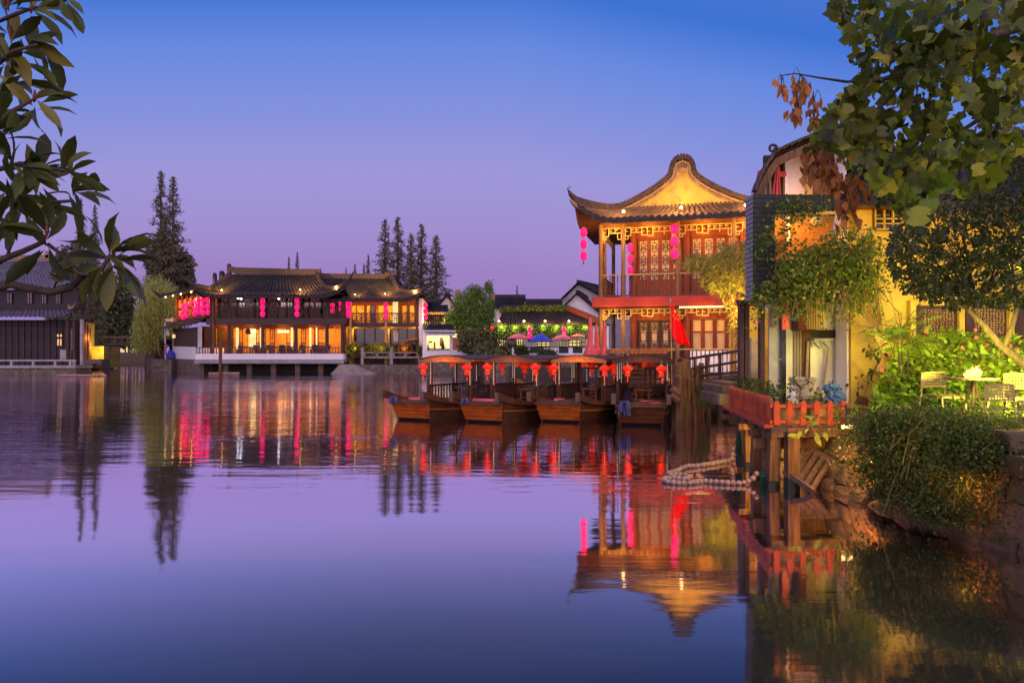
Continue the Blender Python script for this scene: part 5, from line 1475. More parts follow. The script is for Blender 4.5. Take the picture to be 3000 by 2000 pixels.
boat_specs = [(-2.92, 20.8, 27, 'leftmost canopied boat of the moored row, orange transom and open side railing towards the canal'),
              (-.84, 20.1, 26, 'second canopied boat from the left with a bright orange transom overlapping its neighbour'),
              (1.32, 20.2, 23, 'third canopied boat from the left with a darker transom and orange canopy edge'),
              (3.46, 19.2, 11, 'rightmost canopied boat beside the weathered piles with a dull brown transom')]
proto_boat = make_boat(boat_specs[0][3])
boats = []
for i, (x, y, a, lab) in enumerate(boat_specs):
    if i == 0:
        bo = proto_boat; bo.location = (x, y, 0); bo.rotation_euler = (0, 0, R(-a))
    else:
        bo = dup(proto_boat, (x, y, 0), R(-a), lab)
    boats.append((x, y, R(-a)))
dark_tr = pm('worn_brown_transom', (.2, .062, .018), (.12, .035, .012), scale=2.5, rough=.5, stretch=(1, 4, 9), bump=.25, bscale=6, c3=(.05, .02, .01), s3=2, amt3=.7)
for o_ in list(COL.objects):
    if o_.name.startswith('canopy_boat') and 'ightmost' in o_['label']:
        for ch in o_.children:
            if ch.name.startswith(('transom',)) and 'cap' not in ch.name:
                ch.data = ch.data.copy(); ch.data.materials[0] = dark_tr
            if ch.name.split('.')[0] == 'canopy':
                for c2 in [ch] + list(ch.children):
                    if c2.name.startswith(('canopy_fascia', 'canopy.')) or c2.name == 'canopy':
                        c2.data = c2.data.copy(); c2.data.materials[0] = M['wood_dark']


for o_ in [c for c in COL.objects if c.name.startswith('canopy_boat') and 'second' in c.get('label', '')]:
    for c2 in [q for ch in o_.children if ch.name.startswith('canopy.') for q in [ch] + list(ch.children)]:
        if 'fringe' not in c2.name and 'edge' not in c2.name: c2.data = c2.data.copy(); c2.data.materials[0] = M['wood_brown']


def on_boat(i, x, y, z):
    bx, by, a = boats[i]
    return Vector((bx + x * math.cos(a) - y * math.sin(a), by + x * math.sin(a) + y * math.cos(a), z))


# round red lanterns
def make_lantern(label):
    o = thing('red_lantern', label, 'lantern', (0, 0, 0), 0, 'ribbed red lanterns on the boats')
    pr = [(.06, -.26), (.12, -.245), (.19, -.2), (.235, -.13), (.235, -.09), (.19, -.03), (.12, .005), (.06, .015)]
    MB().lathe(pr, 64, lobes=16, amp=.16).build('lantern_body', M['red_glow'], o, world=False, smooth=True)
    MB().lathe([(.05, .0), (.11, .01), (.11, .04), (.05, .05), (.02, .09)], 14).lathe([(.07, -.29), (.115, -.28), (.115, -.245), (.07, -.24)], 14).build('gold_cap', M['gold'], o, world=False)
    b = MB().lathe([(.105, -.28), (.115, -.36), (.125, -.46), (.12, -.465)], 24, lobes=12, amp=.06); b.build('fringe', M['red_glow'], o, world=False)
    MB().tube([(0, 0, -.4), (0, 0, -.55)], .008, 4).lathe([(.012, -.56), (.022, -.6), (.03, -.74), (.02, -.75)], 8).build('tassel', M['red_glow'], o, world=False)
    MB().tube([(0, 0, .05), (.01, 0, .15), (0, 0, .25)], .006, 4).build('cord', M['gold'], o, world=False)
    return o


lan = [(0, -.82, 1.82, 1.50, 0.66, 'red lantern at the left front corner of the leftmost boat canopy'), (0, .80, 1.82, 1.50, 0.66, 'red lantern at the right front corner of the leftmost boat canopy'),
       (0, .5, 4.70, 1.48, 0.53, 'partly hidden small red lantern deep under the leftmost boat canopy'),
       (1, -.80, 1.82, 1.52, 0.66, 'red lantern at the left front corner of the second boat canopy'), (1, .82, 1.82, 1.52, 0.66, 'red lantern at the right front corner of the second boat canopy'),
       (1, -.55, 4.00, 1.5, 0.63, 'dimmer red lantern under the second canopy, nearer its left front lantern'), (1, -.05, 5.00, 1.52, 0.63, 'dim red lantern hung at the back under the second boat canopy'),
       (2, -.80, 1.82, 1.50, 0.66, 'red lantern at the left front corner of the third boat canopy'), (2, .82, 1.82, 1.48, 0.66, 'red lantern at the right front corner of the third boat canopy'),
       (2, -.3, 4.20, 1.5, 0.63, 'dim red lantern inside the middle of the third boat canopy'), (2, .74, 3.20, 1.5, 0.63, 'dark red lantern just behind the right front one of the third canopy'),
       (3, -.42, 1.78, 1.48, 0.63, 'red lantern near the left post of the rightmost boat canopy'), (3, .56, 1.78, 1.48, 0.66, 'red lantern at the right post of the rightmost boat canopy beside the piles')]
pl_ = make_lantern(lan[0][5])
for i, (bi, x, y, z, s, lab) in enumerate(lan):
    p = on_boat(bi, x, y, z)
    if i == 0: pl_.location = p + Vector((0, 0, .1)); pl_.scale = (s,) * 3
    else: dup(pl_, p + Vector((0, 0, .1)), .3 * i, lab, s)

# things lying on the sterns
def mop(label, p, s=1.0):
    r3 = random.Random(label); b = MB()
    for k in range(70):
        a = r3.uniform(-1.2, 4.3); l_ = r3.uniform(.03, .13) * s * (2 if s > 1 else 1)
        dx, dy = math.cos(a) * .13 * s, math.sin(a) * .07 * s - .05
        b.tube([p, p + Vector((dx * .7, dy, .06 * s)), p + Vector((dx, dy - .05, -l_))], [.014, .014, .01], 4)
    o = b.build('mop_head', M['mop']); tag(o, label, 'mop')
mop('blue yarn mop draped over the left stern corner of the leftmost boat', on_boat(0, -.5, -.16, .62))
mop('blue yarn mop on the left stern corner of the second boat', on_boat(1, -.5, -.1, .64), .8)
mop('pale blue mop hanging down the transom of the rightmost boat', on_boat(3, -.45, -.2, .6), 1.25)
def cushion(label, bi, x0, x1, y):
    o = MB().tube([on_boat(bi, x0, y, .6), on_boat(bi, x1, y, .6)], .075, 10).build('boat_bolster', M['cloth_pink'], smooth=True); tag(o, label, 'bolster')
cushion('pink padded roll lying on the stern deck of the leftmost boat', 0, -.15, .25, .12)
cushion('long pink padded roll on the stern deck of the second boat', 1, -.35, .5, .15)
cushion('pink padded roll with a pale band on the stern of the rightmost boat', 3, -.02, .5, .2)
cushion('short pink roll beside the oar handle on the stern of the third boat', 2, -.2, .1, .2)
for bi, lab in ((2, 'flat dark oar blade lying across the stern of the third boat'), (3, 'flat dark oar blade lying across the stern of the rightmost boat')):
    p, q = on_boat(bi, -.35, .35, .60), on_boat(bi, .3, .05, .66)
    b = MB().sweep([p, p.lerp(q, .4), q], [.1, .18, .05], [.03, .03, .03]); b.tube([q, on_boat(bi, .55, -.1, .68)], .02, 6)
    o = b.build('oar', M['boat_dark']); tag(o, lab, 'oar')

# plain boat moored broadside behind the third one
pb_ = thing('timber_boat', 'open orange timber boat moored broadside behind the third canopied boat', 'boat', (gx(1640, 27), 27, 0), R(-12))
def tb(u, v):
    y = u * 3.6 - 1.8; w = .5 * (1 - abs(2 * u - 1) ** 3 * .5)
    return (y, (v - .5) * 2 * w, .0 + .55 * abs(2 * v - 1) ** 1.6 + .35 * max(0, -(y + .6) / 1.2) ** 2 + .1)
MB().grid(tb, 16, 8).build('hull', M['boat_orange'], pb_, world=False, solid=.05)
b = MB()
for s in (0, 1): b.sweep([tb(k / 10, s) for k in range(11)], .09, .1)
b.build('gunwale', M['boat_roof'], pb_, world=False)
b = MB()
for x in (-.9, 0, .9): b.box(x - .12, x + .12, -.45, .45, .45, .49)
b.build('thwart', M['boat_roof'], pb_, world=False)
# canopied boat or shelter roof seen end-on behind, below the pavilion deck
sr = thing('shelter_boat', 'weathered boat with a flat wooden roof moored under the pavilion deck', 'boat', (gx(1860, 30.5), 30.5, 0))
MB().grid(lambda u, v: (-2.0 + 4 * u, -.7 + 1.4 * v, .0 + .55 * abs(2 * v - 1) ** 2), 8, 6).build('hull', M['boat_dark'], sr, world=False, solid=.05)
b = MB(); b.prism([(-1.15, -.8, 1.95), (1.15, -.8, 1.95), (1.35, -.8, 2.1), (1.1, -.8, 2.2), (-1.1, -.8, 2.14)], (0, 1.6, 0))
for k in range(12): b.box(-1.1 + .19 * k, -1.1 + .19 * k + .15, -.84, -.8, 1.96, 2.1)
b.build('roof', M['boat_roof'], sr, world=False)
b = MB()
for x in (-1.0, -.3, .4, 1.0):
    for y in (-.65, .65): b.box(x - .04, x + .04, y - .04, y + .04, .4, 1.96)
b.build('roof_post', M['wood_brown'], sr, world=False)

# ------------------------------------------------------------------ pontoon with gates, piles, gangway, flag
D7 = 24.0
pn = thing('pontoon', 'plank pontoon with dark metal gates behind the rightmost boat', 'pontoon', (gx(1890, D7), D7, 0))
b = MB()
for k in range(26): b.box(2.2 + k * .145, 2.2 + k * .145 + .135, 23.2, 27.5, .36, .42)
b.build('deck_plank', M['wood_plank'], pn)
MB().box(2.15, 6.0, 23.25, 27.4, -.1, .355).build('float_box', M['dark_gap'], pn)
def gate(x0, x1, y, z0, z1, n):
    q = MB()
    for k in range(n + 1): x = x0 + (x1 - x0) * k / n; q.box(x - .018, x + .018, y - .018, y + .018, z0, z1)
    q.box(x0 - .02, x1 + .02, y - .025, y + .025, z1 - .05, z1); q.box(x0 - .02, x1 + .02, y - .025, y + .025, z0 + .05, z0 + .1)
    return q
gate(4.35, 5.5, 23.4, .42, 1.5, 7).build('gate', M['metal_dark'], pn)
gate(2.25, 3.0, 23.5, .42, 1.5, 3).build('gate', M['metal_dark'], pn)
gate(3.2, 5.6, 26.8, .42, 1.4, 14).build('railing', M['wood_brown'], pn)
for x, y, h_ in ((2.95, 23.9, 1.9), (2.3, 24.5, 1.7), (5.55, 23.6, 1.8)): MB().lathe([(.09, -.3), (.085, h_), (.05, h_ + .03)], 8, (x, y, 0)).build('pile', M['wood_post'], pn)
def stool(label, p, mat):
    s = thing('plastic_stool', label, 'stool', p)
    q = MB().prism([(-.15, -.15, .4), (.15, -.15, .4), (.15, .15, .4), (-.15, .15, .4)], (0, 0, .03)); q.build('seat', mat, s, world=False)
    for sx in (-1, 1):
        for sy in (-1, 1): MB().bar((sx * .13, sy * .13, .4), (sx * .17, sy * .17, 0), .03, .03, up=(0, 1, 0)).build('leg', mat, s, world=False)
pla = pm('red_plastic', (.5, .04, .03), (.42, .03, .03), rough=.35)
plb = pm('blue_plastic', (.05, .08, .42), (.04, .06, .34), rough=.35)
stool('red plastic stool on the pontoon behind the rightmost boat lanterns', (3.72, 24.6, .42), pla)
o = MB().box(3.55, 4.0, 24.0, 24.3, .42, .66).build('plastic_crate', plb, bevel=.02); tag(o, 'blue plastic crate on the pontoon between the last two boats', 'crate')
tb_ = thing('pontoon_table', 'slatted brown table and bench set at the back of the pontoon', 'table', (4.5, 26.0, .42))
b = MB(); b.box(-.7, .7, -.35, .35, .7, .75)
for x in (-.6, .6):
    for y in (-.3, .3): b.box(x - .03, x + .03, y - .03, y + .03, 0, .7)
b.build('table_top', M['wood_brown'], tb_, world=False)
b = MB(); b.box(-.7, .7, -.75, -.5, .42, .46)
for x in (-.6, .6): b.box(x - .03, x + .03, -.7, -.55, 0, .42)
for z in (.6, .75, .9): b.box(-.7, .7, -.78, -.75, z, z + .08)
b.build('bench', M['wood_brown'], tb_, world=False)
o = MB().grid(lambda u, v: Vector((2.78 + .38 * u, 23.55 + .03 * math.sin(u * 9), 1.52 - .36 * v)), 8, 4).build('checked_cloth', None or pm('checked_cloth', (.02, .03, .06), (.5, .5, .55), scale=9, rough=.9, detail=0), solid=.01); tag(o, 'dark checked cloth hung over the left pontoon gate', 'cloth')

# weathered piles
rp = random.Random(11)
piles = [(1983, 1068, 19.3, .13), (1998, 1062, 19.8, .10), (2012, 1052, 20.4, .15), (2003, 1104, 19.2, .07), (2016, 1110, 19.5, .06), (2023, 1078, 20.6, .07), (2042, 1070, 20.8, .08), (2055, 1063, 21.3, .09), (2073, 1046, 22.2, .06), (1987, 1100, 19.0, .11), (2030, 1115, 19.9, .07)]
pile_words = ['pale thick pile nearest the rightmost boat stern', 'slim pile just behind the nearest thick pile', 'tallest dark crooked pile of the weathered cluster', 'short split pile in front of the tall crooked one', 'thin broken pile low in the middle of the cluster',
              'squared brown pile right of the tall crooked one', 'leaning pile left of the grass clump', 'straight light pile behind the grass clump', 'thin pile rising through the gangway rails', 'shortest round-topped pile at the water, foremost of the cluster', 'thin splintered pile above the hanging grass']
for (px, py, d, r), w in zip(piles, pile_words):
    p = pt(px, py, d); ln = rp.uniform(-.08, .08)
    b = MB()
    pts_ = [(p.x + ln, d, -.6), (p.x + ln * .5 + rp.uniform(-.02, .02), d, p.z * .4), (p.x + rp.uniform(-.03, .03), d + .03, p.z * .8), (p.x, d, p.z)]
    b.tube(pts_, [r * 1.05, r, r * .95, r * .85], 9)
    b.v = [(x + rp.uniform(-.012, .012), y + rp.uniform(-.012, .012), z + rp.uniform(-.02, .02)) for x, y, z in b.v]
    o = b.build('pile', M['wood_post']); tag(o, w, 'pile', 'weathered piles beside the boats')
for px, py, d, w in ((1974, 1145, 19.0, 'grey rolled fender tied to the nearest pile'), (1972, 1166, 18.95, 'dark ring-ended fender tied lower on the nearest pile')):
    p = pt(px, py, d); o = MB().tube([p + Vector((-.08, -.1, .08)), p + Vector((.1, -.1, -.08))], [.09, .1], 10).build('fender', M['pipe']); tag(o, w, 'fender')
# mooring ropes
for a, c, w in ((on_boat(0, .68, 1.3, .95), on_boat(1, -.66, .9, 1.0), 'slack green mooring rope between the first and second boats'), (on_boat(2, -.68, 1.2, 1.05), on_boat(1, .7, 1.8, .98), 'slack mooring rope between the second and third boats')):
    mid = a.lerp(c, .5) - Vector((0, 0, .15)); o = MB().tube([a, mid, c], .018, 5).build('mooring_rope', M['green_net']); tag(o, w, 'rope')
# gangway up to the bank
gw2 = thing('gangway', 'sloping plank gangway with three dark rails rising from the piles to the bank', 'gangway', pt(2090, 1115, 21))
b = MB()
P0, P1 = pt(2020, 1128, 20.8), pt(2178, 1101, 21.8)
for k in range(24): p = P0.lerp(P1, (k + .5) / 24); b.box(p.x - .028, p.x + .028, p.y - .1, p.y + 1.0, p.z, p.z + .04)
b.build('gangway_plank', M['wood_plank'], gw2)
b = MB(); b.bar(P0 + Vector((0, -.12, -.1)), P1 + Vector((0, -.12, -.1)), .06, .2); b.build('side_beam', M['metal_dark'], gw2)
b = MB()
for ya, yb, e in ((1055, 1025, 20.7), (1087, 1056, 20.7), (1106, 1088, 20.7)): b.bar(pt(1985, ya + 1, e), pt(2180, yb, e + 1), .06, .075)
b.build('gangway_rail', M['metal_dark'], gw2)
for px, y0, y1 in ((2035, 1045, 1128), (2110, 1035, 1118), (2165, 1026, 1108)): MB().bar(pt(px, y1, 20.8), pt(px, y0, 20.8), .06, .06, up=(0, 1, 0)).build('rail_post', M['metal_dark'], gw2)
# planks and boards stacked on the lit landing under the pavilion
ld = thing('landing_stage', 'yellow-lit landing of loose planks below the pavilion', 'landing stage', pt(2080, 1092, 26))
b = MB(); rr = random.Random(6)
for k in range(16):
    a = rr.uniform(-.25, .25); x = rr.uniform(6.4, 7.9); y = 24.2 + k * .2
    b.bar((x - 1.0, y - a, .92 + rr.uniform(0, .1)), (x + 1.0, y + a, .95 + rr.uniform(0, .12)), .16, .04)
b.build('loose_plank', M['wood_gold'], ld)
MB().box(5.3, 9.2, 24.0, 32, .55, .9).build('stage_deck', M['wood_plank'], ld)
for x in (5.6, 7.0, 8.4): MB().box(x - .08, x + .08, 24.1, 24.25, -.4, .55).build('stage_pile', M['wood_post'], ld)
lamp((7.0, 25.5, 2.2), 40, (1, .68, .12), .2, ld)
# flag on its staff
fl = thing('flag', 'drooping red flag with yellow stars on a bamboo staff above the rightmost boat', 'flag', pt(1966, 1060, 21))
MB().tube([pt(1968, 1120, 21), pt(1967, 1000, 21), pt(1964, 884, 21)], [.02, .018, .014], 7).build('flagstaff', M['wood_gold'], fl)
MB().lathe([(.02, 0), (.035, .03), (.012, .09)], 8, tuple(pt(1964, 884, 21))).build('finial', M['metal_pale'], fl)
hoist = [(1966, 890), (1965, 905), (1963, 930), (1961, 950), (1961, 963)]
fly = [(1974, 897), (1988, 925), (1999, 950), (2011, 982), (2024, 1016)]
mid_ = [(1970, 893), (1972, 918), (1974, 948), (1976, 975), (1980, 1004)]
def flagpt(u, v):
    k = v * 4; i = min(3, int(k)); f_ = k - i
    def at(L_): return (L_[i][0] + (L_[i + 1][0] - L_[i][0]) * f_, L_[i][1] + (L_[i + 1][1] - L_[i][1]) * f_)
    h_, m_, y_ = at(hoist), at(mid_), at(fly)
    if u < .35: a, c, g_ = h_, m_, u / .35
    else: a, c, g_ = m_, y_, (u - .35) / .65
    x, y = a[0] + (c[0] - a[0]) * g_, a[1] + (c[1] - a[1]) * g_
    return pt(x, y, 21 - .05 + .10 * math.sin(u * 9 + v * 2.0) * (.3 + v))
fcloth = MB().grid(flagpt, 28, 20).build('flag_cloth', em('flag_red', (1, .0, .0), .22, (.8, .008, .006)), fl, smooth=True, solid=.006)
b = MB()
for u, v, r in ((.62, .17, .055), (.34, .30, .028), (.52, .36, .028), (.78, .38, .028), (.86, .26, .028)):
    c = flagpt(u, v) - Vector((0, .03, 0)); vs = []
    for k in range(10): a = math.pi / 2 + k * math.pi / 5 + .35; q_ = r if k % 2 == 0 else r * .42; vs.append((c.x + q_ * math.cos(a), c.y, c.z + q_ * math.sin(a)))
    b.prism(vs, (0, .012, 0))
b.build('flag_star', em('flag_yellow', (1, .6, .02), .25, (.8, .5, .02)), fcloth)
# a person at the kiosk counter
def person(label, p, s=1.0, turn=0.0, shirt=(.03, .035, .08), sit=False):
    me = bpy.data.meshes.new('person')
    hgt = .55 if sit else 0
    V = [(0, 0, .95 - hgt), (0, 0, 1.2 - hgt), (0, .02, 1.42 - hgt), (0, .0, 1.52 - hgt), (0, -.03, 1.62 - hgt), (0, -.02, 1.72 - hgt), (.19, 0, 1.42 - hgt), (.23, -.02, 1.15 - hgt), (.2, -.22, 1.05 - hgt), (.17, -.32, 1.08 - hgt),
         (-.19, 0, 1.42 - hgt), (-.23, -.02, 1.15 - hgt), (-.2, -.2, 1.02 - hgt), (-.17, -.3, 1.05 - hgt)]
    E = [(0, 1), (1, 2), (2, 3), (3, 4), (4, 5), (2, 6), (6, 7), (7, 8), (8, 9), (2, 10), (10, 11), (11, 12), (12, 13)]
    rad = [.17, .16, .16, .06, .095, .085, .075, .05, .04, .03, .075, .05, .04, .03]
    if not sit:
        V += [(.1, 0, .88), (.11, -.01, .48), (.11, .02, .06), (-.1, 0, .88), (-.11, -.01, .48), (-.11, .02, .06)]
        E += [(0, 14), (14, 15), (15, 16), (0, 17), (17, 18), (18, 19)]; rad += [.1, .07, .05, .1, .07, .05]
    me.from_pydata([(x * s, y * s, z * s) for x, y, z in V], E, [])
    me.materials.append(pm('dark_clothes', shirt, tuple(c * 1.5 for c in shirt), rough=.9))
    o = bpy.data.objects.new('person', me); COL.objects.link(o)
    o.location = p; o.rotation_euler = (0, 0, turn)
    sk = o.modifiers.new('skin', 'SKIN')
    if not me.skin_vertices: me.attributes
    for i, r in enumerate(rad):
        d_ = me.skin_vertices[0].data[i]; d_.radius = (r * s, r * .8 * s); d_.use_root = (i == 0)
    o.modifiers.new('sub', 'SUBSURF').levels = 1
    tag(o, label, 'person')
    hd = MB().lathe([(.02, -.01), (.09, .03), (.1, .1), (.07, .17), (.02, .2)], 10, (0, 0, 0)).build('head', pm('skin_tone', (.3, .16, .1), (.25, .13, .08), rough=.6), o, world=False, smooth=True)
    hd.location = (0, -.03 * s, (1.55 - hgt) * s); hd.scale = (s,) * 3
    hr = MB().lathe([(.095, .08), (.105, .11), (.075, .18), (.02, .215)], 10).build('hair', M['bark'], o, world=False, smooth=True); hr.location = (0, -.015 * s, (1.555 - hgt) * s); hr.scale = (s,) * 3
    return o
person('standing person in dark clothes working at the bright kiosk window', (gx(1297, 73.9), 73.9, 1.63), 1.0, R(70))
person('seated person in dark clothes at the left end of the kiosk window', (gx(1253, 74.0), 74.0, 1.83), .9, R(20), (.02, .02, .03), sit=True)
# ------------------------------------------------------------------ house on the right bank
DW = 15.0
rh = thing('bank_house', 'old white and ochre bank house with a dark slatted box balcony above the deck', 'house', (gx(2400, DW), DW, 0))
def bx(mat, name, px0, px1, y0, y1, d, dep, par=rh, bevel=0):
    return MB().box(gx(px0, d), gx(px1, d), d, d + dep, gz(y1, d), gz(y0, d)).build(name, M[mat], par, bevel=bevel)
bx('plaster', 'white_wall', 2303, 2482, 560, 1215, DW, .3)
MB().prism([pt(2308, 568, DW - .3), pt(2480, 568, DW - .3), pt(2480, 392, DW - .3), pt(2390, 424, DW - .3), pt(2340, 444, DW - .3), pt(2308, 462, DW - .3)], (0, .3, 0)).build('upper_wall', M['plaster'], rh)
bx('wood_brown', 'upper_siding', 2382, 2440, 432, 568, DW - .42, .1)
bx('wood_gold', 'upper_post', 2364, 2381, 440, 568, DW - .45, .1)
bx('plaster_clean', 'window_frame', 2300, 2309, 450, 570, DW - .5, .1)
bx('dark_gap', 'upper_opening', 2240, 2302, 455, 570, DW - .1, .1)
bx('red_paint', 'cross_bar', 2276, 2304, 502, 516, DW - .52, .08)
# recessed doorway with brown jamb, hanging bracket and orange shutter box
bx('wood_brown', 'door_jamb', 2350, 2374, 968, 1215, DW - .06, .1)
bx('dark_gap', 'door_head', 2350, 2482, 966, 990, DW - .05, .1)
bx('wood_red', 'shutter_box', 2339, 2391, 876, 967, DW - .38, .36)
b = MB()
for k in range(8): b.box(gx(2340 + k * 6.5, DW), gx(2344 + k * 6.5, DW), DW - .41, DW - .38, gz(966, DW), gz(878, DW))
b.build('shutter_slats', M['wood_gold'], rh)
b = MB(); b.box(gx(2365, DW), gx(2420, DW), DW - .35, DW - .04, gz(999, DW), gz(993, DW))
b.bar(pt(2382, 1002, DW - .1), pt(2402, 1020, DW - .3), .03, .03); b.bar(pt(2410, 1002, DW - .1), pt(2428, 1020, DW - .3), .03, .03)
b.build('wall_bracket', M['metal_pale'], rh)
b = MB(); b.tube([pt(2367, 998, DW - .12), pt(2365, 1060, DW - .12), pt(2362, 1130, DW - .12)], .03, 7); b.tube([pt(2426, 1020, DW - .15), pt(2422, 1060, DW - .15), pt(2412, 1130, DW - .15)], .025, 6)
for px in (2329, 2337, 2345): b.tube([pt(px, 966, DW - .05), pt(px, 1150, DW - .05)], .022, 6)
b.build('drain_pipe', M['rope'], rh)
MB().tube([pt(2475, 940, DW - .35), pt(2477, 1060, DW - .35), pt(2480, 1200, DW - .35)], .045, 8).build('brown_pipe', M['pipe'], rh)
bx('plaster_clean', 'corner_pilaster', 2481, 2493, 625, 1225, 14.3, .5)
b = MB(); b.tube([pt(2484, 560, 13.9), pt(2483, 610, 13.9), pt(2470, 640, 13.9), pt(2468, 660, 13.9)], .045, 8); b.tube([pt(2464, 618, 13.8), pt(2452, 630, 13.8), pt(2446, 670, 13.8), pt(2432, 690, 13.8)], .045, 8); b.build('gutter_pipe', M['metal_pale'], rh)
# ochre wall facing the garden
DY = 14.2
bx('plaster_yellow', 'ochre_wall', 2493, 3200, 600, 1235, DY, .3)
bx('wood_gold', 'window_shutter', 2512, 2554, 604, 700, DY - .08, .08)
wn = bx('glass_dark', 'window', 2560, 2640, 606, 672, DY - .04, .04)
b = MB()
for v in (604, 642, 656, 672): b.box(gx(2558, DY), gx(2640, DY), DY - .1, DY - .04, gz(v + 3, DY), gz(v, DY))
for px in (2556, 2582, 2608, 2636): b.box(gx(px, DY), gx(px + 4, DY), DY - .1, DY - .04, gz(672, DY), gz(604, DY))
b.build('window_frame', M['wood_gold'], wn)
bx('wood_red', 'window_panel', 2526, 2556, 708, 735, DY - .06, .06)
bx('dark_gap', 'wall_niche', 2574, 2660, 962, 992, DY - .12, .14)
rc = random.Random(8)
for a, c in ((2683, 2808), (2830, 2954), (2976, 3110)):
    pl1 = bx('wood_dark', 'calligraphy_panel', a, c, 895, 992, DY - .06, .06)
    b = MB()
    for k in range(10):
        px = a + 22 + k * (c - a - 40) / 9.5; y = 905
        while y < 978:
            for s_ in range(5):
                u, v = px + rc.uniform(-2.6, 2.6), y + rc.uniform(0, 5)
                if rc.random() < .5: b.box(gx(u, DY), gx(u + rc.uniform(1.5, 3.5), DY), DY - .068, DY - .06, gz(v + .7, DY), gz(v, DY))
                else: b.box(gx(u, DY), gx(u + .7, DY), DY - .068, DY - .06, gz(v + rc.uniform(2, 4), DY), gz(v, DY))
            y += 7.4
    b.build('calligraphy', M['wood_gold'], pl1)
for a in (2668, 2811, 2957): bx('plaster_yellow', 'wall_pier', a, a + 16, 880, 1000, DY - .14, .14)
bx('wood_gold', 'wall_ledge', 2668, 3110, 1000, 1005, DY - .16, .16)
# eaves, roof over the garden wall, LED strip
bx('wood_red', 'eave_board', 2490, 3200, 590, 599, 13.6, .8)
b = MB()
for k in range(150): px = 2516 + k * 4.6; b.box(gx(px, 13.7), gx(px + 3.0, 13.7), 13.68, 13.72, gz(604.5, 13.7), gz(600.5, 13.7))
b.build('light_strip', M['led_warm'], rh)
b = MB(); A0, B0 = pt(2476, 588, 13.3), pt(3250, 588, 13.3)
roof_slope(b, A0, B0, pt(2500, 430, 17.5), pt(3250, 430, 17.5), 24, sag=.15, amp=.075, nv=9)
eave_caps(b, A0, B0, 24, .07)
b.build('garden_roof', M['tile'], rh)
# upper roof with its verge towards the water
verge = [(2206, 568), (2224, 526), (2244, 488), (2266, 458), (2308, 438), (2350, 420), (2390, 405), (2440, 388), (2520, 360), (2620, 330)]
b = MB(); V = [pt(x, y, 14.1) for x, y in verge]
def vf(u, v):
    k = u * (len(V) - 1); i = min(len(V) - 2, int(k)); p = V[i].lerp(V[i + 1], k - i)
    return p + Vector((2.9 * v, 5.5 * v, .10 + .05 * (int(v * 60) % 2)))
b.grid(vf, 40, 60); b.build('upper_roof', M['tile'], rh)
b = MB()
for p, q in zip(V, V[1:]):
    n_ = max(1, int((q - p).length / .13))
    for k in range(n_):
        c = p.lerp(q, (k + .5) / n_); t = (q - p).normalized()
        b.bar(c - t * .085 + Vector((0, -.06, .04)), c + t * .07 + Vector((0, -.06, .08)), .26, .03)
b.build('verge_tiles', M['tile_brown'], rh)
MB().sweep([p + Vector((.05, -.02, -.12)) for p in V], .2, .14).build('verge_board', M['wood_post'], rh)
b = MB()
for k in range(14): a = k * .5; rr_ = .09 - .004 * k; b.tube([pt(2264, 436, 14.0) + Vector((rr_ * math.cos(a), 0, rr_ * math.sin(a))), pt(2264, 436, 14.0) + Vector(((rr_ - .004) * math.cos(a + .5), 0, (rr_ - .004) * math.sin(a + .5)))], .028, 5)
b.build('ridge_scroll', M['coping'], rh)
# the slatted box: lap siding on the tall left part, upright boards along the top
DS = 13.8
b = MB(); n_ = 22
y0, y1 = 568, 880
for k in range(n_):
    za, zb = gz(y1 - (y1 - y0) * k / n_, DS), gz(y1 - (y1 - y0) * (k + 1) / n_, DS)
    b.box(gx(2205, DS), gx(2270, DS), DS, DS + .42, za + .012, zb)
    b.box(gx(2204, DS), gx(2272, DS), DS + .02, DS + .40, za, za + .012)
sb = b.build('slat_box', M['siding'], rh)
b = MB()
for k in range(n_):
    za, zb = gz(y1 - (y1 - y0) * k / n_, DS), gz(y1 - (y1 - y0) * (k + 1) / n_, DS)
    b.box(gx(2204.4, DS), gx(2205, DS), DS + .002, DS + .42, za + .016, zb - .004)
b.build('slat_side', pm('grey_siding', (.3, .29, .32), (.36, .35, .38), rough=.6), sb)
b = MB()
for k in range(15):
    px = 2270 + k * 13; b.box(gx(px + .6, DS), gx(px + 12.4, DS), DS, DS + .1, gz(628 - k * .4, DS), gz(570, DS))
b.box(gx(2270, DS), gx(2466, DS), DS + .02, DS + .3, gz(624, DS), gz(571, DS))
b.build('slat_fascia', M['siding'], sb)
b = MB(); b.bar(pt(2270, 634, DS), pt(2460, 622, DS), .05, .06); b.build('light_strip', M['wood_gold'], sb)
lamp(pt(2340, 650, DS + .45), 34, (1, .42, .08), .2, rh); lamp(pt(2300, 640, DS + .5), 10, (1, .5, .12), .15, rh)
# balcony behind the opening
bx('plaster_orange', 'balcony_wall', 2270, 2482, 632, 800, DW - .2, .18)
b = MB(); b.bar(pt(2270, 712, 14.3), pt(2306, 688, 14.8), .05, .05); b.bar(pt(2270, 726, 14.3), pt(2312, 704, 14.8), .05, .05)
for k in range(9): b.bar(pt(2271 + k * 4, 724 - k * 2.2, 14.3 + .055 * k), pt(2271 + k * 4, 710 - k * 2.5, 14.3 + .055 * k), .02, .02, up=(0, 1, 0))
b.build('balcony_rail', M['wood_brown'], rh)
b = MB(); b.box(gx(2306, 14.6), gx(2314, 14.6), 14.6, 14.7, gz(720, 14.6), gz(630, 14.6)); b.build('balcony_post', M['plaster_clean'], rh)
MB().lathe([(.05, -.1), (.12, -.04), (.14, .04), (.08, .12)], 10, tuple(pt(2392, 645, 14.5))).build('wall_fan', M['metal_pale'], rh)
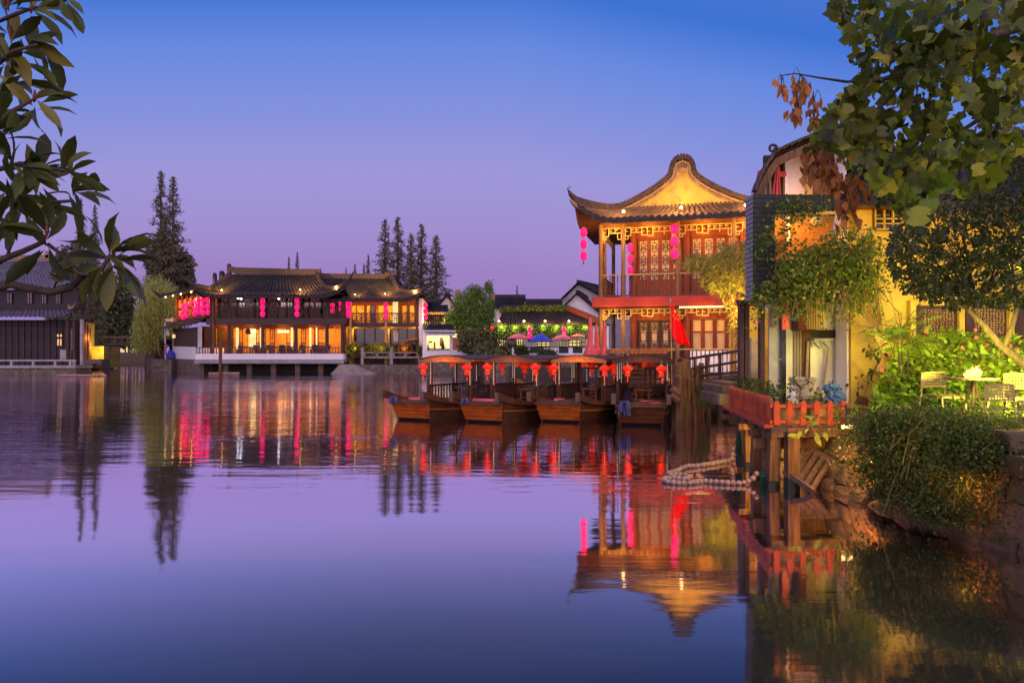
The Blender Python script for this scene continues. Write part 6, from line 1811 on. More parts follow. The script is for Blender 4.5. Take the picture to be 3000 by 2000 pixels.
# dark soffit room between balcony and ground floor
bx('wood_dark', 'floor_soffit', 2275, 2480, 760, 872, DW - .35, .32)
# passage on the left: two dark posts, lit yellow wall, frosted door
for a, c in ((2168, 2180), (2183, 2196), (2228, 2241)): bx('metal_dark', 'gate_post', a, c, 888, 1205, 14.45, .16)
bx('metal_dark', 'gate_lintel', 2165, 2305, 878, 889, 14.4, .2)
bx('plaster_yellow', 'passage_wall', 2194, 2330, 905, 1160, 19.4, .2)
bx('stone_plain', 'stone_stele', 2201, 2224, 990, 1150, 18.9, .14)
b = bx('paper', 'pasted_notice', 2210, 2222, 950, 962, 19.37, .02); b = bx('cloth_pink', 'pasted_notice', 2211, 2221, 940, 948, 19.37, .02)
bx('metal_pale', 'frosted_door', 2253, 2290, 880, 1195, 14.7, .05)
bx('glass_dark', 'door_edge', 2290, 2303, 890, 1210, 14.6, .2)
MB().tube([pt(2276, 1051, 14.62), pt(2292, 1053, 14.62)], .014, 6).build('door_handle', M['metal_pale'], rh)
lamp(pt(2215, 885, 17.6), 170, (1, .66, .15), .25, rh)
lamp((4.55, 13.2, 2.6), 10, (1, .66, .45), .3, rh)
o = bx('cloth_pink', 'hanging_cloth', 2292, 2312, 880, 965, 14.3, .05, None); o.parent = None
tag(o, 'red-brown blanket hung at the frosted door under the dark box', 'blanket')
# things drying under the upper roof
for k, (px, w, y0_, y1_, m_, lab) in enumerate(((2226, 22, 500, 572, 'cloth_rose', 'dull red garment drying leftmost under the upper roof'), (2250, 26, 488, 576, 'rope', 'beige towel drying between two pink cloths under the upper roof'), (2279, 20, 488, 578, 'cloth_pink', 'pink cloth drying nearest the window frame under the upper roof'))):
    def cf(u, v, px=px, w=w, y0_=y0_, y1_=y1_): return pt(px + (u - .5) * w * (.45 + .75 * v) - 5 * v, y0_ + (y1_ - y0_) * v, 14.25 + .05 * math.sin(u * 12 + px) * (.4 + v))
    o = MB().grid(cf, 14, 10).build('drying_cloth', M[m_], smooth=True, solid=.015); tag(o, lab, 'laundry')
# garden lights: eave wash, bush floodlight
for px in (2540, 2640, 2760, 2880, 3000): lamp(pt(px, 620, 13.3), 17, (1, .6, .08), .2, rh)

# ------------------------------------------------------------------ deck over the water with red picket fence
dk = thing('timber_deck', 'small red-edged timber deck standing on posts over the water', 'deck', (4.3, 11, .9))
FL, BL, FR, BR = Vector((3.70, 10.3, .9)), Vector((4.23, 14.0, .9)), Vector((4.86, 10.3, .9)), Vector((5.7, 14.9, .9))
b = MB()
for k in range(26):
    t0, t1 = k / 26, (k + .93) / 26
    a, c = FL.lerp(BL, t0), FR.lerp(BR, t0); e, f_ = FL.lerp(BL, t1), FR.lerp(BR, t1)
    b.prism([a, c, f_, e], (0, 0, -.04))
b.build('deck_board', M['wood_plank'], dk)
b = MB(); b.bar(FL + Vector((-.03, -.05, -.02)), BL + Vector((-.03, .1, -.02)), .12, .05); b.build('deck_lip', M['red_fence'], dk)
b = MB(); b.bar(FL + Vector((0, -.02, -.1)), FR + Vector((0, -.02, -.1)), .08, .14); b.bar(FL + Vector((.05, 0, -.13)), BL + Vector((.05, 0, -.13)), .08, .16)
b.bar(FL + Vector((-.15, .3, -.3)), FR + Vector((0, .3, -.3)), .09, .14)
for t in (.2, .45, .7, .95): p = FL.lerp(BL, t); b.bar(p + Vector((-.16, 0, -.19)), p + Vector((.9, 0, -.19)), .07, .1)
b.build('joist', M['wood_post'], dk)
algae = pm('wet_algae', (.012, .02, .01), (.03, .035, .016), scale=12, rough=.5, bump=.5, bscale=20)
for px, y0_, d, r, tilt in ((2168, 1248, 13.0, .07, .05), (2217, 1266, 11.3, .065, -.06), (2244, 1247, 10.7, .05, -.03), (2268, 1258, 10.4, .075, -.05), (2320, 1250, 10.25, .085, 0), (2190, 1250, 12.2, .06, .03)):
    p = pt(px, y0_, d); q = MB()
    if r in (.05, .07): q.tube([(p.x + tilt, d, -.7), (p.x, d, .8)], [r * 1.1, r], 10)
    else: q.bar((p.x + tilt, d, -.7), (p.x, d, .8), r * 2, r * 2, up=(0, 1, 0))
    q.build('deck_post', M['wood_post'], dk, bevel=.006)
    MB().tube([(p.x + tilt * .6, d, -.3), (p.x + tilt * .4, d, .10 + .05 * math.sin(px))], [r * 1.45, r * 1.4], 8).build('algae_band', algae, dk)
fe = thing('picket_fence', 'low red picket fence along the edges of the timber deck', 'fence', (4.2, 10.3, .9))
def picket(p, w, h, along):
    t = Vector(along).normalized(); n = Vector((t.y, -t.x, 0)) * .011
    return MB().prism([p - t * w / 2 + n, p + t * w / 2 + n, p + t * w / 2 + n + Vector((0, 0, h * .86)), p + t * w * .22 + n + Vector((0, 0, h)), p - t * w * .22 + n + Vector((0, 0, h)), p - t * w / 2 + n + Vector((0, 0, h * .86))], -n * 2)
for k in range(6): picket(FL.lerp(FR, .08 + .165 * k) + Vector((0, -.03, .0)), .085, .35, (1, 0, 0)).build('picket', M['red_fence'], fe, bevel=.004)
for k in range(27): picket(FL.lerp(BL, .02 + .97 * k / 26) + Vector((.02, 0, .0)), .07, .40, BL - FL).build('picket', M['red_fence'], fe)
b = MB()
for z in (.04, .27):
    b.bar(FL + Vector((0, 0, z)), FR + Vector((0, 0, z)), .03, .05); b.bar(FL + Vector((.05, 0, z)), BL + Vector((.05, 0, z)), .03, .05)
b.build('fence_rail', M['red_fence'], fe)
for x0_, x1_, lab in ((3.80, 4.27, 'left ochre planter trough behind the front pickets'), (4.34, 4.8, 'right ochre planter trough behind the front pickets')):
    o = MB().box(x0_, x1_, 10.42, 10.72, .91, 1.16).box(x0_ - .015, x1_ + .015, 10.4, 10.74, 1.13, 1.165).build('planter_trough', pm('ochre_planter', (.5, .34, .1), (.4, .26, .08), rough=.7), bevel=.01); tag(o, lab, 'planter')
o = MB().lathe([(.17, 0), (.22, .3), (.23, .31), (.24, .36), (.22, .36), (.2, .05)], 20, tuple(pt(2352, 1166, 12.5))).build('basin', M['plaster_cream'], smooth=False); tag(o, 'pale plastic basin on the deck before the white doorway', 'basin')
def bag(label, p, r, mat, seed):
    me = MB(); rb = random.Random(seed)
    ph = [rb.uniform(0, 6) for _ in range(6)]
    def f(u, v):
        a, e = u * 2 * math.pi, (v - .5) * math.pi
        k = 1 + .13 * math.sin(3 * a + ph[0]) * math.cos(e) + .1 * math.sin(7 * a + 4 * e + ph[1]) + .08 * math.sin(11 * e + 5 * a + ph[2])
        return (p.x + r * k * math.cos(a) * math.cos(e), p.y + r * .7 * k * math.sin(a) * math.cos(e), p.z + r * .75 * k * math.sin(e))
    me.grid(f, 36, 18)
    for k in range(5): a = k * 1.3; me.prism([(p.x + .02 * math.cos(a), p.y, p.z + r * .6), (p.x + r * .5 * math.cos(a) * 1.0, p.y - .03, p.z + r * 1.15), (p.x + r * .2 * math.cos(a), p.y, p.z + r * 1.05)], (0, .01, 0))
    o = me.build('plastic_bag', mat, smooth=False); tag(o, label, 'bag')
pbag = pm('blue_bag_film', (.03, .08, .26), (.10, .17, .34), scale=9, rough=.35, spec=.4, bump=.6, bscale=14)
wbag = pm('clear_bag_film', (.36, .27, .22), (.2, .15, .13), scale=9, rough=.25, spec=.8, bump=.6, bscale=14)
bag('knotted blue rubbish bag, upper of the two by the white wall', pt(2436, 1145, 13.0), .17, pbag, 1)
bag('slumped blue rubbish bag, lower of the two by the white wall', pt(2450, 1166, 12.6), .17, pbag, 2)
bag('whitish half-clear rubbish bag left of the blue bags', pt(2392, 1166, 12.7), .18, wbag, 3)
o = MB().lathe([(.05, 0), (.055, .1), (.03, .22), (.03, .27)], 12, tuple(pt(2322, 1172, 12.4))).build('bottle', M['plaster_clean']); tag(o, 'white bottle beside the pale basin on the deck', 'bottle')
# pallet ladder leaning on the bank wall under the deck
ld2 = thing('wooden_rack', 'dark slatted wooden rack leaning crookedly against the bank wall under the deck', 'rack', (4.3, 10.8, .3))
b = MB()
T0, T1, B0_, B1_ = pt(2352, 1298, 10.7), pt(2440, 1352, 10.2), pt(2298, 1380, 10.3), pt(2385, 1440, 9.8)
b.bar(T0, T1, .06, .07); b.bar(B0_, B1_, .06, .07)
b.build('rack_rail', M['wood_plank'], ld2)
for k in range(5): p, q = T0.lerp(T1, .08 + .21 * k), B0_.lerp(B1_, .08 + .21 * k); MB().bar(p, q, .055, .05).build('rack_slat', M['wood_plank'], ld2)
# floodlight clamped at the deck corner
fd = thing('floodlight', 'small blazing floodlight clamped under the right corner of the deck', 'floodlight', tuple(pt(2478, 1249, 10.0)))
p = pt(2478, 1249, 10.0)
MB().prism([p + Vector((-.09, -.03, -.04)), p + Vector((.09, -.03, -.04)), p + Vector((.09, -.03, .04)), p + Vector((-.09, -.03, .04))], (0, .08, 0)).build('housing', M['metal_dark'], fd)
MB().prism([p + Vector((-.075, -.04, -.028)), p + Vector((.075, -.04, -.028)), p + Vector((.075, -.04, .028)), p + Vector((-.075, -.04, .028))], (0, .008, 0)).build('lens', em('flood_lens', (1, .62, .16), 4), fd)
MB().tube([p + Vector((0, 0, .03)), p + Vector((.05, .1, .3))], .014, 6).build('bracket', M['metal_dark'], fd)
lamp(pt(2232, 1316, 11.6), 30, (1, .6, .1), .06, fd)
lamp(p + Vector((-.4, -.5, -.2)), 26, (1, .52, .1), .06, fd)
# small added lamps standing in for orange glints on the boulder wall
for px, y, d, w in ((2497, 1352, 9.2, 'little added amber lamp for a glint low on the boulder wall below the floodlight'), (2800, 1410, 7.55, 'little added amber lamp for a glint showing through the drooping shrub')):
    q = pt(px, y, d); q.x = edge_x(d) + .08
    s_ = thing('glint_lamp', w, 'lamp', tuple(q))
    MB().lathe([(.02, -.03), (.035, 0), (.02, .03)], 8, tuple(q)).build('bulb', em('amber_glint', (1, .33, .03), 2.2), s_)
    MB().lathe([(.04, .03), (.03, .06)], 8, tuple(q)).build('cap', M['metal_dark'], s_)
    lamp(q + Vector((-.14, -.04, 0)), 13, (1, .36, .05), .05, s_)
# chain of floats
loop = [(1310, 165), (1306, 205), (1298, 248), (1262, 268), (1200, 277), (1120, 291), (1040, 301), (975, 304), (948, 318), (900, 342), (852, 352), (862, 362), (920, 360), (965, 366), (995, 376), (985, 392), (935, 388), (880, 384), (832, 388), (815, 404), (852, 414), (930, 421), (1000, 421), (1060, 411), (1110, 408), (1190, 415), (1280, 421), (1352, 423), (1400, 408), (1445, 378), (1478, 338)]
P_ = []
for i, (x, y) in enumerate(loop):
    px, py = 1600 + x / 2.376, 1240 + y / 2.376
    if i in (0, 1): P_.append(pt(px, py, 12.6))
    elif i == 2: P_.append(pt(px, py, 12.6))
    elif i >= len(loop) - 3: P_.append(pt(px, py, 10.5))
    else:
        d = 3990 / (py - 1040 + 3); q = pt(px, py, d); q.z = .03; P_.append(q)
fb = thing('float_chain', 'looped chain of pinkish round floats lying on the water beside the deck posts', 'float chain', tuple(P_[10]))
MB().tube(P_, .012, 5).build('float_rope', M['green_net'], fb)
seg = [(P_[i + 1] - P_[i]).length for i in range(len(P_) - 1)]
tot = sum(seg); nb_ = 64
fm = None
rk = random.Random(3)
for k in range(nb_):
    s_ = tot * (k + .5) / nb_; i = 0
    while s_ > seg[i]: s_ -= seg[i]; i += 1
    p = P_[i].lerp(P_[i + 1], s_ / seg[i])
    if fm is None:
        b = MB().lathe([(.012, -.046), (.03, -.036), (.044, -.014), (.046, 0), (.044, .014), (.03, .036), (.012, .046)], 14)
        fm = b.build('float', M['buoy'], fb, world=False, smooth=True); c = fm
    else:
        c = fm.copy(); COL.objects.link(c); c.parent = fb
    c.location = p - P_[10]; c.rotation_euler = (R(80 + rk.uniform(-25, 25)), rk.uniform(-.4, .4), rk.uniform(0, 6)); s2 = rk.uniform(.85, 1.05); c.scale = (s2,) * 3
for px, y0_, y1_, d, w in ((2164, 1262, 1330, 12.55, 'tangle of green rope tied round the far deck post'), (2236, 1370, 1420, 10.45, 'tangle of green rope hanging into the water from the leaning deck post')):
    b = MB(); r3 = random.Random(px)
    for k in range(22): x_ = px + r3.uniform(-8, 8); b.tube([pt(px + r3.uniform(-4, 4), y0_, d), pt(x_, (y0_ + y1_) / 2, d - .05), pt(x_ + r3.uniform(-3, 3), y1_, d)], .009, 4)
    o = b.build('rope_tangle', M['green_net']); tag(o, w, 'rope')
# concrete blocks by the passage
for k, (a, c, y0_, y1_, d, lab) in enumerate(((2108, 2172, 1154, 1188, 15.6, 'lowest concrete block of the stepped landing left of the red fence'), (2117, 2175, 1130, 1155, 15.9, 'middle concrete block of the stepped landing left of the red fence'), (2128, 2180, 1120, 1131, 16.2, 'top slab of the stepped landing below the dark gate posts'))):
    o = MB().box(gx(a, d), gx(c, d), d, d + 1.6, gz(y1_, d), gz(y0_, d)).build('concrete_block', M['stone_wet'], bevel=.02); tag(o, lab, 'block')
lamp((4.3, 15.2, 1.0), 9, (1, .66, .12), .2, rh)

# ------------------------------------------------------------------ café furniture on the terrace
cream = pm('cream_plastic', (.36, .27, .13), (.29, .21, .1), rough=.45)
def make_chair(label, mat):
    c = thing('garden_chair', label, 'chair', (0, 0, 0), 0, 'perforated chairs on the terrace')
    b = MB(); n, m_ = 11, 5                               # perforated back: a lattice of bars
    w, h0, h1 = .21, .56, .78
    def bp(x, z): return (x, .2 + .05 * (1 - (x / w) ** 2), z + .012 * math.cos(x * 7))
    for k in range(n + 1):
        x = -w + 2 * w * k / n; b.tube([bp(x, h0), bp(x, (h0 + h1) / 2), bp(x, h1)], .011, 4)
    for k in range(m_ + 1):
        z = h0 + (h1 - h0) * k / m_; b.tube([bp(-w + 2 * w * i / 10, z) for i in range(11)], .011 if 0 < k < m_ else .017, 5)
    b.build('backrest', mat, c, world=False)
    b = MB(); b.grid(lambda u, v: (-.21 + .42 * u, -.2 + .4 * v, .43 - .02 * math.sin(math.pi * u) + .02 * math.sin(v * 3)), 8, 8); b.build('seat', mat, c, world=False, solid=.02)
    for s in (-1, 1):
        MB().tube([(s * .23, .27, 0), (s * .22, .22, .43), (s * .215, .205, .79)], .014, 6).build('leg', mat, c, world=False)
        MB().tube([(s * .23, -.24, 0), (s * .2, -.18, .43)], .014, 6).build('leg', mat, c, world=False)
    return c
gch = make_chair('cream perforated garden chair at the left of the terrace table', cream); gch.location = pt(2765, 1244, 11.2); gch.rotation_euler = (0, 0, R(12)); gch.location.z = .83
dupc = dup(gch, (gx(2898, 9.6), 9.6, .80), R(183), 'shadowed perforated garden chair seen from behind in front of the table'); dupc.scale = (.9,) * 3
dup(gch, (gx(2962, 10.6), 10.6, .83), R(-65), 'cream perforated garden chair turned sideways at the right of the table')
dup(gch, (gx(3016, 10.2), 10.2, .83), R(-100), 'perforated garden chair cut by the right frame edge')
gt = thing('garden_table', 'round grey garden table with wrapped bundles among the perforated chairs', 'table', (gx(2845, 10.8), 10.8, .83))
MB().lathe([(.0, .70), (.36, .70), (.37, .715), (.36, .73), (0, .73)], 28).build('tabletop', M['wood_plank'], gt, world=False)
for a in range(3): MB().tube([(.04, 0, .7), (.22 * math.cos(a * 2.1), .22 * math.sin(a * 2.1), 0)], .018, 6).build('leg', M['metal_dark'], gt, world=False)
bag('crumpled pinkish bundle on the left of the garden table', Vector((gx(2838, 10.8), 10.8, 1.61)), .075, wbag, 5)
bag('larger crumpled pale bundle on the garden table', Vector((gx(2862, 10.8), 10.85, 1.63)), .095, M['cloth_pink'] if False else wbag, 6)
sl = MB().prism([pt(2518, 1158, 12.6), pt(2548, 1165, 12.6), pt(2542, 1190, 12.6), pt(2506, 1183, 12.6)], (0, .05, 0)).build('slate_sign', M['boat_dark']); tag(sl, 'tilted dark slate leaning at the foot of the ochre wall', 'slate')
# hidden-source garden floodlights in the bush bed
gl_ = thing('garden_floodlight', 'low garden floodlight behind the terrace lighting the leafy bed', 'floodlight', (6.9, 9.8, 1.0))
MB().box(6.8, 7.0, 9.75, 9.85, .85, 1.05).build('housing', M['metal_dark'], gl_)
lamp((6.9, 9.95, 1.7), 520, (1, .9, .14), .15, gl_, 'SPOT', (8.2, 13.0, 1.6), 120, .7)
lamp((8.2, 10.6, 3.8), 1300, (1, .9, .16), .2, gl_, 'SPOT', (7.7, 13.0, 1.3), 110, .8)
lamp((6.95, 9.7, 1.15), 1500, (1, .84, .26), .1, gl_, 'SPOT', (3.0, 4.7, 3.3), 44, .6)
# ------------------------------------------------------------------ leaves
def leaf_cloud(name, pos, dirs, sizes, shape, mat, parent=None, rnd=None, up_bias=None, roll=1.0):
    """many leaves in one mesh. pos (n,3), dirs (n,3) along the leaf, sizes (n), shape = (verts[(len, wid, bend)], faces)"""
    rnd = rnd or np.random.default_rng(1)
    pos, dirs, sizes = np.asarray(pos, float), np.asarray(dirs, float), np.asarray(sizes, float)
    n = len(pos)
    dirs = dirs / np.maximum(np.linalg.norm(dirs, axis=1, keepdims=True), 1e-6)
    a = rnd.normal(size=(n, 3)) * roll
    a[:, 2] += 1.0 if up_bias is None else up_bias
    s = np.cross(dirs, a); s /= np.maximum(np.linalg.norm(s, axis=1, keepdims=True), 1e-6)
    u = np.cross(s, dirs)
    V, Fs = shape
    V = np.asarray(V, float)
    vv = pos[:, None, :] + sizes[:, None, None] * (V[None, :, 0:1] * dirs[:, None, :] + V[None, :, 1:2] * s[:, None, :] + V[None, :, 2:3] * u[:, None, :])
    vv = vv.reshape(-1, 3)
    if parent is not None:
        o0 = ORIGIN.get(parent.name, Vector((0, 0, 0)))
        vv = vv - np.array(o0)
    k = len(V)
    ls, loops = [], []
    for f in Fs: ls.append(len(f)); loops += list(f)
    loops = np.array(loops); ls = np.array(ls)
    L_ = (loops[None, :] + (np.arange(n) * k)[:, None]).ravel()
    T_ = np.tile(ls, n)
    St = np.concatenate([[0], np.cumsum(T_)[:-1]])
    me = bpy.data.meshes.new(name)
    me.vertices.add(len(vv)); me.vertices.foreach_set('co', vv.ravel())
    me.loops.add(len(L_)); me.loops.foreach_set('vertex_index', L_.astype(np.int32))
    me.polygons.add(len(T_)); me.polygons.foreach_set('loop_start', St.astype(np.int32)); me.polygons.foreach_set('loop_total', T_.astype(np.int32))
    me.materials.append(mat); me.update(calc_edges=True); me.validate()
    o = bpy.data.objects.new(name, me); COL.objects.link(o)
    if parent is not None:
        o.parent = parent; ORIGIN[o.name] = ORIGIN.get(parent.name, Vector((0, 0, 0)))
    return o


OVAL = ([(0, 0, 0), (.3, .2, .05), (.3, 0, .0), (.3, -.2, .05), (.65, .19, .02), (.65, 0, -.04), (.65, -.19, .02), (1, 0, -.14)], [(0, 2, 1), (0, 3, 2), (1, 2, 5, 4), (2, 3, 6, 5), (4, 5, 7), (5, 6, 7)])
LOQUAT = ([(0, 0, 0), (.12, .03, 0), (.12, -.03, 0), (.35, .11, .03), (.35, 0, -.01), (.35, -.11, .03), (.6, .15, .0), (.6, 0, -.05), (.6, -.15, .0), (.82, .11, -.08), (.82, 0, -.12), (.82, -.11, -.08), (1, 0, -.24)],
          [(0, 2, 1), (1, 2, 4), (1, 4, 3), (2, 5, 4), (3, 4, 7, 6), (4, 5, 8, 7), (6, 7, 10, 9), (7, 8, 11, 10), (9, 10, 12), (10, 11, 12)])
SLIM = ([(0, 0, 0), (.4, .1, .03), (.4, -.1, .03), (1, 0, -.1)], [(0, 2, 1), (1, 2, 3)])
DIAM = ([(0, 0, 0), (.45, .28, .06), (.45, -.28, .06), (1, 0, -.08)], [(0, 2, 1), (1, 2, 3)])
TULIP = ([(0, 0, 0), (.05, .26, .06), (.22, .42, -.05), (.42, .27, .05), (.72, .42, -.22), (.88, .14, -.12), (.82, 0, -.04), (.88, -.14, -.12), (.72, -.42, -.22), (.42, -.27, .05), (.22, -.42, -.05), (.05, -.26, .06), (.45, 0, -.06)],
         [(12, 0, 1), (12, 1, 2, 3), (12, 3, 4, 5), (12, 5, 6), (12, 6, 7), (12, 7, 8, 9), (12, 9, 10, 11), (12, 11, 0)])
RG = np.random.default_rng(12)
L_DARK = leafmat('dark_glossy_leaf', (.03, .055, .014), (.06, .08, .018), .35, .25, spec=.45, ic=(.14, .11, .02))
L_LOQ = leafmat('loquat_leaf', (.07, .105, .025), (.13, .145, .03), .4, .3, .6, ic=(.19, .17, .03))
L_TULIP = leafmat('tulip_tree_leaf', (.07, .125, .014), (.15, .17, .02), .35, .4, .55, ic=(.19, .18, .025))
L_BROWN = leafmat('dry_brown_leaf', (.34, .13, .035), (.46, .19, .05), .7, .2, .4)
L_VINE = leafmat('vine_leaf', (.08, .15, .02), (.14, .19, .03), .5, .35, .45, ic=(.3, .26, .04))
L_BUSH = leafmat('bright_bush_leaf', (.17, .28, .022), (.32, .42, .04), .5, .3, .55)
L_JAS = leafmat('small_shrub_leaf', (.05, .095, .018), (.095, .125, .025), .5, .35, .4, .3, ic=(.2, .15, .05))
L_CON = leafmat('redwood_foliage', (.10, .11, .06), (.17, .155, .09), .8, .2, .4)
L_WIL = leafmat('willow_leaf', (.3, .36, .08), (.4, .43, .12), .6, .3, .4)
L_MASS = leafmat('far_tree_leaf', (.085, .105, .045), (.14, .145, .065), .8, .2, .4)
L_BAMB = leafmat('bamboo_leaf', (.10, .18, .03), (.16, .25, .045), .6, .3, .5)
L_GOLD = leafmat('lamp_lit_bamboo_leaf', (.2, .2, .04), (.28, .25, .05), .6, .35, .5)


def rdir(n, zb=0.0, s=1.0):
    d = RG.normal(size=(n, 3)) * s; d[:, 2] += zb
    return d


# ------------------------------------------------------------------ dawn redwoods
def make_redwood(label, H, rad, n=2600, seed=1):
    t = thing('redwood_tree', label, 'tree', (0, 0, 0), 0, 'dawn redwoods on the skyline')
    g_ = np.random.default_rng(seed)
    MB().tube([(0, 0, -.5), (.05, 0, H * .5), (0, .05, H * .98)], [H * .018, H * .012, .03], 7).build('trunk', M['bark'], t, world=False)
    P_, D_ = [], []
    br_ = MB()
    nb2 = int(H * 12)
    for k in range(nb2):
        f = (k + g_.random()) / nb2
        z = H * (.10 + .89 * f); r = rad * (1 - f) ** .85 * g_.uniform(.35, 1.12) + .10
        a = g_.uniform(0, 6.283)
        e = np.array([math.cos(a) * r, math.sin(a) * r, -.12 * r + .1 * r])
        br_.tube([(0, 0, z), (e[0], e[1], z + e[2])], .012 + .014 * (1 - f), 3, caps=False)
        m_ = max(3, int(n / nb2 * (.25 + 1.6 * (1 - f))))
        q = g_.uniform(.3, 1.1, m_)[:, None]
        c = np.array([0, 0, z]) + q * e + g_.normal(size=(m_, 3)) * np.array([.11, .11, .08]) * (1 + 1.6 * (1 - f))
        P_.append(c); dd = g_.normal(size=(m_, 3)) * .8 + e * .5; dd[:, 2] -= .9; D_.append(dd)
    br_.build('limbs', M['bark'], t, world=False)
    P_, D_ = np.concatenate(P_), np.concatenate(D_)
    leaf_cloud('crown', P_, D_, g_.uniform(.15, .36, len(P_)), DIAM, L_CON, t, g_)
    return t


rw_specs = [(471, 495, 96, 4.3, 'tallest dawn redwood, left of the close pair beyond the willow'), (508, 512, 96, 4.5, 'slightly shorter dawn redwood, right of the close pair beyond the willow'),
            (237, 578, 104, 2.8, 'dawn redwood seen through the loquat leaves, left of two'), (278, 596, 104, 2.6, 'dawn redwood seen through the loquat leaves, right of two'),
            (846, 749, 120, 1.6, 'small dawn redwood tip over the teahouse roof, left of two'), (871, 735, 120, 1.9, 'small dawn redwood tip over the teahouse roof, right of two'),
            (1014, 782, 125, 1.3, 'tiny leftmost redwood tip over the second roof'), (1040, 770, 125, 1.9, 'lone pointed redwood tip over the middle of the second roof'), (1066, 770, 125, 1.8, 'redwood tip beside the taller one over the second roof'), (1079, 743, 125, 2.3, 'tallest of the small redwood tips over the second roof'),
            (1128, 638, 100, 4.4, 'leftmost of the five tall redwoods right of the second house'), (1165, 632, 100, 4.3, 'tallest redwood, second from the left of the five'), (1205, 680, 97, 4.0, 'dark middle redwood of the five'), (1235, 652, 100, 4.2, 'fourth redwood from the left of the five'), (1277, 685, 95, 4.6, 'rightmost redwood of the five tall ones'),
            (1515, 833, 130, 1.5, 'lone small spire tree on the skyline over the ivy restaurant')]
protoA = make_redwood(rw_specs[0][4], 25, 3.4, 10000, 1)
protoB = make_redwood(rw_specs[1][4], 25, 3.4, 10000, 2)
for i, (px, py, d, r_, lab) in enumerate(rw_specs):
    top = gz(py, d); H = top - .8
    sc_ = (r_ / 3.4 * .8, r_ / 3.4 * .8, H / 25 * 1.0)
    if i < 2:
        o = (protoA, protoB)[i]; o.location = (gx(px, d), d, .8); o.scale = sc_; o.rotation_euler = (0, 0, i * 2.0)
    else:
        dup((protoA, protoB)[i % 2], (gx(px, d), d, .8), i * 1.7, lab, sc_)


# ------------------------------------------------------------------ broad far trees built from lobes
def lobed_tree(name, label, lobes, d, mat, n, size, trunk=None, shape=DIAM, droop=.2, group=None, cat='tree', seed=1, shell=.55):
    """lobes: (px, py, rx_px, ry_px, dz) read off the photo at depth d"""
    g_ = np.random.default_rng(seed)
    cx = gx(np.mean([l_[0] for l_ in lobes]), d)
    t = thing(name, label, cat, (cx, d, .8), 0, group)
    if trunk: MB().tube([(gx(trunk[0], d), d, -.2), (gx(trunk[0], d) + .1, d, gz(trunk[1], d) * .5), (gx(trunk[2], d), d, gz(trunk[1], d))], [.3, .2, .08], 7).build('trunk', M['bark'], t)
    P_, D_ = [], []
    tot_ = sum(l_[2] * l_[3] for l_ in lobes)
    for (px, py, rx, ry, dz) in lobes:
        m_ = int(n * rx * ry / tot_)
        v = g_.normal(size=(m_, 3)); v /= np.linalg.norm(v, axis=1, keepdims=True)
        rr_ = (shell + (1 - shell) * g_.random(m_)) [:, None] * (1 + .18 * np.sin(v[:, :1] * 7 + px) * np.cos(v[:, 2:] * 6))
        s_ = d / F
        c = np.array(pt(px, py, d + dz))
        p = c + v * rr_ * np.array([rx * s_, rx * s_ * .8, ry * s_])
        P_.append(p); dd = v + g_.normal(size=(m_, 3)) * .6; dd[:, 2] -= droop * 3; D_.append(dd)
    P_, D_ = np.concatenate(P_), np.concatenate(D_)
    keep = P_[:, 2] > .7
    P_, D_ = P_[keep], D_[keep]
    leaf_cloud('crown', P_, D_, g_.uniform(.6, 1.2, len(P_)) * size, shape, mat, t, g_)
    return t


lobed_tree('broadleaf_tree', 'big dark rounded tree behind the dark house and footbridge', [(250, 860, 75, 95, 0), (190, 900, 60, 90, 2), (320, 920, 70, 90, 0), (260, 950, 100, 60, -2), (220, 760, 55, 50, 3), (340, 870, 50, 70, 2), (385, 960, 60, 50, -1), (300, 990, 110, 25, -3)], 118, L_MASS, 15000, .75, (270, 900, 260), group=None, seed=3)
lobed_tree('broadleaf_tree', 'dark bushy tree filling the gap between the two tall redwoods and the wing', [(520, 800, 45, 65, 0), (480, 770, 45, 80, 1), (540, 850, 30, 40, -1), (500, 860, 60, 40, 0), (465, 860, 40, 60, 0)], 100, L_CON, 9000, .7, (500, 900, 500), seed=4)
# willow: drooping strands
wt = thing('willow_tree', 'pale green weeping willow hanging over the canal beside the lantern wing', 'tree', (gx(450, 91), 91, .8))
MB().tube([(gx(462, 92), 92, -.2), (gx(458, 92), 92, 5), (gx(450, 92), 92, 9.5)], [.35, .25, .1], 8).build('trunk', M['bark'], wt)
P_, D_ = [], []
for k in range(620):
    f = RG.random(); px = RG.uniform(395, 522); d = RG.uniform(88, 95)
    top = 808 + ((px - 445) / 60) ** 2 * 20 + RG.uniform(0, 70)
    if px < 425: top += 60
    ln = RG.uniform(60, 190) * (1.1 if px < 470 else .9); bot = min(top + ln, 1028 if px < 470 else 985)
    m_ = int((bot - top) / 4) + 3
    v = np.linspace(0, 1, m_)
    a = RG.normal(size=2) * .25
    c = np.array(pt(px, top, d)); e = np.array(pt(px + RG.normal() * 6, bot, d))
    p = c + (e - c) * v[:, None]; p[:, 0] += a[0] * np.sin(v * 2); p += RG.normal(size=p.shape) * .07
    p[:, 2] += .35 * np.exp(-v * 9)
    P_.append(p); dd = RG.normal(size=p.shape) * .35; dd[:, 2] -= 1.2; D_.append(dd)
P_ = np.concatenate(P_); D_ = np.concatenate(D_)
leaf_cloud('crown', P_, D_, RG.uniform(.28, .5, len(P_)), SLIM, L_WIL, wt, RG)
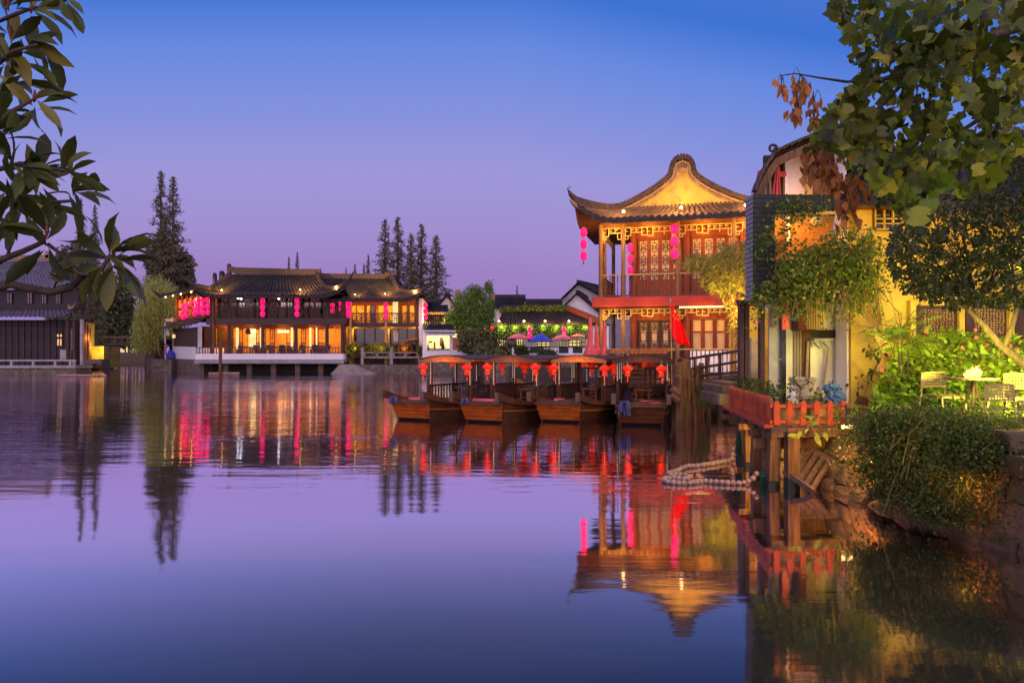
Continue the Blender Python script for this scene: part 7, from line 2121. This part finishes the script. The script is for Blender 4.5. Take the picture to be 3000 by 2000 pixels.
bt_ = lobed_tree('bamboo_tree', 'feathery green bamboo-like tree between the kiosk and the ivy restaurant', [(1392, 855, 30, 26, 0), (1360, 888, 34, 40, -1), (1405, 890, 45, 45, 0), (1340, 930, 32, 40, -1), (1375, 935, 50, 45, -1), (1425, 925, 28, 50, 0), (1432, 838, 12, 22, 1), (1360, 960, 40, 22, -1), (1318, 940, 16, 30, -2)], 78, L_BAMB, 15000, .42, (1385, 900, 1385), SLIM, droop=.5, seed=7, shell=.35)
lobed_tree('ivy_shrub', 'dark ivy-covered shrub mass left of the ivy restaurant windows', [(1400, 1000, 60, 40, 0), (1450, 975, 42, 30, 0), (1475, 1010, 45, 36, -1), (1500, 1030, 40, 20, -2), (1425, 1030, 40, 22, -2), (1455, 1040, 60, 14, -3)], 71.5, L_MASS, 9000, .34, cat='shrub', seed=8)
for (px, py, rx, lab) in ((1525, 1025, 18, 'low dark shrub against the first grille of the terrace wall'), (1600, 1035, 28, 'low dark shrub by the second grille of the terrace wall')):
    lobed_tree('terrace_shrub', lab, [(px, py, rx, 14, 0), (px + 8, py + 4, rx, 12, 0)], 65.2, L_JAS, 900, .22, cat='shrub', seed=px)
# ivy on the restaurant: curtain under the eaves and a mat on the ridge
def ivy_mesh(name, label, n, fn, mat, size, cat='ivy', seed=1):
    g_ = np.random.default_rng(seed); t = thing(name, label, cat, (0, 0, 0))
    p = np.array([fn(g_) for _ in range(n)]); t.location = tuple(p.mean(0)); ORIGIN[t.name] = Vector(t.location)
    dd = g_.normal(size=p.shape) * .5; dd[:, 2] -= .9; dd[:, 1] -= .3
    leaf_cloud('foliage', p, dd, g_.uniform(.6, 1.3, n) * size, DIAM, mat, t, g_)
    MB().tube([tuple(p[p[:, 2].argmax()]), tuple(p[p[:, 2].argmin()])], .02, 4).build('stem', M['bark'], t)
    return t
L_IVYB = leafmat('lit_ivy_leaf', (.12, .19, .035), (.17, .24, .045), .6, .35, .5)
def ivc(g_):
    px = g_.uniform(1450, 1722); k = g_.random() ** 1.4; ln = 26 + 12 * math.sin(px * .11) + 6 * math.sin(px * .37)
    if 1455 < px < 1480: ln += 20
    q = pt(px, 951 + k * ln, D5 - .55 + g_.uniform(-.25, .3)); return (q.x, q.y, q.z)
ivy_mesh('hanging_ivy', 'curtain of ivy hanging bright yellow-green under the restaurant eaves', 6500, ivc, L_IVYB, .26, seed=2)
def ivr(g_):
    px = 1465 + 205 * g_.random(); q = pt(px, 905 + g_.normal() * 4 + (0 if px > 1530 else 6), D5 + 4.6 + g_.uniform(-.6, .3)); return (q.x, q.y, q.z + .15)
ivy_mesh('ridge_ivy', 'ragged mat of ivy growing along the restaurant roof ridge', 2200, ivr, L_VINE, .3, seed=3)
for px, lab, s_ in ((1040, 'yellow-lit potted bush left of the balustrade', 38), (1112, 'broad yellow-lit shrub on the quay before the dark glass', 60), (1185, 'low dark-orange shrub right of the balustrade post', 26)):
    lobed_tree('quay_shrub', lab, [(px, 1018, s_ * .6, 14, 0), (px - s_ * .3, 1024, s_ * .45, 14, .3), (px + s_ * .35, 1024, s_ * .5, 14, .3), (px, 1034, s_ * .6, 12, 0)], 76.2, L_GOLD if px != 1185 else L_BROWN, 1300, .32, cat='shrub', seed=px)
    lamp((gx(px, 75.6), 75.6, 2.6), 20, (1, .7, .15), .2)
lobed_tree('quay_shrub', 'tuft of green at the corner of the kiosk wall', [(1233, 1026, 8, 18, 0)], 74.6, L_VINE, 250, .25, cat='shrub', seed=5)

# ------------------------------------------------------------------ lamp-lit bamboo in front of the pavilion's right end
def region_leaves(poly, n, dr, g_, reject=None):
    xs = [p[0] for p in poly]; ys = [p[1] for p in poly]; out = []
    while len(out) < n:
        x, y = g_.uniform(min(xs), max(xs)), g_.uniform(min(ys), max(ys))
        ins = False; j = len(poly) - 1
        for i in range(len(poly)):
            if (poly[i][1] > y) != (poly[j][1] > y) and x < (poly[j][0] - poly[i][0]) * (y - poly[i][1]) / (poly[j][1] - poly[i][1]) + poly[i][0]: ins = not ins
            j = i
        if not ins: continue
        if reject and g_.random() > reject(x, y): continue
        out.append((x, y, g_.uniform(*dr)))
    return out


def wob(x, y, s=1.0, ph=0): return .5 + .5 * math.sin(x * .031 * s + ph + 2 * math.sin(y * .017 * s)) * math.sin(y * .043 * s + 1.3 * ph + 1.5 * math.sin(x * .023 * s))


bb = thing('bamboo_clump', 'golden lamp-lit bamboo leaning across the right end of the pavilion veranda', 'bamboo', (gx(2140, 26), 26, .8))
q_ = region_leaves([(2000, 770), (2040, 740), (2080, 735), (2120, 715), (2195, 700), (2200, 1060), (2160, 1090), (2140, 1000), (2130, 900), (2060, 830), (2040, 800)], 3600, (24.5, 28), RG, lambda x, y: max(.1, wob(x, y, 1.6)) * (1 if y < 870 else .3))
P_ = np.array([tuple(pt(*t_)) for t_ in q_]); dd = rdir(len(P_), -.7, .9); dd[:, 0] -= .4
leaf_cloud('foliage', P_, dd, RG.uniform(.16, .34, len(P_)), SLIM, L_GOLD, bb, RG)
for px, tx, ty in ((2150, 2100, 740), (2165, 2170, 705), (2140, 2040, 770), (2175, 2195, 720)):
    MB().tube([pt(px, 1110, 26), pt(px, 900, 26), pt((px + tx) / 2, (900 + ty) / 2 - 20, 26), pt(tx, ty, 26)], [.03, .025, .02, .008], 6).build('cane', M['bark_pale'], bb)
lamp(pt(2175, 900, 25.0), 260, (1, .55, .06), .2, bb); lamp(pt(2110, 860, 24.2), 90, (1, .62, .1), .2, bb)

# ------------------------------------------------------------------ climbing vine over the bank house
vn = thing('climbing_vine', 'dense climbing vine spilling from the dark box balcony across the white and ochre walls', 'vine', (gx(2400, 13.4), 13.4, .9))
P_, D_, Z_ = [], [], []
stems = MB()
def strand(x0, y0, x1, y1, sag, n, d0, d1, jit=.035, keep=None):
    p0, p1 = np.array(pt(x0, y0, d0)), np.array(pt(x1, y1, d1))
    v = np.linspace(0, 1, n)[:, None]
    p = p0 + (p1 - p0) * v; p[:, 2] += sag * np.sin(v[:, 0] * math.pi)
    if keep is not None: keep.tube([tuple(p[i]) for i in range(0, n, max(1, n // 5))] + [tuple(p[-1])], .007, 4, caps=False)
    return p + RG.normal(size=p.shape) * jit
for k in range(300):
    x0, y0 = RG.uniform(2290, 2560), RG.uniform(660, 830)
    if y0 < 800 - (x0 - 2230) * .55: y0 = 800 - (x0 - 2230) * .45 + RG.uniform(0, 60)
    ln = RG.uniform(40, 150); dx = RG.uniform(-60, 25)
    y1 = y0 + ln
    lim = 960 if x0 < 2350 else (1000 if x0 < 2480 else 950)
    y1 = min(y1, lim - RG.uniform(0, 40))
    p = strand(x0, y0, x0 + dx, y1, RG.uniform(.02, .3), 26, RG.uniform(12.8, 13.9), RG.uniform(12.8, 13.7), .05, stems if k % 6 == 0 else None)
    P_.append(p); e = RG.normal(size=p.shape); e[:, 2] -= .4; D_.append(e)
for k in range(30):                                     # runners across the slatted box and its left edge
    x0, y0 = RG.uniform(2300, 2440), RG.uniform(575, 640)
    p = strand(x0, y0, x0 - RG.uniform(30, 90), y0 + RG.uniform(10, 60), .05, 18, 13.6, 13.5, .05); P_.append(p); e = RG.normal(size=p.shape); e[:, 2] -= .3; D_.append(e)
for k in range(26):
    x0, y0 = RG.uniform(2230, 2330), RG.uniform(650, 720)
    x1 = max(2195, x0 - RG.uniform(20, 80)); p = strand(x0, y0, x1, y0 + RG.uniform(20, 90), .03, 14, 13.5, 13.4, .05); P_.append(p); e = RG.normal(size=p.shape); e[:, 2] -= .3; D_.append(e)
for k in range(44):
    x0, y0 = RG.uniform(2230, 2330), RG.uniform(820, 880)
    x1 = x0 - RG.uniform(10, 60); p = strand(x0, y0, x1, y0 + RG.uniform(20, 90), .03, 14, 13.3, 13.2, .05); P_.append(p); e = RG.normal(size=p.shape); e[:, 2] -= .3; D_.append(e)
for k in range(60):                                     # lamp-lit sprays over the ochre wall
    x0, y0 = RG.uniform(2465, 2585), RG.uniform(690, 860)
    p = strand(x0, y0, x0 + RG.uniform(-45, 45), y0 + RG.uniform(40, 130), .04, 15, 13.4, 13.1, .05, stems if k % 3 == 0 else None); P_.append(p); e = RG.normal(size=p.shape); e[:, 2] -= .2; D_.append(e)
for k in range(46):                                     # bare looping stems
    x0, y0 = RG.uniform(2440, 2580), RG.uniform(700, 860); a = RG.uniform(-60, 60)
    stems.tube([pt(x0, y0, 13.3), pt(x0 + a * .5, y0 + 40, 13.1), pt(x0 + a, y0 + RG.uniform(70, 160), 13.2)], .009, 4, caps=False)
for k in range(9): stems.tube([pt(2600 - k * 4, 1090, 13.2), pt(2575 + k * 3, 1010, 13.3), pt(2540 + k * 5, 940, 13.4), pt(2500 + k * 9, 860, 13.4)], [.02, .018, .014, .008], 5)
P_, D_ = np.concatenate(P_), np.concatenate(D_)
leaf_cloud('foliage', P_, D_, RG.uniform(.045, .11, len(P_)), DIAM, L_VINE, vn, RG)
stems.build('stem', M['bark_pale'], vn)
for (px, py, d, p_, c_) in ((2600, 1000, 12.5, 60, (1, .74, .1)), (2470, 880, 12.0, 26, (1, .8, .2)), (2340, 760, 12.2, 10, (1, .85, .3))): lamp(pt(px, py, d), p_, c_, .3, vn)

# ------------------------------------------------------------------ small dark tree before the ochre wall
ot = thing('osmanthus_tree', 'round dark-leaved evergreen tree silhouetted against the glowing ochre wall', 'tree', (gx(2990, 10.9), 10.9, .85))
q_ = region_leaves([(2595, 700), (2630, 630), (2720, 585), (2840, 560), (2880, 430), (3060, 390), (3060, 900), (2960, 905), (2880, 890), (2800, 905), (2700, 890), (2650, 860), (2610, 820), (2590, 760)], 14500, (9.6, 11.8), RG, lambda x, y: (.06 + .94 * wob(x, y, 1.8, .6) ** 1.3) * (1 if (x - 2860) ** 2 / 260 ** 2 + (y - 745) ** 2 / 165 ** 2 < 1 or x > 2880 else .25))
P_ = np.array([tuple(pt(*t_)) for t_ in q_]); dd = rdir(len(P_), -.35, .9)
leaf_cloud('crown', P_, dd, RG.uniform(.05, .10, len(P_)), OVAL, L_DARK, ot, RG)
MB().tube([pt(3030, 1230, 10.9), pt(3010, 1075, 10.9), pt(2930, 1010, 10.9), pt(2880, 950, 10.9), pt(2830, 900, 10.9), pt(2780, 830, 10.8)], [.07, .06, .055, .045, .03, .015], 9).tube([pt(2940, 1015, 10.9), pt(2965, 960, 10.8), pt(2985, 880, 10.8), pt(2960, 750, 10.8)], [.045, .035, .03, .015], 8).build('trunk', M['bark'], ot)
b = MB()
for k in range(40):
    x, y = RG.uniform(2640, 3020), RG.uniform(630, 860); b.tube([pt(2860 + (x - 2860) * .2, 860, 10.8), pt((2860 + x) / 2, (860 + y) / 2, 10.7), pt(x, y, RG.uniform(10, 11.3))], [.02, .012, .005], 5, caps=False)
b.build('limbs', M['bark'], ot)

# ------------------------------------------------------------------ bright broad-leaved bed
bu = thing('leafy_bush', 'brightly floodlit yellow-green leafy bush with small red flowers below the calligraphy panels', 'bush', (gx(2820, 12.6), 12.6, .85))
def edge_top(x): return 985 - 12 * math.sin(x * .02) if x > 2640 else 985 + (2640 - x) * 1.5
q_ = region_leaves([(2545, 1200), (2560, 1130), (2590, 1080), (2640, 1010), (2680, 985), (2760, 965), (2900, 985), (3060, 1000), (3060, 1245), (2545, 1245)], 4600, (11.5, 13.9), RG, lambda x, y: .5 + .5 * wob(x, y, 1.3, 2.0))
P_ = []
for x, y, d in q_:
    f = (1245 - y) / 270
    P_.append(tuple(pt(x, y, 11.4 + 2.3 * f + RG.uniform(-.35, .5))))
P_ = np.array(P_); P_[:, 2] = np.maximum(P_[:, 2], .88)
dd = rdir(len(P_), -.15, .5); dd[:, 1] -= .8
leaf_cloud('foliage', P_, dd, RG.uniform(.10, .21, len(P_)), OVAL, L_BUSH, bu, RG, roll=.45)
b = MB()
for k in range(24):
    x = RG.uniform(2600, 3040); d = RG.uniform(12.6, 13.4); b.tube([pt(x, 1235, d), pt(x + RG.uniform(-15, 15), 1120, d), pt(x + RG.uniform(-30, 30), RG.uniform(1010, 1090), d)], [.014, .01, .005], 4, caps=False)
b.build('stem', M['bark_pale'], bu)
b = MB()
for px, py in ((2670, 971), (2712, 970), (2856, 966), (2858, 988), (2890, 1010), (2958, 1012), (2978, 1024), (2582, 1085), (2818, 1018)):
    c = pt(px, py, 12.4)
    for k in range(6): a = k * 1.05; b.prism([c, c + Vector((.028 * math.cos(a - .3), -.02, .028 * math.sin(a - .3))), c + Vector((.036 * math.cos(a), -.01, .036 * math.sin(a))), c + Vector((.028 * math.cos(a + .3), -.02, .028 * math.sin(a + .3)))], (0, .006, 0))
b.build('flower', M['cloth_pink'], bu)
# palm and dark climbing leaves on the ochre wall
pa = thing('palm_plant', 'slender palm with feather leaves against the ochre wall left of the calligraphy', 'palm', (gx(2640, 12.4), 12.4, .85))
b = MB(); P_, D_, Z_ = [], [], []
for (bx_, by_, hx, hy) in ((2645, 1140, 2640, 965), (2660, 1150, 2660, 1010), (2640, 1140, 2632, 1020)):
    b.tube([pt(bx_, by_, 12.4), pt((bx_ + hx) / 2, (by_ + hy) / 2, 12.4), pt(hx, hy, 12.4)], [.02, .017, .012], 6)
    for k in range(11):
        a = RG.uniform(0, 6.28); ln = RG.uniform(.45, .75); e = Vector((math.cos(a) * ln, math.sin(a) * ln * .6, RG.uniform(-.25, .4)))
        c = pt(hx, hy, 12.4); pts_ = [c, c + e * .5 + Vector((0, 0, .14)), c + e]
        b.tube(pts_, .006, 4, caps=False)
        for j in range(1, 15):
            f = j / 15; m_ = c + e * f + Vector((0, 0, .28 * f * (1 - f)))
            for s_ in (-1, 1):
                P_.append(tuple(m_)); sd = e.cross(Vector((0, 0, 1))).normalized() * s_; w_ = sd + e.normalized() * .5 - Vector((0, 0, .3)); D_.append(tuple(w_)); Z_.append(.24 * math.sin(math.pi * (f * .85 + .1)))
b.build('stem', M['bark'], pa)
leaf_cloud('frond', P_, D_, Z_, ([(0, 0, 0), (.4, .06, 0), (.4, -.06, 0), (1, 0, -.12)], [(0, 2, 1), (1, 2, 3)]), L_BUSH, pa, RG, roll=.15)
cv = thing('wall_creeper', 'dark heart-leaved creeper hanging on the left of the ochre wall', 'creeper', (gx(2560, 13.6), 13.6, .9))
P_ = []
for k in range(46): f = RG.random(); P_.append(tuple(pt(2550 + 55 * math.sin(f * 5) * .6 + RG.normal() * 16, 1015 + f * 130, 13.7)))
leaf_cloud('foliage', P_, rdir(len(P_), -.9, .6), RG.uniform(.1, .2, len(P_)), OVAL, L_DARK, cv, RG)
MB().tube([pt(2545, 1010, 13.8), pt(2572, 1060, 13.8), pt(2550, 1110, 13.8), pt(2580, 1150, 13.8)], .012, 5).build('stem', M['bark'], cv)

# ------------------------------------------------------------------ drooping shrub over the bank wall
ds = thing('weeping_shrub', 'thick weeping shrub pouring from the terrace edge down the boulder wall to the water', 'shrub', (5.0, 8.6, .9))
P_, D_ = [], []
stems = MB()
for k in range(1500):
    y = RG.uniform(7.3, 8.95); y = y if RG.random() < .95 else RG.uniform(7.1, 9.5)
    x0 = edge_x(y) + RG.uniform(.2, .85); z0 = RG.uniform(.88, 1.0)
    hgt = RG.uniform(.05, .22) + .3 * math.exp(-((y - 8.2) / .8) ** 2) * RG.random(); reach = RG.uniform(.25, 1.0)
    drop = RG.uniform(.1, 1.5) * (1 if 7.3 < y < 8.7 else .55)
    m_ = 44
    v = np.linspace(.05, 1, m_)
    x = x0 - reach * v ** .8
    xlim = edge_x(y) - .10 + .0 * v
    z = z0 + hgt * np.sin(np.minimum(v * 2.2, math.pi) ) - drop * np.maximum(0, v - .35) ** 1.2 * 1.5
    wallx = edge_x(y) + .42 * np.clip((z + .35) / 1.33, 0, 1) ** 1.3 - .10 - RG.uniform(0, .5)
    x = np.where(z < .95, np.minimum(x, wallx), x)
    yy = y + RG.normal() * .25 * v - .15 * v
    z = np.maximum(z, RG.uniform(.12, .42) if y < 8.3 else RG.uniform(.3, .6))
    p = np.stack([x, yy, z], 1)
    if k % 24 == 0: stems.tube([tuple(p[i]) for i in range(0, m_, 8)], .004, 3, caps=False)
    P_.append(p + RG.normal(size=p.shape) * .03); e = RG.normal(size=p.shape); e[:, 2] -= .5; D_.append(e)
for k in range(150):                                    # long shaggy outer shoots
    y = RG.uniform(7.3, 8.9); x0 = edge_x(y) + RG.uniform(.1, .5); v = np.linspace(0, 1, 30); o_ = RG.uniform(.4, .85); dr = RG.uniform(.5, 1.15)
    p = np.stack([x0 - o_ * np.sin(v * 1.6), y + RG.normal() * .2 * v, np.maximum(1.0 + RG.uniform(.15, .5) * np.sin(v * 2.6) - dr * v ** 2, .06)], 1)
    P_.append(p + RG.normal(size=p.shape) * .018); e = RG.normal(size=p.shape); e[:, 2] -= .8; D_.append(e)
    if k % 6 == 0: stems.tube([tuple(p[i]) for i in range(0, 30, 6)], .004, 3, caps=False)
for k in range(60):                                     # upright wispy tips
    y = RG.uniform(7.3, 8.8); x0 = edge_x(y) + RG.uniform(.3, .7); v = np.linspace(0, 1, 16)
    p = np.stack([x0 + RG.normal() * .1 * v, y + RG.normal() * .1 * v, .95 + v * RG.uniform(.25, .5)], 1); P_.append(p); e = RG.normal(size=p.shape) * .5; e[:, 2] += .8; D_.append(e)
P_, D_ = np.concatenate(P_), np.concatenate(D_)
leaf_cloud('foliage', P_, D_, RG.uniform(.022, .05, len(P_)), DIAM, L_JAS, ds, RG)
stems.build('stem', M['bark_pale'], ds)
lamp((5.3, 7.7, 2.3), 100, (1, .8, .2), .2, ds); lamp((3.9, 7.6, 1.0), 7, (1, .74, .12), .3, ds)
# plants along the deck fence, broad leaves below it, grass on the piles
def plant(name, label, pts_, shape, size, mat, stem=True, zb=.2, cat='plant'):
    p = np.array(pts_); t = thing(name, label, cat, tuple(p.mean(0)))
    leaf_cloud('foliage', p, rdir(len(p), zb, .8), RG.uniform(.7, 1.3, len(p)) * size, shape, mat, t, RG)
    if stem: MB().tube([tuple(p[p[:, 2].argmin()]), tuple(p.mean(0)), tuple(p[p[:, 2].argmax()])], .008, 5).build('stem', M['bark'], t)
    return t
P_ = []
for k in range(420): f = RG.random(); q = FL.lerp(BL, .08 + .9 * f) + Vector((.2 + RG.uniform(-.1, .25), 0, .28 + RG.uniform(-.1, .2) + .1 * math.sin(f * 14))); P_.append(tuple(q))
plant('fence_plant', 'row of dark green pot plants along the inner side of the red fence', P_, OVAL, .085, L_JAS)
plant('fence_plant', 'leggy green plant with drooping leaves before the pale basin', [tuple(pt(2318 + 55 * RG.random(), 1105 + 70 * RG.random(), 12.0)) for _ in range(42)], OVAL, .11, L_VINE)
plant('fence_plant', 'sparse trailing plant right of the basin near the rubbish bags', [tuple(pt(2375 + 50 * RG.random(), 1145 + 30 * RG.random(), 11.6)) for _ in range(26)], OVAL, .1, L_VINE)
plant('broadleaf_plant', 'light green broad leaves sprouting out over the water below the red fence', [tuple(pt(*q, 10.0)) for q in ((2335, 1240), (2348, 1262), (2365, 1245), (2378, 1232), (2395, 1225), (2350, 1215), (2370, 1218), (2405, 1250), (2420, 1245), (2390, 1265), (2415, 1262), (2360, 1270), (2340, 1280), (2385, 1255))], OVAL, .17, L_BUSH, zb=-.2)
plant('lit_sprig', 'yellow-lit leafy sprigs around the floodlight at the deck corner', [tuple(pt(2440 + 75 * RG.random(), 1185 + 65 * RG.random(), 10.2 + RG.random() * .4)) for _ in range(170)], OVAL, .075, L_BUSH)
gr = thing('grass_clump', 'long grass clump hanging from the piles under the gangway', 'grass clump', tuple(pt(2050, 1120, 20.6)))
P_, D_ = [], []
for k in range(260): px = 2026 + RG.random() * 52; P_.append(tuple(pt(px, 1112 + RG.random() * 50, 20.4 + RG.random() * .6))); D_.append((RG.normal() * .4, RG.normal() * .3, -.9 + RG.normal() * .35))
leaf_cloud('blade', P_, D_, RG.uniform(.25, .55, len(P_)), ([(0, 0, 0), (.5, .02, .08), (.5, -.02, .08), (1, 0, -.1)], [(0, 2, 1), (1, 2, 3)]), L_VINE, gr, RG)
plant('gate_plant', 'dark spiky plant at the foot of the gate posts', [tuple(pt(2170 + 50 * RG.random(), 1115 + 40 * RG.random(), 13.9)) for _ in range(200)], SLIM, .16, L_JAS)

# ------------------------------------------------------------------ foreground loquat on the left
lq = thing('loquat_tree', 'dark long-leaved loquat boughs with flower buds reaching in from the left edge', 'tree', (-4.2, 3.0, .8))
def limb(mb, pts_, r): mb.tube([pt(*p) if abs(p[0]) > 9 or abs(p[1]) > 9 else Vector(p) for p in pts_], r, 8)
b = MB()
b.tube([(-4.3, 3.0, .5), (-4.2, 3.1, 2.0), (-4.0, 3.3, 3.6), (-3.8, 3.4, 5.2)], [.12, .1, .08, .04], 10)
limb(b, [(-4.2, 3.1, 2.0), (-60, 850, 3.6), (30, 832, 3.6), (70, 842, 3.6), (150, 855, 3.6), (205, 843, 3.6), (245, 808, 3.6), (300, 785, 3.6), (325, 745, 3.6)], [.06, .03, .022, .02, .02, .018, .016, .013, .01])
limb(b, [(-4.1, 3.2, 2.6), (-40, 790, 3.5), (10, 758, 3.5), (70, 735, 3.5), (120, 712, 3.5), (135, 690, 3.5)], [.05, .018, .016, .014, .012, .008])
limb(b, [(140, 715, 3.5), (180, 745, 3.5), (230, 802, 3.5), (262, 805, 3.5)], [.01, .008, .008, .008]); limb(b, [(20, 755, 3.5), (40, 690, 3.5), (50, 675, 3.5)], [.008, .005, .003])
limb(b, [(-4.0, 3.3, 3.4), (-30, 600, 3.5), (60, 592, 3.5), (140, 594, 3.5), (215, 588, 3.5)], [.04, .018, .013, .01, .007])
limb(b, [(-3.95, 3.3, 3.6), (-20, 500, 3.5), (60, 480, 3.5), (130, 490, 3.5), (190, 500, 3.5)], [.04, .016, .013, .01, .006])
limb(b, [(-3.9, 3.3, 4.2), (-20, 380, 3.4), (30, 330, 3.4), (100, 290, 3.4)], [.04, .015, .012, .006]); limb(b, [(-3.85, 3.4, 4.6), (-20, 200, 3.4), (40, 150, 3.4), (110, 130, 3.4)], [.03, .014, .01, .006]); limb(b, [(-3.8, 3.4, 5.0), (-20, 70, 3.4), (50, 40, 3.4), (110, 20, 3.4)], [.03, .012, .01, .006])
limb(b, [(215, 843, 3.6), (240, 870, 3.6), (270, 850, 3.6)], [.008, .006, .006]); limb(b, [(150, 856, 3.6), (170, 820, 3.6), (150, 800, 3.6)], [.012, .01, .006])
b.build('trunk', M['bark'], lq, smooth=True)
ros = [(322, 735, 14, .27, 50, .9), (330, 760, 12, .27, -60, .9), (300, 770, 8, .25, 200, .5), (350, 770, 8, .26, -20, .6), (135, 695, 10, .24, 80, .9), (120, 730, 5, .24, 250, .5), (150, 800, 5, .12, 0, 1.0), (95, 520, 12, .25, 60, 1.0), (185, 505, 10, .22, 40, .9), (215, 560, 10, .24, -10, .7), (140, 595, 7, .2, -100, .7), (50, 560, 12, .24, 200, 1.0),
       (20, 470, 11, .25, 100, 1.0), (15, 400, 8, .24, 55, .5), (100, 300, 11, .24, -20, .9), (60, 330, 9, .22, 180, 1.0), (30, 240, 12, .25, 30, 1.0), (60, 150, 10, .26, -10, .8), (105, 120, 8, .25, -30, .6), (30, 110, 11, .25, 120, 1.0), (90, 40, 11, .25, -10, .8), (20, 30, 12, .25, 90, 1.0), (190, -10, 3, .2, -60, .3), (10, 530, 9, .24, 220, 1.0), (0, 620, 8, .22, 250, .9), (60, 620, 8, .24, 260, .6), (20, 190, 9, .25, 160, 1.0), (0, 330, 8, .24, 40, 1.0), (50, 500, 8, .24, 10, 1.0), (70, 10, 8, .25, 60, 1.0), (110, 560, 9, .24, -30, .9), (75, 575, 9, .24, 120, 1.0)]
P_, D_, Z_ = [], [], []
for (px, py, n, sz, ang, spread) in ros:
    d = RG.uniform(3.35, 3.75); c = np.array(pt(px, py, d))
    for k in range(max(3, int(n * .72))):
        a = R(ang) + RG.normal() * spread * 1.1
        e = np.array([math.cos(a), RG.normal() * .5, math.sin(a)])
        P_.append(c + RG.normal(size=3) * .018); D_.append(e); Z_.append(sz * RG.uniform(.62, 1.0))
    if n > 9: bud = MB(); bud.tube([tuple(c), tuple(c + np.array([.006, 0, .03])), tuple(c + np.array([.002, 0, .06]))], [.004, .01, .003], 6); bud.build('flower_bud', M['wood_red'], lq)
leaf_cloud('crown', np.array(P_), np.array(D_), np.array(Z_), LOQUAT, L_LOQ, lq, RG, roll=.8)

# ------------------------------------------------------------------ foreground tulip tree on the right
tt = thing('tulip_tree', 'lobed-leaved tree hanging in from the upper right corner with brown seed clusters', 'tree', (6.6, 5.6, .85))
b = MB()
b.tube([(6.6, 5.6, .6), (6.5, 5.5, 2.5), (6.3, 5.3, 4.2), (5.8, 5.2, 5.6)], [.2, .17, .14, .08], 12)
limb(b, [(6.4, 5.4, 3.6), (3060, 60, 4.9), (2860, 120, 4.8), (2720, 190, 4.6), (2580, 235, 4.5), (2480, 240, 4.4), (2400, 228, 4.4), (2330, 216, 4.4), (2286, 222, 4.4)], [.1, .035, .028, .022, .014, .009, .006, .004, .003])
limb(b, [(2740, 180, 4.6), (2640, 250, 4.5), (2560, 330, 4.4), (2480, 400, 4.4), (2400, 440, 4.4)], [.018, .014, .011, .008, .005])
limb(b, [(6.35, 5.35, 3.4), (3060, 250, 5.0), (2900, 330, 4.9), (2760, 420, 4.7), (2700, 520, 4.6)], [.08, .022, .016, .012, .006]); limb(b, [(2900, -40, 4.9), (2880, 80, 4.9), (2860, 200, 4.9), (2840, 280, 4.8)], [.03, .025, .02, .012]); limb(b, [(2780, 160, 4.7), (2760, 280, 4.6), (2740, 360, 4.6), (2640, 470, 4.5)], [.014, .012, .009, .005])
limb(b, [(2960, -40, 5), (2930, 100, 5), (2925, 200, 5)], [.02, .015, .01]); limb(b, [(2700, 200, 4.6), (2600, 130, 4.5), (2520, 60, 4.5), (2440, 5, 4.5)], [.015, .01, .007, .004])
b.build('trunk', M['bark'], tt, smooth=True)
poly = [(2440, -30), (2445, 50), (2490, 95), (2495, 150), (2525, 210), (2505, 250), (2440, 275), (2400, 310), (2375, 380), (2370, 420), (2450, 450), (2540, 500), (2580, 560), (2640, 600), (2680, 660), (2710, 560), (2800, 560), (2870, 540), (2960, 460), (3080, 420), (3080, -30)]
q_ = region_leaves(poly, 980, (3.9, 5.4), RG, lambda x, y: .4 + .6 * (wob(x, y, 1.0, 1.1)))
P_ = np.array([tuple(pt(*t_)) for t_ in q_]); dd = rdir(len(P_), -1.1, .65)
leaf_cloud('crown', P_, dd, RG.uniform(.065, .155, len(P_)), TULIP, L_TULIP, tt, RG, roll=1.2, up_bias=.3)
P_, D_ = [], []
tw = MB()
for cx, cy, n, rx, ry in ((2290, 262, 12, 20, 20), (2345, 240, 16, 26, 18), (2345, 285, 22, 34, 32), (2385, 320, 16, 18, 26), (2330, 330, 9, 16, 16), (2380, 465, 30, 34, 30), (2430, 475, 34, 34, 34), (2450, 530, 40, 42, 40), (2480, 590, 40, 30, 40), (2500, 540, 22, 30, 30), (2370, 495, 14, 20, 24)):
    for k in range(n):
        x, y = cx + RG.normal() * rx * .6, cy + RG.normal() * ry * .6; d = 4.4 + RG.normal() * .1
        P_.append(tuple(pt(x, y, d))); D_.append((RG.normal() * .3, RG.normal() * .3, -1))
        if k % 3 == 0: tw.tube([pt(x, y, d), pt(cx + (x - cx) * .5, y - 22, d), pt(cx, cy - ry * 1.1, 4.4)], .0025, 3, caps=False)
P_, D_ = np.array(P_), np.array(D_); sz_ = RG.uniform(.05, .09, len(P_)); up_ = P_[:, 2] > gz(420, 4.4)
for m_ in (up_, ~up_): leaf_cloud('seed_cluster', P_[m_], D_[m_], sz_[m_], ([(0, 0, 0), (.4, .3, .14), (.4, 0, -.1), (.4, -.3, .14), (1, 0, .0)], [(0, 2, 1), (0, 3, 2), (1, 2, 4), (2, 3, 4)]), L_BROWN, tt, RG)
tw.build('twig', M['bark'], tt)
# ------------------------------------------------------------------ pavilion lantern strings
lantern_string('pink lantern string hanging free from the pavilion left eave tip', tuple(pl(-.72, -.9, 8.28)), r=.165, h=.46, gap=.11)
lantern_string('pink lantern string on the pavilion middle column', tuple(pl(3.62, -.3, 8.36)), r=.17, h=.48, gap=.11)
lantern_string('pink lantern string partly hidden behind the pavilion second column', tuple(pl(1.35, 1.2, 7.75)), r=.15, h=.46, gap=.11)
